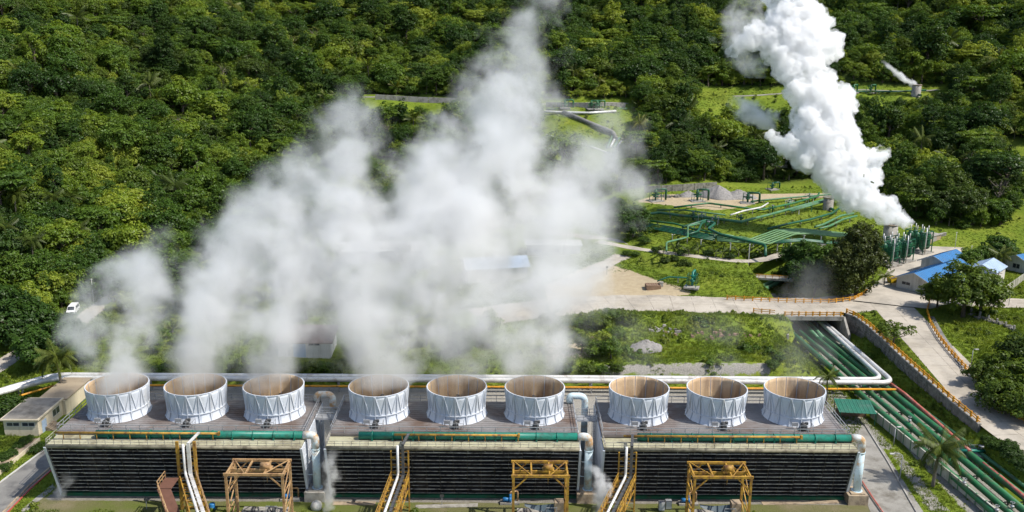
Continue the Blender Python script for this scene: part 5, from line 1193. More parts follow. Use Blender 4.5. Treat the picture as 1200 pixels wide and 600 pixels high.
far_pipe([(600, 133), (650, 134), (690, 135), (722, 133)], 0.9, 0.5, M['silver'], 'white pipe along the front of the upper terrace')
far_pipe([(640, 131), (735, 130)], 0.9, 0.4, M['green2'], 'green pipe along the upper terrace behind the white one')
far_pipe([(660, 134), (690, 146), (718, 158), (722, 166)], 0.8, 0.9, M['asphalt'], 'dark pipe run dropping diagonally across the terrace field')
for k in range(4): far_pipe([(718+k*4, 160+k*1.5), (711+k*4, 175)], 0.6, 0.4, M['silver'] if k % 2 else M['green2'], 'short steep pipe on the chute below the terrace field, number counted from the left: '+('first', 'second', 'third', 'fourth')[k])
far_pipe([(640, 159), (665, 166), (690, 172), (712, 180)], 0.1, 0.5, M['frame'], 'pale channel along the foot of the terrace field')
far_pipe([(985, 111), (1010, 110), (1050, 110), (1085, 108)], 0.9, 0.4, M['dgreen'], 'green pipe along the far terrace left of the pale silencer')
far_pipe([(1040, 200), (1046, 207), (1050, 213)], 0.8, 0.4, M['green2'], 'green pipe on the steep slope right of the dense plume, upper', 4)
far_pipe([(1043, 199), (1049, 206), (1053, 212)], 0.8, 0.4, M['green'], 'green pipe on the steep slope right of the dense plume, lower', 4)
for i, (px, py) in enumerate([(662, 127), (693, 128), (700, 128), (1020, 109), (1000, 109)]):
    wellhead(HIT(px, py), 3.6, 'small far wellhead on the upper terrace, '+('left in the thin steam', 'middle of the terrace', 'right in the middle of the terrace', 'left of the pale silencer', 'farther left of the pale silencer')[i], 0.2*i, M['green'], 1.1)
# ---- vehicles
def van(p, rz, label, s=1.0):
    T = empty('parked_van', p, rz, label, 'van')
    prof = [(-2.3, 0.35), (2.25, 0.35), (2.35, 0.9), (1.75, 1.15), (1.05, 1.9), (-2.1, 1.95), (-2.35, 1.2)]
    b = MB(); n = len(prof); w = 0.88
    vs = [(x, -w, z) for x, z in prof]+[(x, w, z) for x, z in prof]
    for i, (x, z) in enumerate(prof):
        if z > 1.3: vs[i] = (x, -w*0.86, z); vs[i+n] = (x, w*0.86, z)
    b.add(vs, [tuple(range(n)), tuple(reversed(range(n, 2*n)))]+[((i+1) % n, i, i+n, (i+1) % n+n) for i in range(n)]); b.build('body', M['carwhite'], T)
    for sgn in (-1, 1):
        for x0, x1 in ((-1.95, -0.7), (-0.55, 0.45)):
            g = MB(); y = sgn*w; g.add([(x0, y*1.0, 1.18), (x1, y*1.0, 1.18), (x1, y*0.885, 1.75), (x0, y*0.885, 1.75)], [(0,1,2,3) if sgn < 0 else (3,2,1,0)]); g.v = [(a, c+sgn*0.012, d_) for a, c, d_ in g.v]; g.build('side_window', M['glass'], T)
        for x in (-1.45, 1.45):
            wt = MB(); wt.tube([(x, sgn*0.70, 0.34), (x, sgn*0.92, 0.34)], 0.34, 16); W = wt.build('wheel', M['rubber'], T); r = MB(); r.tube([(x, sgn*0.925, 0.34), (x, sgn*0.935, 0.34)], 0.19, 12); r.build('rim', M['steel'], W)
        hl = MB(); hl.box((2.28, sgn*0.5-0.15, 0.75), (2.37, sgn*0.5+0.15, 0.92)); hl.build('headlight', M['frame'], T)
    g = MB(); g.add([(1.72, -0.74, 1.22), (1.72, 0.74, 1.22), (1.12, 0.68, 1.85), (1.12, -0.68, 1.85)], [(0,1,2,3)]); g.v = [(a+0.03, c, d_+0.02) for a, c, d_ in g.v]; g.build('windscreen', M['glass'], T)
    b = MB(); b.box((2.3, -0.85, 0.35), (2.42, 0.85, 0.6)); b.build('bumper', M['motor'], T)
p = HIT(86, 367); hr = np.array(hill_road); van((p[0], p[1], p[2]+0.06), math.atan2(-20, -8)+0.55, 'white van parked on the verge of the hill road at the left')
# ---- small equipment in front of the towers
def small_pump(p, label):
    T = empty('blue_pump', p, 0, label, 'pump', 'blue pumps in front of the towers')
    b = MB(); b.tube([(-0.6, 0, 0.7), (0.3, 0, 0.7)], 0.32, 12); b.tube([(0.3, 0, 0.7), (0.7, 0, 0.7)], 0.45, 12); b.tube([(0.5, 0, 0.7), (0.5, 0, 1.6)], 0.2, 10); b.build('pump_body', M['bluplastic'], T)
    b = MB(); b.tube(bend([(0.5, 0, 1.5), (0.5, 0, 1.9), (1.6, 0.3, 1.9), (1.6, 0.3, 0.2)], 0.3), 0.14, 8); b.build('pipe_run', M['tanpaint'], T)
    b = MB(); b.box((-1.0, -0.5, 0), (1.9, 0.6, 0.3)); b.build('plinth', M['concrete'], T)
for i, (px, py) in enumerate([(337, 586), (594, 590), (803, 591)]):
    p = G(px, py, 0); small_pump((p[0], p[1], 0.0), 'small blue pump beside the hoist frame of the '+('left', 'middle', 'right')[i]+' tower')
p = G(249, 597, 0); T = empty('blue_drum', (p[0], p[1], 0), 0, 'bright blue plastic drum on the grass in front of the left tower', 'drum')
b = MB(); b.lathe([(0, 0), (0.42, 0.02), (0.45, 0.1), (0.43, 0.4), (0.46, 0.44), (0.43, 0.48), (0.43, 0.85), (0.4, 0.98), (0, 1.0)], 18); b.build('drum_body', M['bluplastic'], T); b = MB(); b.lathe([(0, 1.0), (0.1, 1.0), (0.1, 1.05), (0, 1.05)], 10, (0.2, 0, 0)); b.build('cap', M['bluplastic'], T)
p = G(371, 596, 0); T = empty('white_tank', (p[0], p[1], 0), 0, 'small white tank beside the concrete plinth between left and middle towers', 'tank')
b = MB(); b.lathe([(0, 0), (0.8, 0.02), (0.85, 0.5), (0.7, 0.95), (0.3, 1.15), (0, 1.2)], 18); b.build('tank_body', M['wplaster'], T); b = MB(); b.lathe([(0.2, 1.15), (0.2, 1.3), (0, 1.32)], 10); b.build('lid', M['frame'], T)
for i, (px, py) in enumerate([(775, 598), (783, 596)]):
    p = G(px, py, 0); T = empty('grey_cabinet', (p[0], p[1], 0), 0, ('left one of two grey cabinets at the bottom edge, left of the right hoist frame', 'right one of two grey cabinets at the bottom edge')[i], 'cabinet', 'grey cabinets at the bottom edge')
    b = MB(); b.box((-0.45, -0.35, 0.1), (0.45, 0.35, 1.4)); b.build('cabinet_body', M['steel'], T); b = MB(); b.box((-0.4, -0.38, 0.2), (0.4, -0.35, 1.3)); b.build('door', M['frame'], T)
for i, (px, py) in enumerate([(518, 592), (172, 596)]):
    p = G(px, py, 0); T = empty('marker_post', (p[0], p[1], 0), 0, ('thin post with small dark sign before the middle tower louvres', 'thin post with small dark sign before the left tower louvres')[i], 'sign')
    b = MB(); b.bar((0, 0, 0), (0, 0, 1.6), 0.08); b.build('post', M['steel'], T); b = MB(); b.box((-0.3, -0.06, 1.3), (0.3, -0.0, 1.75)); b.build('board', M['motor'], T)
for i, (a, c) in enumerate([((487, 594), (560, 592)), ((893, 590), (985, 588)), ((390, 590), (440, 590))]):
    p, q = G(*a, 0), G(*c, 0); sheet('walkway_slab', [(p[0], p[1]-0.5), (q[0], q[1]-0.5), (q[0], q[1]+0.5), (p[0], p[1]+0.5)], 0.06, (M['concrete'], M['tanblock'], M['tanblock'])[i], 0.1)
# ================================================================== VEGETATION
def leaves_mesh(name, pos, nrm, size, tone, mat, aspect=0.5, rng=None, bendz=0.0):
    n = len(pos); r = rng.normal(size=(n, 3)); t = np.cross(nrm, r); t /= np.linalg.norm(t, axis=1, keepdims=True)+1e-9
    b = np.cross(nrm, t); s = size[:, None]
    V = np.stack([pos-t*s, pos-b*s*aspect, pos+t*s, pos+b*s*aspect], 1)
    V[:, 0] -= nrm*s*0.25; V[:, 2] -= nrm*s*0.25
    return V.reshape(-1, 3), tone.repeat(4)
def quads_to_mesh(name, V, tone, mat):
    me = bpy.data.meshes.new(name); n = len(V)//4
    me.vertices.add(len(V)); me.vertices.foreach_set('co', V.astype(np.float32).ravel())
    me.loops.add(len(V)); me.loops.foreach_set('vertex_index', np.arange(len(V), dtype=np.int32))
    me.polygons.add(n); me.polygons.foreach_set('loop_start', np.arange(0, len(V), 4, dtype=np.int32)); me.update(calc_edges=True)
    a = me.attributes.new('tone', 'FLOAT', 'POINT'); a.data.foreach_set('value', tone.astype(np.float32))
    me.materials.append(mat); return me
def unit(v): return v/(np.linalg.norm(v, axis=-1, keepdims=True)+1e-9)
def crown(name, seed, R, Hc, zb, nc, nl, leaf, mat, layered=False, gap=0.0, crf=0.27, up=0.55, droop=0.0, dmin=-0.45):
    rng = np.random.default_rng(seed)
    d = unit(rng.normal(size=(nc*3, 3))); d = d[d[:, 2] > dmin][:nc]; nc = len(d)
    lob = 1+0.28*np.sin(d[:, 0]*3+seed)*np.cos(d[:, 1]*2.6+seed*1.7)+0.15*rng.normal(size=nc)
    rad = (0.45+0.55*rng.random(nc)**0.45)*lob
    C = d*rad[:, None]*np.array([R, R, Hc/2])*np.array([0.82, 0.82, 0.82]); C[:, 2] += zb+Hc/2
    if layered: C[:, 2] = zb+Hc*0.15+np.round((C[:, 2]-zb)/(Hc/4.0))*(Hc/4.0)*0.9+rng.normal(size=nc)*0.12
    cr = R*crf*rng.uniform(0.65, 1.35, nc); ct = rng.random(nc)
    k = np.repeat(np.arange(nc), nl); m_ = len(k)
    e = unit(rng.normal(size=(m_, 3))); e[:, 2] = np.where(rng.random(m_) < 0.75, np.abs(e[:, 2]), e[:, 2])
    flat = 0.32 if layered else 0.72
    P = C[k]+e*cr[k][:, None]*np.array([1, 1, flat])*(0.55+0.45*rng.random(m_)[:, None]**0.5)
    if droop: P[:, 2] -= droop*rng.random(m_)**2
    N = unit(e*0.8+np.array([0, 0, up])+0.5*rng.normal(size=(m_, 3))+0.35*d[k])
    s = leaf*rng.uniform(0.6, 1.35, m_); tone = 0.6*ct[k]+0.4*rng.random(m_)
    V, t = leaves_mesh(name, P, N, s, tone, mat, 0.5, rng); return quads_to_mesh(name, V, t, mat), C
def trunk(name, seed, h, r, C, nb=6, mat=None):
    rng = np.random.default_rng(seed); b = MB(); lean = rng.normal(size=2)*0.05*h
    top = np.array([lean[0], lean[1], h]); b.tube([(0, 0, -1.2), (lean[0]*0.3, lean[1]*0.3, h*0.5), top], [r*1.25, r*0.8, r*0.55], 7)
    for i in rng.choice(len(C), min(nb, len(C)), False):
        st = np.array([lean[0]*0.5, lean[1]*0.5, h*rng.uniform(0.5, 0.95)]); mid = (st+C[i])/2+np.array([0, 0, -0.2]); b.tube([st, mid, C[i]], [r*0.45, r*0.3, r*0.1], 5, False)
    return b.mesh(name, mat or M['bark'])
def frond_mesh(name, L, seed, droop=0.55, nleaf=30, width=0.42, mat=None, lw=0.042):
    """one palm frond along +x: arching midrib and two rows of hanging leaflets"""
    rng = np.random.default_rng(seed); V = []; T = []
    def mid(t): return np.array([L*t*(1-0.12*t), 0, L*(0.42*t-droop*1.15*t*t)])
    for k in range(12):
        t0, t1 = k/12, (k+1)/12; w = 0.06*(1-t0)+0.015; a, c = mid(t0), mid(t1); V += [a+[0, -w, 0], a+[0, w, 0], c+[0, w*0.8, 0], c+[0, -w*0.8, 0]]; T += [0.9]*4
    for k in range(nleaf):
        t = 0.12+0.88*k/nleaf; p = mid(t); ll = L*width*0.5*math.sin(math.pi*min(1, 0.15+t*0.85))**0.6+0.15
        for s in (-1, 1):
            dr = np.array([0.55, s*1.0, -0.55-0.4*rng.random()]); dr /= np.linalg.norm(dr); e = p+dr*ll*rng.uniform(0.85, 1.1); e[2] -= 0.25*ll; m_ = p+dr*ll*0.5; u = np.array([lw*(1+L/10), 0, 0])
            V += [p-u*0.5, p+u*0.5, m_+u, m_-u]; tt = rng.random(); T += [tt]*4
            V += [m_-u, m_+u, e+u*0.2, e-u*0.2]; T += [tt]*4
    return quads_to_mesh(name, np.array(V), np.array(T), mat or M['palm'])
FRONDS = [frond_mesh('frond', 4.6, s, d_) for s, d_ in ((1, 0.35), (2, 0.55), (3, 0.75), (4, 0.15))]
def palm(p, h, label, seed, nf=20, s=1.0, lean=(0.6, 0.2), group='coconut palms around the towers', spread=1.0):
    rng = random.Random(seed); T = empty('coconut_palm', p, 0, label, 'palm tree', group)
    b = MB(); pts = [(lean[0]*t*t, lean[1]*t*t, -0.3+(h+0.3)*t) for t in np.linspace(0, 1, 9)]; b.tube(pts, list(np.linspace(0.30, 0.15, 9)*s), 9)
    b.build('trunk', M['palmbark'], T)
    b = MB()
    for k in range(9):
        a = k*0.7; b.lathe([(0, -0.2), (0.15, -0.14), (0.19, 0), (0.15, 0.14), (0, 0.2)], 8, (lean[0]+0.33*math.cos(a), lean[1]+0.33*math.sin(a), h-0.25-0.2*(k % 2)))
    b.build('coconut_bunch', M['leaf_olive'], T)
    for k in range(nf):
        a = 2*math.pi*k*0.381966+rng.uniform(-.2, .2); lv = k/nf
        f = link('frond', FRONDS[(3, 0, 1, 2)[min(3, int(lv*4))]], T, (lean[0], lean[1], h), a); sc = s*rng.uniform(0.85, 1.1); f.scale = (sc*spread, sc, sc)
        f.rotation_euler = (rng.uniform(-0.25, 0.25), (0.55-lv*0.0-0.9*(1-lv)), a)
    return T
def tree(p, name, label, cm, tm, s=1.0, rz=0.0, group=None, cat='tree', sz=None):
    T = empty(name, p, rz, label, cat, group); sc = (s, s, sz or s)
    link('trunk', tm, T, scl=sc); link('crown', cm, T, scl=sc); return T
# ---- forest kit
KIT = []
specs = [  # R, Hc, zb, nc, nl, leaf, layered, mat, up
    (4.6, 6.6, 2.4, 76, 42, 0.29, False, 'leaf', 0.55), (3.6, 7.4, 1.8, 68, 42, 0.27, False, 'leaf', 0.5), (5.2, 4.4, 4.0, 70, 42, 0.30, True, 'leaf', 1.0),
    (3.0, 4.4, 0.6, 52, 38, 0.25, False, 'leaf', 0.55), (2.3, 2.8, 0.1, 38, 36, 0.22, False, 'leaf', 0.6), (4.2, 8.6, 2.4, 80, 42, 0.28, False, 'leaf_dark', 0.5),
    (5.0, 6.0, 2.6, 76, 42, 0.29, False, 'leaf_olive', 0.7), (3.4, 5.6, 1.4, 60, 40, 0.26, False, 'leaf_olive', 0.55)]
for i, (R, Hc, zb, nc, nl, lf, lay, mt, up) in enumerate(specs):
    cm, C = crown('crown', 100+i, R, Hc, zb, nc, nl, lf, M[mt], lay, up=up, dmin=-0.7); tm = trunk('trunk', 200+i, zb+Hc*0.45, 0.16+R*0.04, C); KIT.append((cm, tm, R))
# palm for the forest as a single mesh
def palm_single(seed, h, L, nf):
    rng = np.random.default_rng(seed); V = []; T = []
    src = [np.empty(len(f.vertices)*3, np.float32) for f in FRONDS]
    for f, a in zip(FRONDS, src): f.vertices.foreach_get('co', a)
    for k in range(nf):
        co = src[rng.integers(0, 4)].reshape(-1, 3)*L/4.6; a = k*2.4+rng.normal()*0.2; pitch = rng.uniform(-0.7, 0.35)
        c, s = math.cos(pitch), math.sin(pitch); co = np.c_[co[:, 0]*c+co[:, 2]*s, co[:, 1], -co[:, 0]*s+co[:, 2]*c]
        c, s = math.cos(a), math.sin(a); V.append(np.c_[co[:, 0]*c-co[:, 1]*s, co[:, 0]*s+co[:, 1]*c, co[:, 2]+h]); T.append(rng.random(len(co)//4).repeat(4))
    return quads_to_mesh('palm_crown', np.concatenate(V), np.concatenate(T), M['palm'])
pc = palm_single(5, 7.0, 4.2, 14); b = MB(); b.tube([(0, 0, -1), (0, 0, 7.0)], [0.22, 0.14], 6); KIT.append((pc, b.mesh('palm_trunk', M['palmbark']), 3.5))
pc = palm_single(6, 2.2, 3.0, 10); b = MB(); b.tube([(0, 0, -1), (0, 0, 2.2)], [0.2, 0.14], 6); KIT.append((pc, b.mesh('palm_trunk', M['palmbark']), 2.4))
for i, (R, Hc, zb, nc, nl, lf, lay, mt, up) in enumerate([(4.0, 5.2, 3.4, 84, 40, 0.24, False, 'leaf', 0.7), (3.4, 9.2, 1.6, 90, 40, 0.25, False, 'leaf_deep', 0.4), (5.4, 7.0, 3.0, 110, 40, 0.26, False, 'leaf_deep', 0.6), (3.6, 5.0, 4.6, 22, 30, 0.22, False, 'palm', 0.6)]):
    cm, C = crown('crown', 150+i, R, Hc, zb, nc, nl, lf, M[mt], lay, up=up, dmin=-0.8, crf=0.2 if i < 3 else 0.14); tm = trunk('trunk', 250+i, zb+Hc*0.5, 0.16+R*0.04, C, 6 if i < 3 else 16, None if i < 3 else M['palmbark']); KIT.append((cm, tm, R))
KC = bpy.data.collections.new('forest_kit')
for i, (cm, tm, R) in enumerate(KIT):
    # crown and trunk joined for the mass planting
    nv = len(cm.vertices); a = np.empty(nv*3, np.float32); cm.vertices.foreach_get('co', a); tn = np.empty(nv, np.float32); cm.attributes['tone'].data.foreach_get('value', tn)
    b = MB(); vs = [tuple(v.co) for v in tm.vertices]; fs = [tuple(p.vertices) for p in tm.polygons]
    me = bpy.data.meshes.new('forest_tree'); V = [tuple(v) for v in a.reshape(-1, 3)]
    me.from_pydata(V+vs, [], [tuple(range(q, q+4)) for q in range(0, nv, 4)]+[tuple(nv+j for j in f) for f in fs])
    me.materials.append(cm.materials[0]); me.materials.append(tm.materials[0])
    mi = np.zeros(len(me.polygons), np.int32); mi[nv//4:] = 1; me.polygons.foreach_set('material_index', mi)
    at = me.attributes.new('tone', 'FLOAT', 'POINT'); at.data.foreach_set('value', np.r_[tn, np.zeros(len(vs), np.float32)].astype(np.float32)); me.update()
    KC.objects.link(bpy.data.objects.new('kit_%02d' % i, me))
def scatter(name, pts, rz, scl, idx, coll, label=None, tilt=None):
    n = len(pts); me = bpy.data.meshes.new(name); me.vertices.add(n); me.vertices.foreach_set('co', np.asarray(pts, np.float32).ravel())
    rot = np.zeros((n, 3), np.float32); rot[:, 2] = rz
    if tilt is not None: rot[:, :2] = tilt
    a = me.attributes.new('rot', 'FLOAT_VECTOR', 'POINT'); a.data.foreach_set('vector', rot.ravel())
    rs_ = np.random.default_rng(n); sv_ = np.asarray(scl, np.float32)[:, None]*np.c_[rs_.uniform(0.85, 1.2, (n, 2)), rs_.uniform(0.72, 1.3, n)]; a = me.attributes.new('scl', 'FLOAT_VECTOR', 'POINT'); a.data.foreach_set('vector', sv_.astype(np.float32).ravel())
    a = me.attributes.new('pick', 'INT', 'POINT'); a.data.foreach_set('value', np.asarray(idx, np.int32))
    o = link(name, me); ng = bpy.data.node_groups.new(name+'_planting', 'GeometryNodeTree')
    ng.interface.new_socket('Geometry', in_out='INPUT', socket_type='NodeSocketGeometry'); ng.interface.new_socket('Geometry', in_out='OUTPUT', socket_type='NodeSocketGeometry')
    gi, go = ng.nodes.new('NodeGroupInput'), ng.nodes.new('NodeGroupOutput'); ip = ng.nodes.new('GeometryNodeInstanceOnPoints'); ci = ng.nodes.new('GeometryNodeCollectionInfo')
    ci.inputs['Collection'].default_value = coll; ci.inputs['Separate Children'].default_value = True; ci.inputs['Reset Children'].default_value = True
    def na(nm, ty):
        x = ng.nodes.new('GeometryNodeInputNamedAttribute'); x.data_type = ty; x.inputs['Name'].default_value = nm; return x.outputs['Attribute']
    L = ng.links.new
    L(gi.outputs[0], ip.inputs['Points']); L(ci.outputs[0], ip.inputs['Instance']); ip.inputs['Pick Instance'].default_value = True
    L(na('pick', 'INT'), ip.inputs['Instance Index']); L(na('rot', 'FLOAT_VECTOR'), ip.inputs['Rotation']); L(na('scl', 'FLOAT_VECTOR'), ip.inputs['Scale']); L(ip.outputs[0], go.inputs[0])
    md = o.modifiers.new('planting', 'NODES'); md.node_group = ng
    return tag(o, label, kind='stuff')
# ---- where the forest stands: outlines of the wood as seen on the ground
FOREST = [(-200, 396), (0, 388), (40, 384), (74, 366), (100, 345), (128, 362), (180, 372), (260, 372), (320, 350), (390, 325), (395, 285), (520, 290), (600, 262), (640, 240), (700, 232), (742, 218), (800, 213), (905, 213), (960, 208), (1005, 214), (1046, 236), (1080, 262), (1130, 268), (1180, 266), (1190, 252), (1250, 262), (1290, 330), (1330, 420), (1420, 560), (1700, 700), (1700, -200), (-300, -200)]
CLEAR = [[(420, 110), (545, 114), (545, 140), (420, 134)], [(630, 114), (745, 116), (750, 140), (744, 165), (732, 196), (724, 215), (630, 210)],
         [(815, 102), (1000, 100), (1115, 98), (1118, 120), (1000, 128), (960, 142), (815, 140)], [(1005, 112), (1080, 112), (1075, 124), (1010, 136)], [(1165, 160), (1240, 172), (1240, 232), (1190, 215), (1168, 190)], [(1182, 232), (1240, 232), (1240, 262), (1186, 262)],
         [(428, 188), (482, 186), (482, 215), (430, 216)], [(380, 292), (520, 270), (540, 300), (380, 306)], [(1035, 196), (1052, 200), (1060, 216), (1042, 214)], [(900, 186), (932, 186), (934, 205), (900, 205)]]
def sample(x0, x1, y0, y1, step, seed):
    rng = np.random.default_rng(seed); gx, gy = np.meshgrid(np.arange(x0, x1, step), np.arange(y0, y1, step)); gx = gx.ravel()+rng.uniform(-.5, .5, gx.size)*step; gy = gy.ravel()+rng.uniform(-.5, .5, gy.size)*step
    gz = ground(gx, gy); px, py, zc = proj(np.stack([gx, gy, gz], -1)); return gx, gy, gz, px, py, rng
def roads_clear(x, y, m_=1.5):
    k = np.ones(len(x), bool)
    for pts, hw, bl in ROADS: k &= dist_line(x, y, pts)[0] > hw+m_
    return k
gx, gy, gz, px, py, rng = sample(-470, 470, 120, 760, 4.3, 11)
keep = in_poly(px, py, FOREST) & (px > -250) & (px < 1480) & (py > -70) & roads_clear(gx, gy, 2.0)
for c in CLEAR: keep &= ~in_poly(px, py, c)
gx, gy, gz, px, py = gx[keep], gy[keep], gz[keep], px[keep], py[keep]; n = len(gx)
# kinds by patches: tall wood on the upper and right slopes, lighter scrub on the left hillside
pat = vnoise(gx, gy, 26, 4)+0.5*vnoise(gx, gy, 11, 9); u = rng.random(n)
tallness = np.clip(0.35+0.25*pat+0.25*(px > 620)+0.15*(gy > 430), 0.05, 0.9)
idx = np.where(u < tallness, rng.choice([0, 1, 2, 5, 10, 6, 7, 11, 12, 10, 12, 11, 0], n), rng.choice([3, 3, 4, 4, 7, 3, 9], n)); idx[rng.random(n) < 0.045] = 8; idx[rng.random(n) < 0.012] = 13
scl = np.clip(np.exp(rng.normal(-0.1, 0.27, n)), 0.45, 1.6)*np.where(idx == 5, 1.1, 1.0); 
tall = np.isin(idx, (0, 1, 2, 5, 6, 10, 11, 12)); scl[tall & (rng.random(n) < 0.08)] *= 1.4
# trees just in front of terraces stay low so the terraces show
front_of = np.zeros(n, bool)
for c in ([(420, 126), (545, 131), (545, 150), (420, 148)], [(636, 190), (740, 178), (740, 205), (636, 212)], [(1060, 112), (1110, 112), (1110, 130), (1010, 140)], [(815, 136), (1000, 126), (1118, 118), (1118, 140), (1000, 152), (815, 160)]): front_of |= in_poly(px, py, c)
idx[front_of] = rng.choice([4, 4, 3], front_of.sum()); scl[front_of] *= 0.75
RF = np.array([k[2] for k in KIT])[idx]*scl; dist = np.sqrt(gx**2+gy**2+(gz-CAM_H)**2); show = RF/dist
vis = (px > -20) & (px < 1220) & (py > 0)
order = np.argsort(-np.where(vis, show, -1)); single = np.zeros(n, bool); 
big = [i for i in order if tall[i] or idx[i] in (3, 7)][:290]; single[big] = True
KN = {0: 'round broadleaf tree', 1: 'upright broadleaf tree', 2: 'flat-topped layered tree', 3: 'low bushy tree', 5: 'tall dark broadleaf tree', 6: 'broad olive-green tree', 7: 'small olive-green tree', 8: 'forest palm', 4: 'shrub', 9: 'low palm', 10: 'fine-leaved round tree', 11: 'slender deep-green tree', 12: 'broad deep-green tree', 13: 'half-bare pale tree'}
def region(x, y):
    if x < 240: return ('at the foot of the left hillside' if y > 230 else 'low on the left hillside' if y > 120 else 'high on the left hillside')
    if x < 640: return 'on the wooded slope behind the steam' if y > 130 else 'on the upper slope above the steam'
    if x < 900: return 'in the wood behind the well pad' if y > 130 else 'on the slope above the far terrace'
    return 'in the wood right of the dense plume' if y > 115 else 'on the slope above the pale silencer'
for i in big:
    reg_ = region(px[i], py[i]); k = KN[int(idx[i])]
    tree((gx[i], gy[i], gz[i]-0.2), 'forest_tree' if idx[i] != 8 else 'forest_palm', k+' '+reg_, KIT[idx[i]][0], KIT[idx[i]][1], float(scl[i]), float(rng.uniform(0, 6.28)), k+'s '+reg_)
rest = ~single
scatter('forest', np.stack([gx, gy, gz-0.2], -1)[rest], rng.uniform(0, 6.28, n)[rest], scl[rest], idx[rest], KC, 'dense tropical forest covering the hillsides behind the plant', rng.normal(0, 0.05, (n, 2))[rest])
# undergrowth fill between the crowns
gx, gy, gz, px, py, rng = sample(-470, 470, 120, 720, 3.0, 12)
keep = in_poly(px, py, FOREST) & (px > -250) & (px < 1480) & (py > -50) & roads_clear(gx, gy, 1.0)
for c in CLEAR: keep &= ~in_poly(px, py, c)
gx, gy, gz = gx[keep], gy[keep], gz[keep]; n = len(gx)
scatter('undergrowth', np.stack([gx, gy, gz-0.3], -1), rng.uniform(0, 6.28, n), rng.uniform(0.7, 1.5, n), rng.choice([4, 4, 4, 9, 3, 3, 4], n), KC, 'low shrubs and palms between the forest trees')
gx, gy, gz, px, py, rng = sample(-110, 60, 178, 300, 3.6, 16)
keep = ~in_poly(px, py, FOREST) & (px > 90) & (px < 720) & (py < 425) & roads_clear(gx, gy, 2.0) & (vnoise(gx, gy, 9, 3)+0.5*rng.normal(size=len(gx)) > 0.45)
for c in ([(310, 380), (410, 380), (410, 425), (310, 425)], [(520, 285), (720, 270), (720, 330), (520, 330)], [(380, 280), (530, 270), (530, 305), (380, 305)], [(640, 300), (720, 300), (720, 360), (640, 360)]): keep &= ~in_poly(px, py, c)
gx, gy, gz = gx[keep], gy[keep], gz[keep]; n = len(gx)
scatter('scrub', np.stack([gx, gy, gz-0.2], -1), rng.uniform(0, 6.28, n), rng.uniform(0.5, 1.1, n), rng.choice([4, 4, 3, 9, 7], n), KC, 'scattered scrub on the ground behind the steam')
# ---- grass and weeds on the open ground
def tuft(name, seed, nb, h, w, spread):
    rng = np.random.default_rng(seed); V = []; T = []
    for k in range(nb):
        a = rng.uniform(0, 6.28); r = spread*rng.random()**0.5; p = np.array([r*math.cos(a), r*math.sin(a), -0.05]); hh = h*rng.uniform(0.5, 1.2); b_ = rng.uniform(0, 6.28); ln = rng.uniform(0.15, 0.6)*hh
        tip = p+np.array([ln*math.cos(b_), ln*math.sin(b_), hh]); m_ = p+(tip-p)*0.55+np.array([0, 0, hh*0.12]); s = np.array([-math.sin(b_), math.cos(b_), 0])*w
        V += [p-s, p+s, m_+s*0.8, m_-s*0.8, m_-s*0.8, m_+s*0.8, tip+s*0.15, tip-s*0.15]; T += [rng.random()]*8
    return quads_to_mesh(name, np.array(V), np.array(T), M['grass'])
GC = bpy.data.collections.new('grass_kit')
for i in range(3): GC.objects.link(bpy.data.objects.new('grass_kit_%d' % i, tuft('grass_tuft', 30+i, 26, (0.22, 0.34, 0.6)[i], 0.04, (0.5, 0.5, 0.55)[i])))
wm, _ = crown('weed', 77, 0.75, 0.7, 0.0, 9, 12, 0.18, M['grass'], crf=0.4); GC.objects.link(bpy.data.objects.new('grass_kit_3', wm))
wm, _ = crown('weed', 78, 1.1, 1.0, 0.0, 12, 16, 0.22, M['leaf_fresh'], crf=0.36); GC.objects.link(bpy.data.objects.new('grass_kit_4', wm))
SHEETS = [YARD, pr, [tuple(G(a, b, 0)[:2]) for a, b in [(1006, 503), (1016, 497), (1082, 600), (1050, 640), (1003, 560)]], PADDIRT]
gx, gy, gz, px, py, rng = sample(-125, 140, 112, 262, 0.62, 13)
k = (px > -15) & (px < 1215) & (py < 606) & roads_clear(gx, gy, np.where(rng.random(len(gx)) < 0.4, -0.35, 0.1))
for s in SHEETS: k &= ~in_poly(gx, gy, s)
k &= ~((gx > -69) & (gx < 55) & (gy > 124.5) & (gy < 173))                          # towers and service strip
k &= ~((gx > -89) & (gx < -76) & (gy > 150) & (gy < 172))
k &= ~((gx > 68.5) & (gx < np.minimum(slope_foot(gy)+0.3, 81)) & (gy < 245) & (rng.random(len(gx)) < 0.93)); k &= ~((gx > 65) & (gx < 80) & (gy > 200) & (gy < 221))
for poly in ([(640, 335), (690, 312), (712, 310), (735, 316), (775, 330), (812, 345), (760, 350), (640, 352)],): k &= ~in_poly(px, py, poly)
cov = vnoise(gx, gy, 4.5, 2)+0.7*vnoise(gx, gy, 1.7, 6)
dirtz = (gy < 129) & (gx < 56) & (gx > -72); k &= np.where(dirtz, cov > -0.25, cov > -0.9)
k &= ~(in_poly(px, py, [(690, 428), (905, 424), (905, 445), (690, 446)]) & (cov < 0.5))
k &= (gy < 235) | (rng.random(len(gx)) < 0.55)
gx, gy, gz, cov, px, py = gx[k], gy[k], gz[k], cov[k], px[k], py[k]; n = len(gx)
wild = in_poly(px, py, [(640, 360), (960, 366), (950, 445), (640, 446)]) | in_poly(px, py, [(1000, 380), (1160, 500), (1160, 530), (1000, 420)]) | (gx < -85) | in_poly(px, py, [(1095, 350), (1215, 360), (1215, 510)])
idx = rng.choice([0, 0, 1], n); w_ = rng.random(n); idx = np.where(wild & (w_ < 0.5), 1, idx); idx = np.where(wild & (w_ < 0.25), 2, idx); idx = np.where((cov > 0.35) & (w_ > (0.93-0.25*wild)), 3, idx); idx = np.where(wild & (cov > 0.7) & (w_ > 0.9), 4, idx)
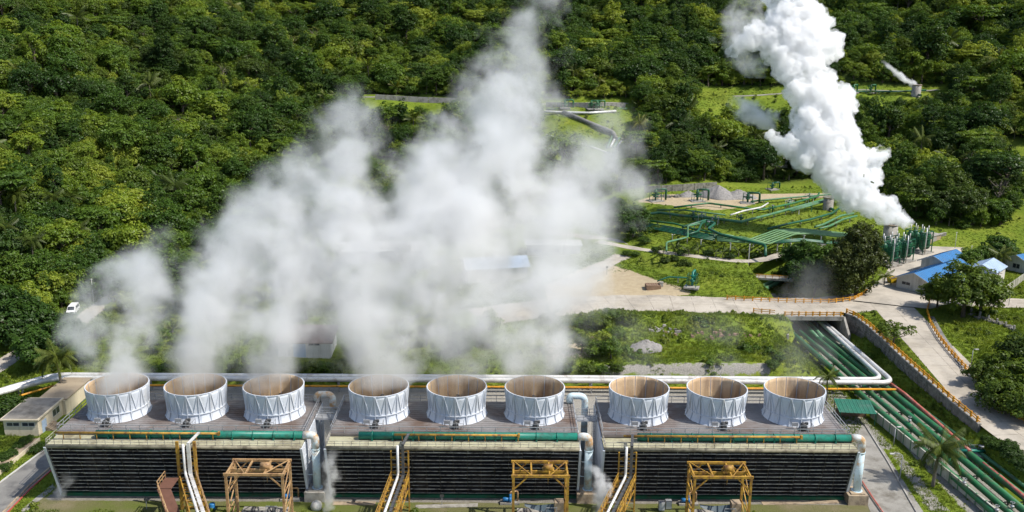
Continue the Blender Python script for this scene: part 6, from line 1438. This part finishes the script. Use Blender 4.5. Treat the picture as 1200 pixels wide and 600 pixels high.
scatter('grass', np.stack([gx, gy, gz], -1), rng.uniform(0, 6.28, n), rng.uniform(0.6, 1.15, n), idx, GC, 'rough green grass and weeds on the open ground')
# lawn and field on the pad (coarser)
gx, gy, gz, px, py, rng = sample(20, 170, 240, 345, 1.1, 14)
k = (px > 690) & (px < 1210) & roads_clear(gx, gy, 0.6) & ~in_poly(px, py, FOREST)
for s in (YARD, PADDIRT): k &= dist_poly(gx, gy, s) > 0.5
gx, gy, gz = gx[k], gy[k], gz[k]; n = len(gx)
scatter('field_grass', np.stack([gx, gy, gz], -1), rng.uniform(0, 6.28, n), rng.uniform(0.5, 1.0, n), rng.choice([0, 0, 1, 3], n, p=[.45, .3, .22, .03]), GC, 'green grass on the well pad and lawns')
# ---- single trees, shrubs and palms in the middle distance
BIGC, C1 = crown('crown', 301, 6.2, 8.6, 1.4, 150, 60, 0.32, M['leaf_olive'], False, crf=0.2, up=0.6, dmin=-0.75); BIGT = trunk('trunk', 302, 7.0, 0.38, C1, 14)
FEA, C2 = crown('crown', 303, 5.8, 17.5, -0.5, 240, 60, 0.30, M['leaf_feather'], False, crf=0.2, up=0.2, droop=1.2, dmin=-0.92); FET = trunk('trunk', 304, 14.0, 0.42, C2, 18)
ROUND, C3 = crown('crown', 305, 6.4, 8.0, 0.6, 170, 60, 0.32, M['leaf_deep'], False, crf=0.19, up=0.7, dmin=-0.8); ROT = trunk('trunk', 306, 6.0, 0.35, C3, 14)
BUSH, C4 = crown('crown', 307, 3.6, 4.4, 0.0, 90, 44, 0.24, M['leaf_dark'], False, crf=0.24, up=0.6); BUT = trunk('trunk', 308, 2.2, 0.2, C4, 8)
OPEN, C5 = crown('crown', 309, 4.4, 3.6, 3.0, 42, 38, 0.28, M['leaf_olive'], False, crf=0.17, up=0.6); OPT = trunk('trunk', 310, 4.4, 0.22, C5, 16)
OB, C6 = crown('crown', 311, 4.6, 5.4, 0.0, 120, 54, 0.27, M['leaf_olive'], False, crf=0.22, up=0.6, dmin=-0.7); OBT = trunk('trunk', 312, 3.0, 0.24, C6, 8)
def T_at(px_, py_, name, label, cm, tm, s, rz=0.0, sz=None, group=None): return tree(HIT(px_, py_)-np.array([0, 0, 0.15]), name, label, cm, tm, s, rz, group, 'tree', sz)
T_at(1128, 372, 'broadleaf_tree', 'big olive-green tree in front of the long blue-roofed building', BIGC, BIGT, 1.25, 0.4)
T_at(1148, 368, 'broadleaf_tree', 'right companion of the big olive-green tree by the blue roof', BIGC, BIGT, 0.95, 2.4)
T_at(1098, 362, 'broadleaf_tree', 'left low companion of the big olive-green tree by the blue roof', BIGC, BIGT, 0.7, 4.1)
T_at(1003, 346, 'feathery_tree', 'tall dark feathery tree beside the ravine and the yard', FEA, FET, 1.15, 0.6, 1.12)
T_at(985, 348, 'feathery_tree', 'left trunk of the dark feathery tree group over the ravine', FEA, FET, 0.95, 2.6, 0.85)
T_at(955, 344, 'broadleaf_tree', 'low dark spreading tree over the ravine, left of the feathery tree', ROUND, ROT, 1.15, 1.0)
T_at(975, 330, 'broadleaf_tree', 'dark tree filling the back of the ravine grove', ROUND, ROT, 1.1, 3.0)
T_at(940, 318, 'broadleaf_tree', 'dark spreading tree at the ravine head below the pad', ROUND, ROT, 0.95, 5.0)
T_at(1010, 318, 'broadleaf_tree', 'dark tree behind the feathery tree near the scrubbers', FEA, FET, 0.75, 5.0)
T_at(930, 333, 'broadleaf_tree', 'smaller dark tree at the left end of the ravine grove', BUSH, BUT, 1.3, 1.0)
T_at(1046, 410, 'slender_tree', 'thin open-crowned tree standing at the retaining wall of the right road', OPEN, OPT, 0.95, 0.3)
T_at(54, 430, 'broadleaf_tree', 'big round green tree beside the left hill road', ROUND, ROT, 1.05, 0.2)
T_at(28, 404, 'broadleaf_tree', 'big green tree left of the round one by the hill road', ROUND, ROT, 1.1, 2.2)
T_at(70, 412, 'broadleaf_tree', 'green tree close behind the big round one by the hill road', ROUND, ROT, 0.85, 1.2)
T_at(12, 388, 'broadleaf_tree', 'green tree at the left picture edge above the hill road', ROUND, ROT, 1.2, 4.0)
T_at(104, 350, 'broadleaf_tree', 'dense tree above the hill road, right of the parked van', ROUND, ROT, 0.8, 2.2)
T_at(124, 347, 'broadleaf_tree', 'dense tree above the hill road at the edge of the steam', ROUND, ROT, 0.95, 3.2)
T_at(150, 352, 'broadleaf_tree', 'tree hiding the upper hill road in the steam', ROUND, ROT, 0.9, 4.2)
T_at(175, 345, 'broadleaf_tree', 'tree beside the hidden end of the hill road', ROUND, ROT, 0.9, 5.2)
T_at(112, 395, 'broadleaf_tree', 'bush below the hill road, inside the left steam', BUSH, BUT, 0.8, 5.2)
T_at(100, 425, 'broadleaf_tree', 'small dark bush on the grass right of the left palm', BUSH, BUT, 0.75, 0.7)
T_at(90, 388, 'broadleaf_tree', 'small roadside shrub below the parked van', BUSH, BUT, 0.5, 0.7)
T_at(1172, 478, 'broadleaf_tree', 'rounded olive bush beyond the right road railing', OB, OBT, 1.1, 0.3)
T_at(1192, 462, 'broadleaf_tree', 'larger rounded olive bush at the right picture edge', OB, OBT, 1.35, 1.4)
T_at(1158, 452, 'broadleaf_tree', 'left-hand olive bush beside the right road railing', OB, OBT, 0.95, 2.4)
T_at(1198, 492, 'broadleaf_tree', 'olive bush in the right corner by the road', OB, OBT, 1.1, 3.4)
T_at(1200, 430, 'broadleaf_tree', 'dark olive tree at the right edge above the road bushes', OB, OBT, 1.2, 4.4)
for i, (a, c, s) in enumerate([(1143, 315, 0.9), (1158, 312, 1.1), (1172, 305, 1.0), (1185, 312, 0.8), (1132, 318, 0.8)]): T_at(a, c, 'garden_tree', 'leafy garden tree behind the blue-roofed buildings, '+('left of the garden palm', 'right of the garden palm', 'behind the white hall', 'near the right edge house', 'close to the long blue roof')[i], BUSH if i % 2 else ROUND, BUT if i % 2 else ROT, s*0.8, i*1.3, group='garden trees')
for i, (a, c, s) in enumerate([(742, 278, 0.9), (755, 286, 0.6), (728, 270, 1.0), (748, 262, 0.8), (770, 272, 0.6), (718, 258, 1.0), (735, 300, 0.45), (745, 301, 0.4)]): T_at(a, c, 'broadleaf_tree', 'dark tree at the left end of the well pad, '+('at the road bend', 'low by the pad road', 'next to the steam', 'in front of the pipe rack', 'beside the goalpost pipe', 'farthest in the steam', 'shrub at the road edge', 'second shrub at the road edge')[i], ROUND if s > 0.7 else BUSH, ROT if s > 0.7 else BUT, s*0.85, i*1.1, group='dark trees left of the well pad')
for i, (a, c, s) in enumerate([(1078, 255, 1.1), (1100, 260, 1.0), (1125, 262, 1.15), (1060, 240, 1.0), (1110, 238, 1.2)]): T_at(a, c, 'broadleaf_tree', 'tall tree on the slope right of the dense plume, '+('nearest the lawn', 'second by the lawn', 'right above the lawn', 'next to the plume', 'upper right')[i], BIGC, BIGT, s, i*1.7, group='slope trees right of the plume')
for i, (a, c, s) in enumerate([(780, 308, 0.35), (790, 306, 0.3), (800, 311, 0.35), (797, 312, 0.25), (808, 312, 0.22)]): T_at(a, c, 'garden_bush', 'small bush on the grassy mound, '+('left', 'second from left', 'middle', 'yellowish low one', 'yellowish right one')[i], OB, OBT, s, i, group='bushes on the grassy mound')
# row of small trees along the pad road
for i in range(16):
    a = 770+i*9.6+random.uniform(-2, 2); c = 296+i*0.75+random.uniform(-2.5, 1.5); T_at(a, c, 'young_tree', 'young small tree in the row along the pad road', KIT[9][0] if i % 3 else BUSH, KIT[9][1] if i % 3 else BUT, 0.8 if i % 3 else 0.42, i*1.9, group='row of young trees along the pad road')
# palms
palm(tuple(G(74, 466, 0)), 8.6, 'tall coconut palm behind the cream building at the left', 1, 22, 1.05, (-0.6, 0.2))
palm(tuple(G(1093, 570, 0)), 6.8, 'coconut palm in front of the concrete fence at the lower right', 2, 22, 1.05, (0.5, 0.2))
palm(tuple(G(968, 474, 0)), 5.6, 'small coconut palm just behind the right end stack', 3, 16, 0.62, (-0.2, 0.2))
p = HIT(1168, 318); palm(tuple(p), 5.0, 'garden palm behind the blue-roofed buildings', 4, 18, 1.0, (0.2, 0.2))
p = HIT(1036, 334); palm(tuple(p), 2.6, 'small palm at the corner of the yard beside the white wall', 5, 12, 0.6, (0.1, 0.0))
for i, (a, c, h) in enumerate([(62, 262, 6), (20, 262, 6.5), (178, 116, 7), (92, 300, 6), (40, 316, 6), (8, 296, 5)]):
    p = HIT(a, c); palm(tuple(p), h+2, ('palm standing out on the left slope', 'palm at the far left of the slope', 'dry palm high on the left hillside', 'palm above the hill road', 'palm near the left hut', 'palm at the left picture edge')[i], 20+i, 14, 0.95, (0.4, 0), 'palms on the left slope')
# bush beside the cream building, hedges
tree(tuple(G(16, 489, 0)), 'round_bush', 'round dark bush behind the left corner of the cream building', BUSH, BUT, 0.95, 0, None, 'bush')
for i, (a, c, s) in enumerate([(28, 523, 0.32), (33, 519, 0.3), (22, 527, 0.28), (7, 540, 0.35), (14, 535, 0.3), (42, 531, 0.3), (48, 526, 0.28), (6, 552, 0.3)]): tree(tuple(G(a, c, 0)), 'clipped_hedge', 'low clipped hedge bush in the garden left of the plant road', BUSH, BUT, s, i, 'hedge bushes by the plant road', 'hedge')
for i, (a, c, s) in enumerate([(690, 440, 0.4), (705, 438, 0.4), (722, 437, 0.35), (905, 435, 0.4), (360, 440, 0.5), (380, 438, 0.55), (392, 442, 0.45), (660, 441, 0.5), (280, 441, 0.5), (190, 441, 0.55), (700, 415, 0.55), (722, 398, 0.6), (735, 380, 0.55), (715, 375, 0.6), (700, 385, 0.6), (912, 424, 0.35)]):
    p = HIT(a, c); tree(p, 'wild_bush', 'leafy wild bush on the bank behind the towers', BUSH if i % 2 else OB, BUT if i % 2 else OBT, s, i*0.8, 'wild bushes behind the towers', 'bush')
for i, (a, c, s) in enumerate([(1160, 525, 0.45), (1172, 532, 0.5), (1186, 541, 0.5), (1197, 552, 0.5), (1182, 530, 0.4)]):
    p = HIT(a, c); tree(p, 'wild_bush', 'low leafy bush on the verge between the right road and the red pipe', BUSH, BUT, s, i*0.8, 'bushes on the right verge', 'bush')
gx, gy, gz, px, py, rng = sample(-40, 240, 375, 470, 1.5, 15)
k = np.zeros(len(gx), bool)
for c in CLEAR: k |= in_poly(px, py, c)
k &= roads_clear(gx, gy, 0.8); gx, gy, gz = gx[k], gy[k], gz[k]; n = len(gx)
scatter('terrace_grass', np.stack([gx, gy, gz], -1), rng.uniform(0, 6.28, n), rng.uniform(0.8, 1.5, n), rng.choice([0, 0, 1, 3], n, p=[.45, .3, .2, .05]), GC, 'green grass on the upper terrace fields')
# ================================================================== STEAM
def steam_mat(name, dens, stops, zr, xyr, rmax, seed, nscale=0.16, k=1.25, aniso=0.2, sharp=2.0, detail=4.0, base=1.0):
    """density follows a curved axis (colour ramp stores axis x, y and radius along height), broken up by turbulence"""
    mt, n, new, lk = newmat(name); out = new('ShaderNodeOutputMaterial'); pv = new('ShaderNodeVolumePrincipled'); lk(pv.outputs[0], out.inputs['Volume'])
    pv.inputs['Color'].default_value = (0.915, 0.915, 0.915, 1); pv.inputs['Anisotropy'].default_value = aniso
    tc = new('ShaderNodeTexCoord'); P = tc.outputs['Object']
    def math_(op, *a, clamp=False):
        m_ = new('ShaderNodeMath'); m_.operation = op; m_.use_clamp = clamp
        for i, v in enumerate(a):
            if hasattr(v, 'is_output'): lk(v, m_.inputs[i])
            else: m_.inputs[i].default_value = v
        return m_.outputs[0]
    sx = new('ShaderNodeSeparateXYZ'); lk(P, sx.inputs[0]); X, Y, Z = sx.outputs
    t = math_('DIVIDE', math_('SUBTRACT', Z, zr[0]), zr[1]-zr[0], clamp=True)
    r = new('ShaderNodeValToRGB'); e = r.color_ramp.elements; r.color_ramp.interpolation = 'LINEAR'
    while len(e) < len(stops): e.new(0.5)
    for i, (q, ax, ay, rad, dm) in enumerate(stops): e[i].position = q; e[i].color = ((ax-xyr[0])/(xyr[1]-xyr[0]), (ay-xyr[0])/(xyr[1]-xyr[0]), rad/rmax, dm)
    lk(t, r.inputs['Fac']); sc = new('ShaderNodeSeparateColor'); lk(r.outputs['Color'], sc.inputs[0])
    cx = math_('MULTIPLY_ADD', sc.outputs[0], xyr[1]-xyr[0], xyr[0]); cy_ = math_('MULTIPLY_ADD', sc.outputs[1], xyr[1]-xyr[0], xyr[0]); rad = math_('MULTIPLY', sc.outputs[2], rmax)
    dx = math_('SUBTRACT', X, cx); dy = math_('SUBTRACT', Y, cy_)
    d = math_('DIVIDE', math_('SQRT', math_('ADD', math_('MULTIPLY', dx, dx), math_('MULTIPLY', dy, dy))), rad)
    mp = new('ShaderNodeMapping'); mp.inputs['Location'].default_value = (seed*13.7, seed*7.1, seed*3.3); lk(P, mp.inputs['Vector'])
    nz = noise_node(n, mp.outputs[0], nscale, detail, 0.57, 0.12)
    f = math_('ADD', math_('SUBTRACT', base, d), math_('MULTIPLY', math_('SUBTRACT', nz, 0.5), k*2.4))
    f = math_('MULTIPLY', f, sharp, clamp=True); f = math_('MULTIPLY', f, f)
    lk(math_('MULTIPLY', math_('MULTIPLY', f, r.outputs['Alpha']), dens), pv.inputs['Density'])
    pv.inputs['Density Attribute'].default_value = ''
    return mt
def plume(path, dens, label, seed, step=None, group='steam plumes rising from the fan stacks', nscale=0.125, hull=1.3, k=1.5, rate=0.4, sharp=1.3, detail=4.5, base=1.0, name='steam_plume', aniso=0.2, grow=1.0):
    """path: (px, py, radius px, depth y, density factor)"""
    W = []
    for px_, py_, rp, Yd, dm in path:
        rp = rp*grow*(1.18 if 380 < py_ < 430 else 1.0); p = AT(px_, py_, Yd); zc = (p-cC)@cF; W.append((p[0], p[1], p[2], rp*zc/FPX, dm))
    o = np.array(W[0][:3]); W = [(a-o[0], b_-o[1], c-o[2], r, dm) for a, b_, c, r, dm in W]
    z0, z1 = W[0][2], W[-1][2]; lo = min(min(w[0], w[1]) for w in W)-1; hi = max(max(w[0], w[1]) for w in W)+1; rm = max(w[3] for w in W)*1.01
    stops = [((w[2]-z0)/(z1-z0), w[0], w[1], w[3], w[4]) for w in W]
    mt = steam_mat('steam', dens, stops, (z0, z1), (lo, hi), rm, seed, nscale, k, aniso, sharp, detail, base); mt.cycles.volume_step_rate = rate
    b = MB(); zs = np.linspace(z0, z1, 26); ax = [np.interp(zs, [w[2] for w in W], [w[i] for w in W]) for i in (0, 1, 3)]
    n = 28; vs = []; rng = np.random.default_rng(seed)
    for j, z in enumerate(zs):
        for q in range(n):
            a = 2*math.pi*q/n; R = ax[2][j]*hull*(1+0.05*math.sin(3*a+j*0.9+seed)+0.04*math.sin(5*a-j*0.7)); R *= 1 if 0 < j else 0.8
            vs.append((ax[0][j]+R*math.cos(a), ax[1][j]+R*math.sin(a), z))
    fs = [(j*n+q, j*n+(q+1) % n, (j+1)*n+(q+1) % n, (j+1)*n+q) for j in range(len(zs)-1) for q in range(n)]+[tuple(reversed(range(n))), tuple((len(zs)-1)*n+q for q in range(n))]
    b.add(vs, fs); ob = b.build(name, mt, None, o); return tag(ob, label, 'steam', group)
sy = CY
plume([(138, 450, 30, sy, .8), (139, 420, 34, sy+2, 1), (140, 385, 42, sy+6, 1), (150, 345, 50, sy+10, .9), (163, 312, 46, sy+14, .7), (185, 280, 28, sy+18, .3), (200, 258, 16, sy+20, .0)], 0.42, 'thin steam plume over the leftmost fan stack', 1, grow=1.2)
plume([(229, 450, 30, sy, .8), (231, 420, 34, sy+2, 1), (238, 385, 44, sy+6, 1), (258, 335, 56, sy+12, 1), (290, 280, 62, sy+20, .9), (325, 230, 55, sy+28, .7), (345, 190, 34, sy+34, .4), (355, 165, 20, sy+36, 0)], 0.25, 'steam plume over the second fan stack from the left', 2, grow=1.3)
plume([(320, 450, 30, sy, .8), (322, 420, 34, sy+2, 1), (328, 385, 44, sy+6, 1), (350, 330, 62, sy+12, 1), (378, 265, 66, sy+20, 1), (400, 200, 52, sy+28, .9), (412, 150, 40, sy+36, .7), (415, 115, 28, sy+42, .5), (412, 95, 16, sy+44, 0)], 0.25, 'steam plume over the third fan stack, topped by a narrow tip', 3, grow=1.25)
plume([(442, 450, 30, sy, .8), (441, 420, 36, sy+2, 1), (440, 385, 50, sy+6, 1), (452, 325, 68, sy+12, 1), (482, 265, 70, sy+20, .9), (505, 215, 58, sy+28, .7), (520, 175, 40, sy+34, .5), (528, 150, 24, sy+36, 0)], 0.25, 'thick steam plume over the left stack of the middle tower', 4, grow=1.3)
plume([(535, 450, 30, sy, .8), (534, 420, 36, sy+2, 1), (532, 385, 50, sy+6, 1), (540, 320, 72, sy+12, 1), (562, 240, 78, sy+22, 1), (580, 160, 72, sy+34, 1), (594, 100, 54, sy+42, .8), (612, 50, 40, sy+50, .7), (624, 10, 32, sy+58, .6), (630, -25, 28, sy+64, .5), (634, -60, 24, sy+70, .0)], 0.23, 'tallest steam plume, from the middle stack, reaching the top of the picture', 5, grow=1.2)
plume([(627, 450, 30, sy, .8), (627, 420, 36, sy+2, .9), (630, 385, 48, sy+6, 1), (640, 325, 66, sy+12, 1), (658, 260, 68, sy+20, .95), (684, 205, 58, sy+28, .8), (705, 170, 44, sy+34, .6), (715, 140, 34, sy+38, .3), (715, 118, 20, sy+42, 0)], 0.24, 'steam plume over the right stack of the middle tower, leaning right', 6, grow=1.25)
for i, (x, dd) in enumerate(((748, 0.03), (840, 0.028), (931, 0.04))):
    plume([(x, 452, 26, sy, .6), (x+2, 425, 30, sy+3, .9), (x-2, 395, 36, sy+8, .7), (x-8, 365, 36, sy+12, .4), (x-14, 340, 28, sy+15, 0)], dd, 'faint wisp of steam over the '+('left', 'middle', 'right')[i]+' stack of the right tower', 7+i, detail=3, rate=0.6)
plume([(270, 425, 60, sy+16, .4), (290, 390, 95, sy+17, .8), (320, 340, 115, sy+18, 1), (355, 280, 105, sy+22, .8), (385, 230, 80, sy+28, .5), (400, 190, 50, sy+32, 0)], 0.020, 'broad pale steam bank drifting behind the left tower', 20, group='steam banks behind the towers', nscale=0.07, detail=3, hull=1.3)
plume([(545, 425, 90, sy+18, .4), (552, 390, 125, sy+19, .8), (560, 340, 145, sy+20, 1), (575, 270, 130, sy+24, .8), (605, 205, 105, sy+30, .6), (640, 160, 60, sy+36, 0)], 0.028, 'broad pale steam bank drifting behind the middle tower', 21, group='steam banks behind the towers', nscale=0.07, detail=3, hull=1.3)
# small vents
gw = 'small steam wisps near the ground'
plume([(385, 598, 7, 124.5, 1), (384, 580, 9, 124.7, 1), (388, 560, 11, 125, .9), (386, 542, 12, 125.3, .6), (392, 525, 10, 125.6, 0)], 1.0, 'small white steam jet at the gap between left and middle towers', 12, group=gw, nscale=0.7, rate=0.6, k=1.4)
plume([(705, 604, 9, 119.5, 1), (703, 585, 10, 120, 1), (706, 568, 13, 120.5, 1), (698, 552, 12, 121, .7), (690, 545, 9, 121, 0)], 1.6, 'small dense white steam jet at the gap between middle and right towers', 13, group=gw, nscale=0.7, rate=0.6, k=1.3)
plume([(70, 584, 7, 127.8, .8), (72, 574, 10, 127.8, .8), (80, 562, 12, 127.6, .6), (78, 550, 8, 127.6, 0)], 0.5, 'faint steam wisp at the foot of the left tower corner', 14, group=gw, nscale=0.7, rate=0.6, k=1.4)
plume([(955, 368, 30, 214, .6), (948, 345, 42, 216, .9), (950, 322, 40, 218, .7), (965, 302, 30, 220, 0)], 0.035, 'thin steam drifting out of the ravine by the bridge', 15, group=gw, nscale=0.12, rate=0.6)
p = HIT(1073, 113)
plume([(1073, 104, 5, p[1], 1), (1066, 97, 7, p[1]+1, 1), (1056, 89, 7, p[1]+1, .7), (1044, 80, 5, p[1]+2, .4), (1034, 70, 4, p[1]+2, 0)], 1.6, 'small white wisp leaving the pale silencer on the upper terrace', 16, group=gw, nscale=0.35, rate=0.6)
plume([(900, 152, 12, 283, .8), (890, 140, 24, 284, 1), (880, 128, 26, 285, 1), (868, 112, 16, 285, 0)], 0.45, 'loose puff of steam left of the dense plume', 17, group=gw, nscale=0.25, rate=0.6, k=1.5)
plume([(455, 215, 10, 345, .8), (455, 204, 16, 346, .9), (462, 192, 14, 348, 0)], 0.2, 'small white puff behind the steam at the foot of the slope', 18, group=gw, nscale=0.3, rate=0.6)
plume([(888, 92, 14, 286, .7), (874, 72, 24, 287, 1), (868, 45, 30, 288, 1), (872, 15, 26, 290, .9), (880, -15, 18, 292, 0)], 0.14, 'ragged wisps torn off the left of the dense plume near the top', 19, group=gw, nscale=0.22, rate=0.6, k=1.7)
# ---- dense white plume: lumpy cloud body filled with even steam
balls = [(1062, 263, 7, 262), (1050, 256, 12, 262), (1036, 248, 17, 262), (1020, 240, 20, 263), (1004, 228, 24, 264), (1040, 238, 13, 263), (990, 214, 27, 266), (1014, 206, 22, 266), (1024, 188, 17, 267), (1034, 180, 11, 267), (975, 196, 28, 268), (1000, 190, 24, 268),
         (950, 182, 24, 270), (928, 170, 18, 271), (912, 164, 12, 272), (903, 160, 8, 272), (960, 165, 30, 271), (985, 160, 26, 271), (975, 138, 28, 274), (995, 128, 15, 274), (950, 140, 26, 274), (960, 115, 28, 277), (985, 112, 17, 277), (938, 108, 22, 278), (968, 92, 14, 279), (945, 85, 26, 281), (925, 80, 22, 281), (918, 66, 20, 283),
         (950, 55, 30, 285), (972, 50, 18, 285), (980, 62, 10, 285), (930, 45, 28, 286), (905, 48, 22, 287), (885, 42, 18, 288), (870, 50, 13, 288), (857, 62, 8, 288), (922, 22, 26, 290), (945, 20, 24, 290), (962, 30, 15, 290), (930, 2, 24, 293), (915, -8, 22, 294), (925, -28, 24, 297), (935, -50, 22, 300)]
bm = bmesh.new(); o0 = AT(1040, 262, 262)
for px_, py_, rp, Yd in balls:
    p = AT(px_, py_, Yd); r = rp*((p-cC)@cF)/FPX*0.95
    g = bmesh.ops.create_icosphere(bm, subdivisions=2, radius=r, matrix=Matrix.Translation(Vector((p-o0).tolist())))
me = bpy.data.meshes.new('raw_cloud'); bm.to_mesh(me); bm.free()
ob = bpy.data.objects.new('steam_cloud', me); COL.objects.link(ob); ob.location = o0.tolist()
rm = ob.modifiers.new('weld', 'REMESH'); rm.mode = 'VOXEL'; rm.voxel_size = 0.42; rm.use_smooth_shade = True
def displace(sz, st, depth, kind='CLOUDS'):
    tx = bpy.data.textures.new('billow', kind); tx.noise_scale = sz
    if kind == 'CLOUDS': tx.noise_depth = depth
    d = ob.modifiers.new('billow', 'DISPLACE'); d.texture = tx; d.strength = st; d.mid_level = 0.5; d.texture_coords = 'GLOBAL'
displace(5.0, 4.0, 2); displace(2.2, 2.6, 2); displace(0.9, 1.2, 1)
ev = ob.evaluated_get(bpy.context.evaluated_depsgraph_get()); nm_ = bpy.data.meshes.new_from_object(ev); ob.modifiers.clear(); ob.data = nm_
ob.name = 'steam_plume'
mt, n, new, lk = newmat('dense_steam'); out = new('ShaderNodeOutputMaterial'); pv = new('ShaderNodeVolumeScatter'); pv.inputs['Anisotropy'].default_value = 0.0; pv.inputs['Color'].default_value = (1, 1, 1, 1); lk(pv.outputs[0], out.inputs['Volume'])
tc = new('ShaderNodeTexCoord'); nz = noise_node(n, tc.outputs['Object'], 0.30, 4, 0.6, 0.5); mr = new('ShaderNodeMapRange'); mr.inputs['From Min'].default_value = 0.36; mr.inputs['From Max'].default_value = 0.58; mr.inputs['To Min'].default_value = 0.0; mr.inputs['To Max'].default_value = 0.75
lk(nz, mr.inputs['Value']); lk(mr.outputs[0], pv.inputs['Density']); mt.cycles.volume_step_rate = 0.22
nm_.materials.clear(); nm_.materials.append(mt)
tag(ob, 'dense bright white steam column billowing up from the scrubber towers', 'steam')
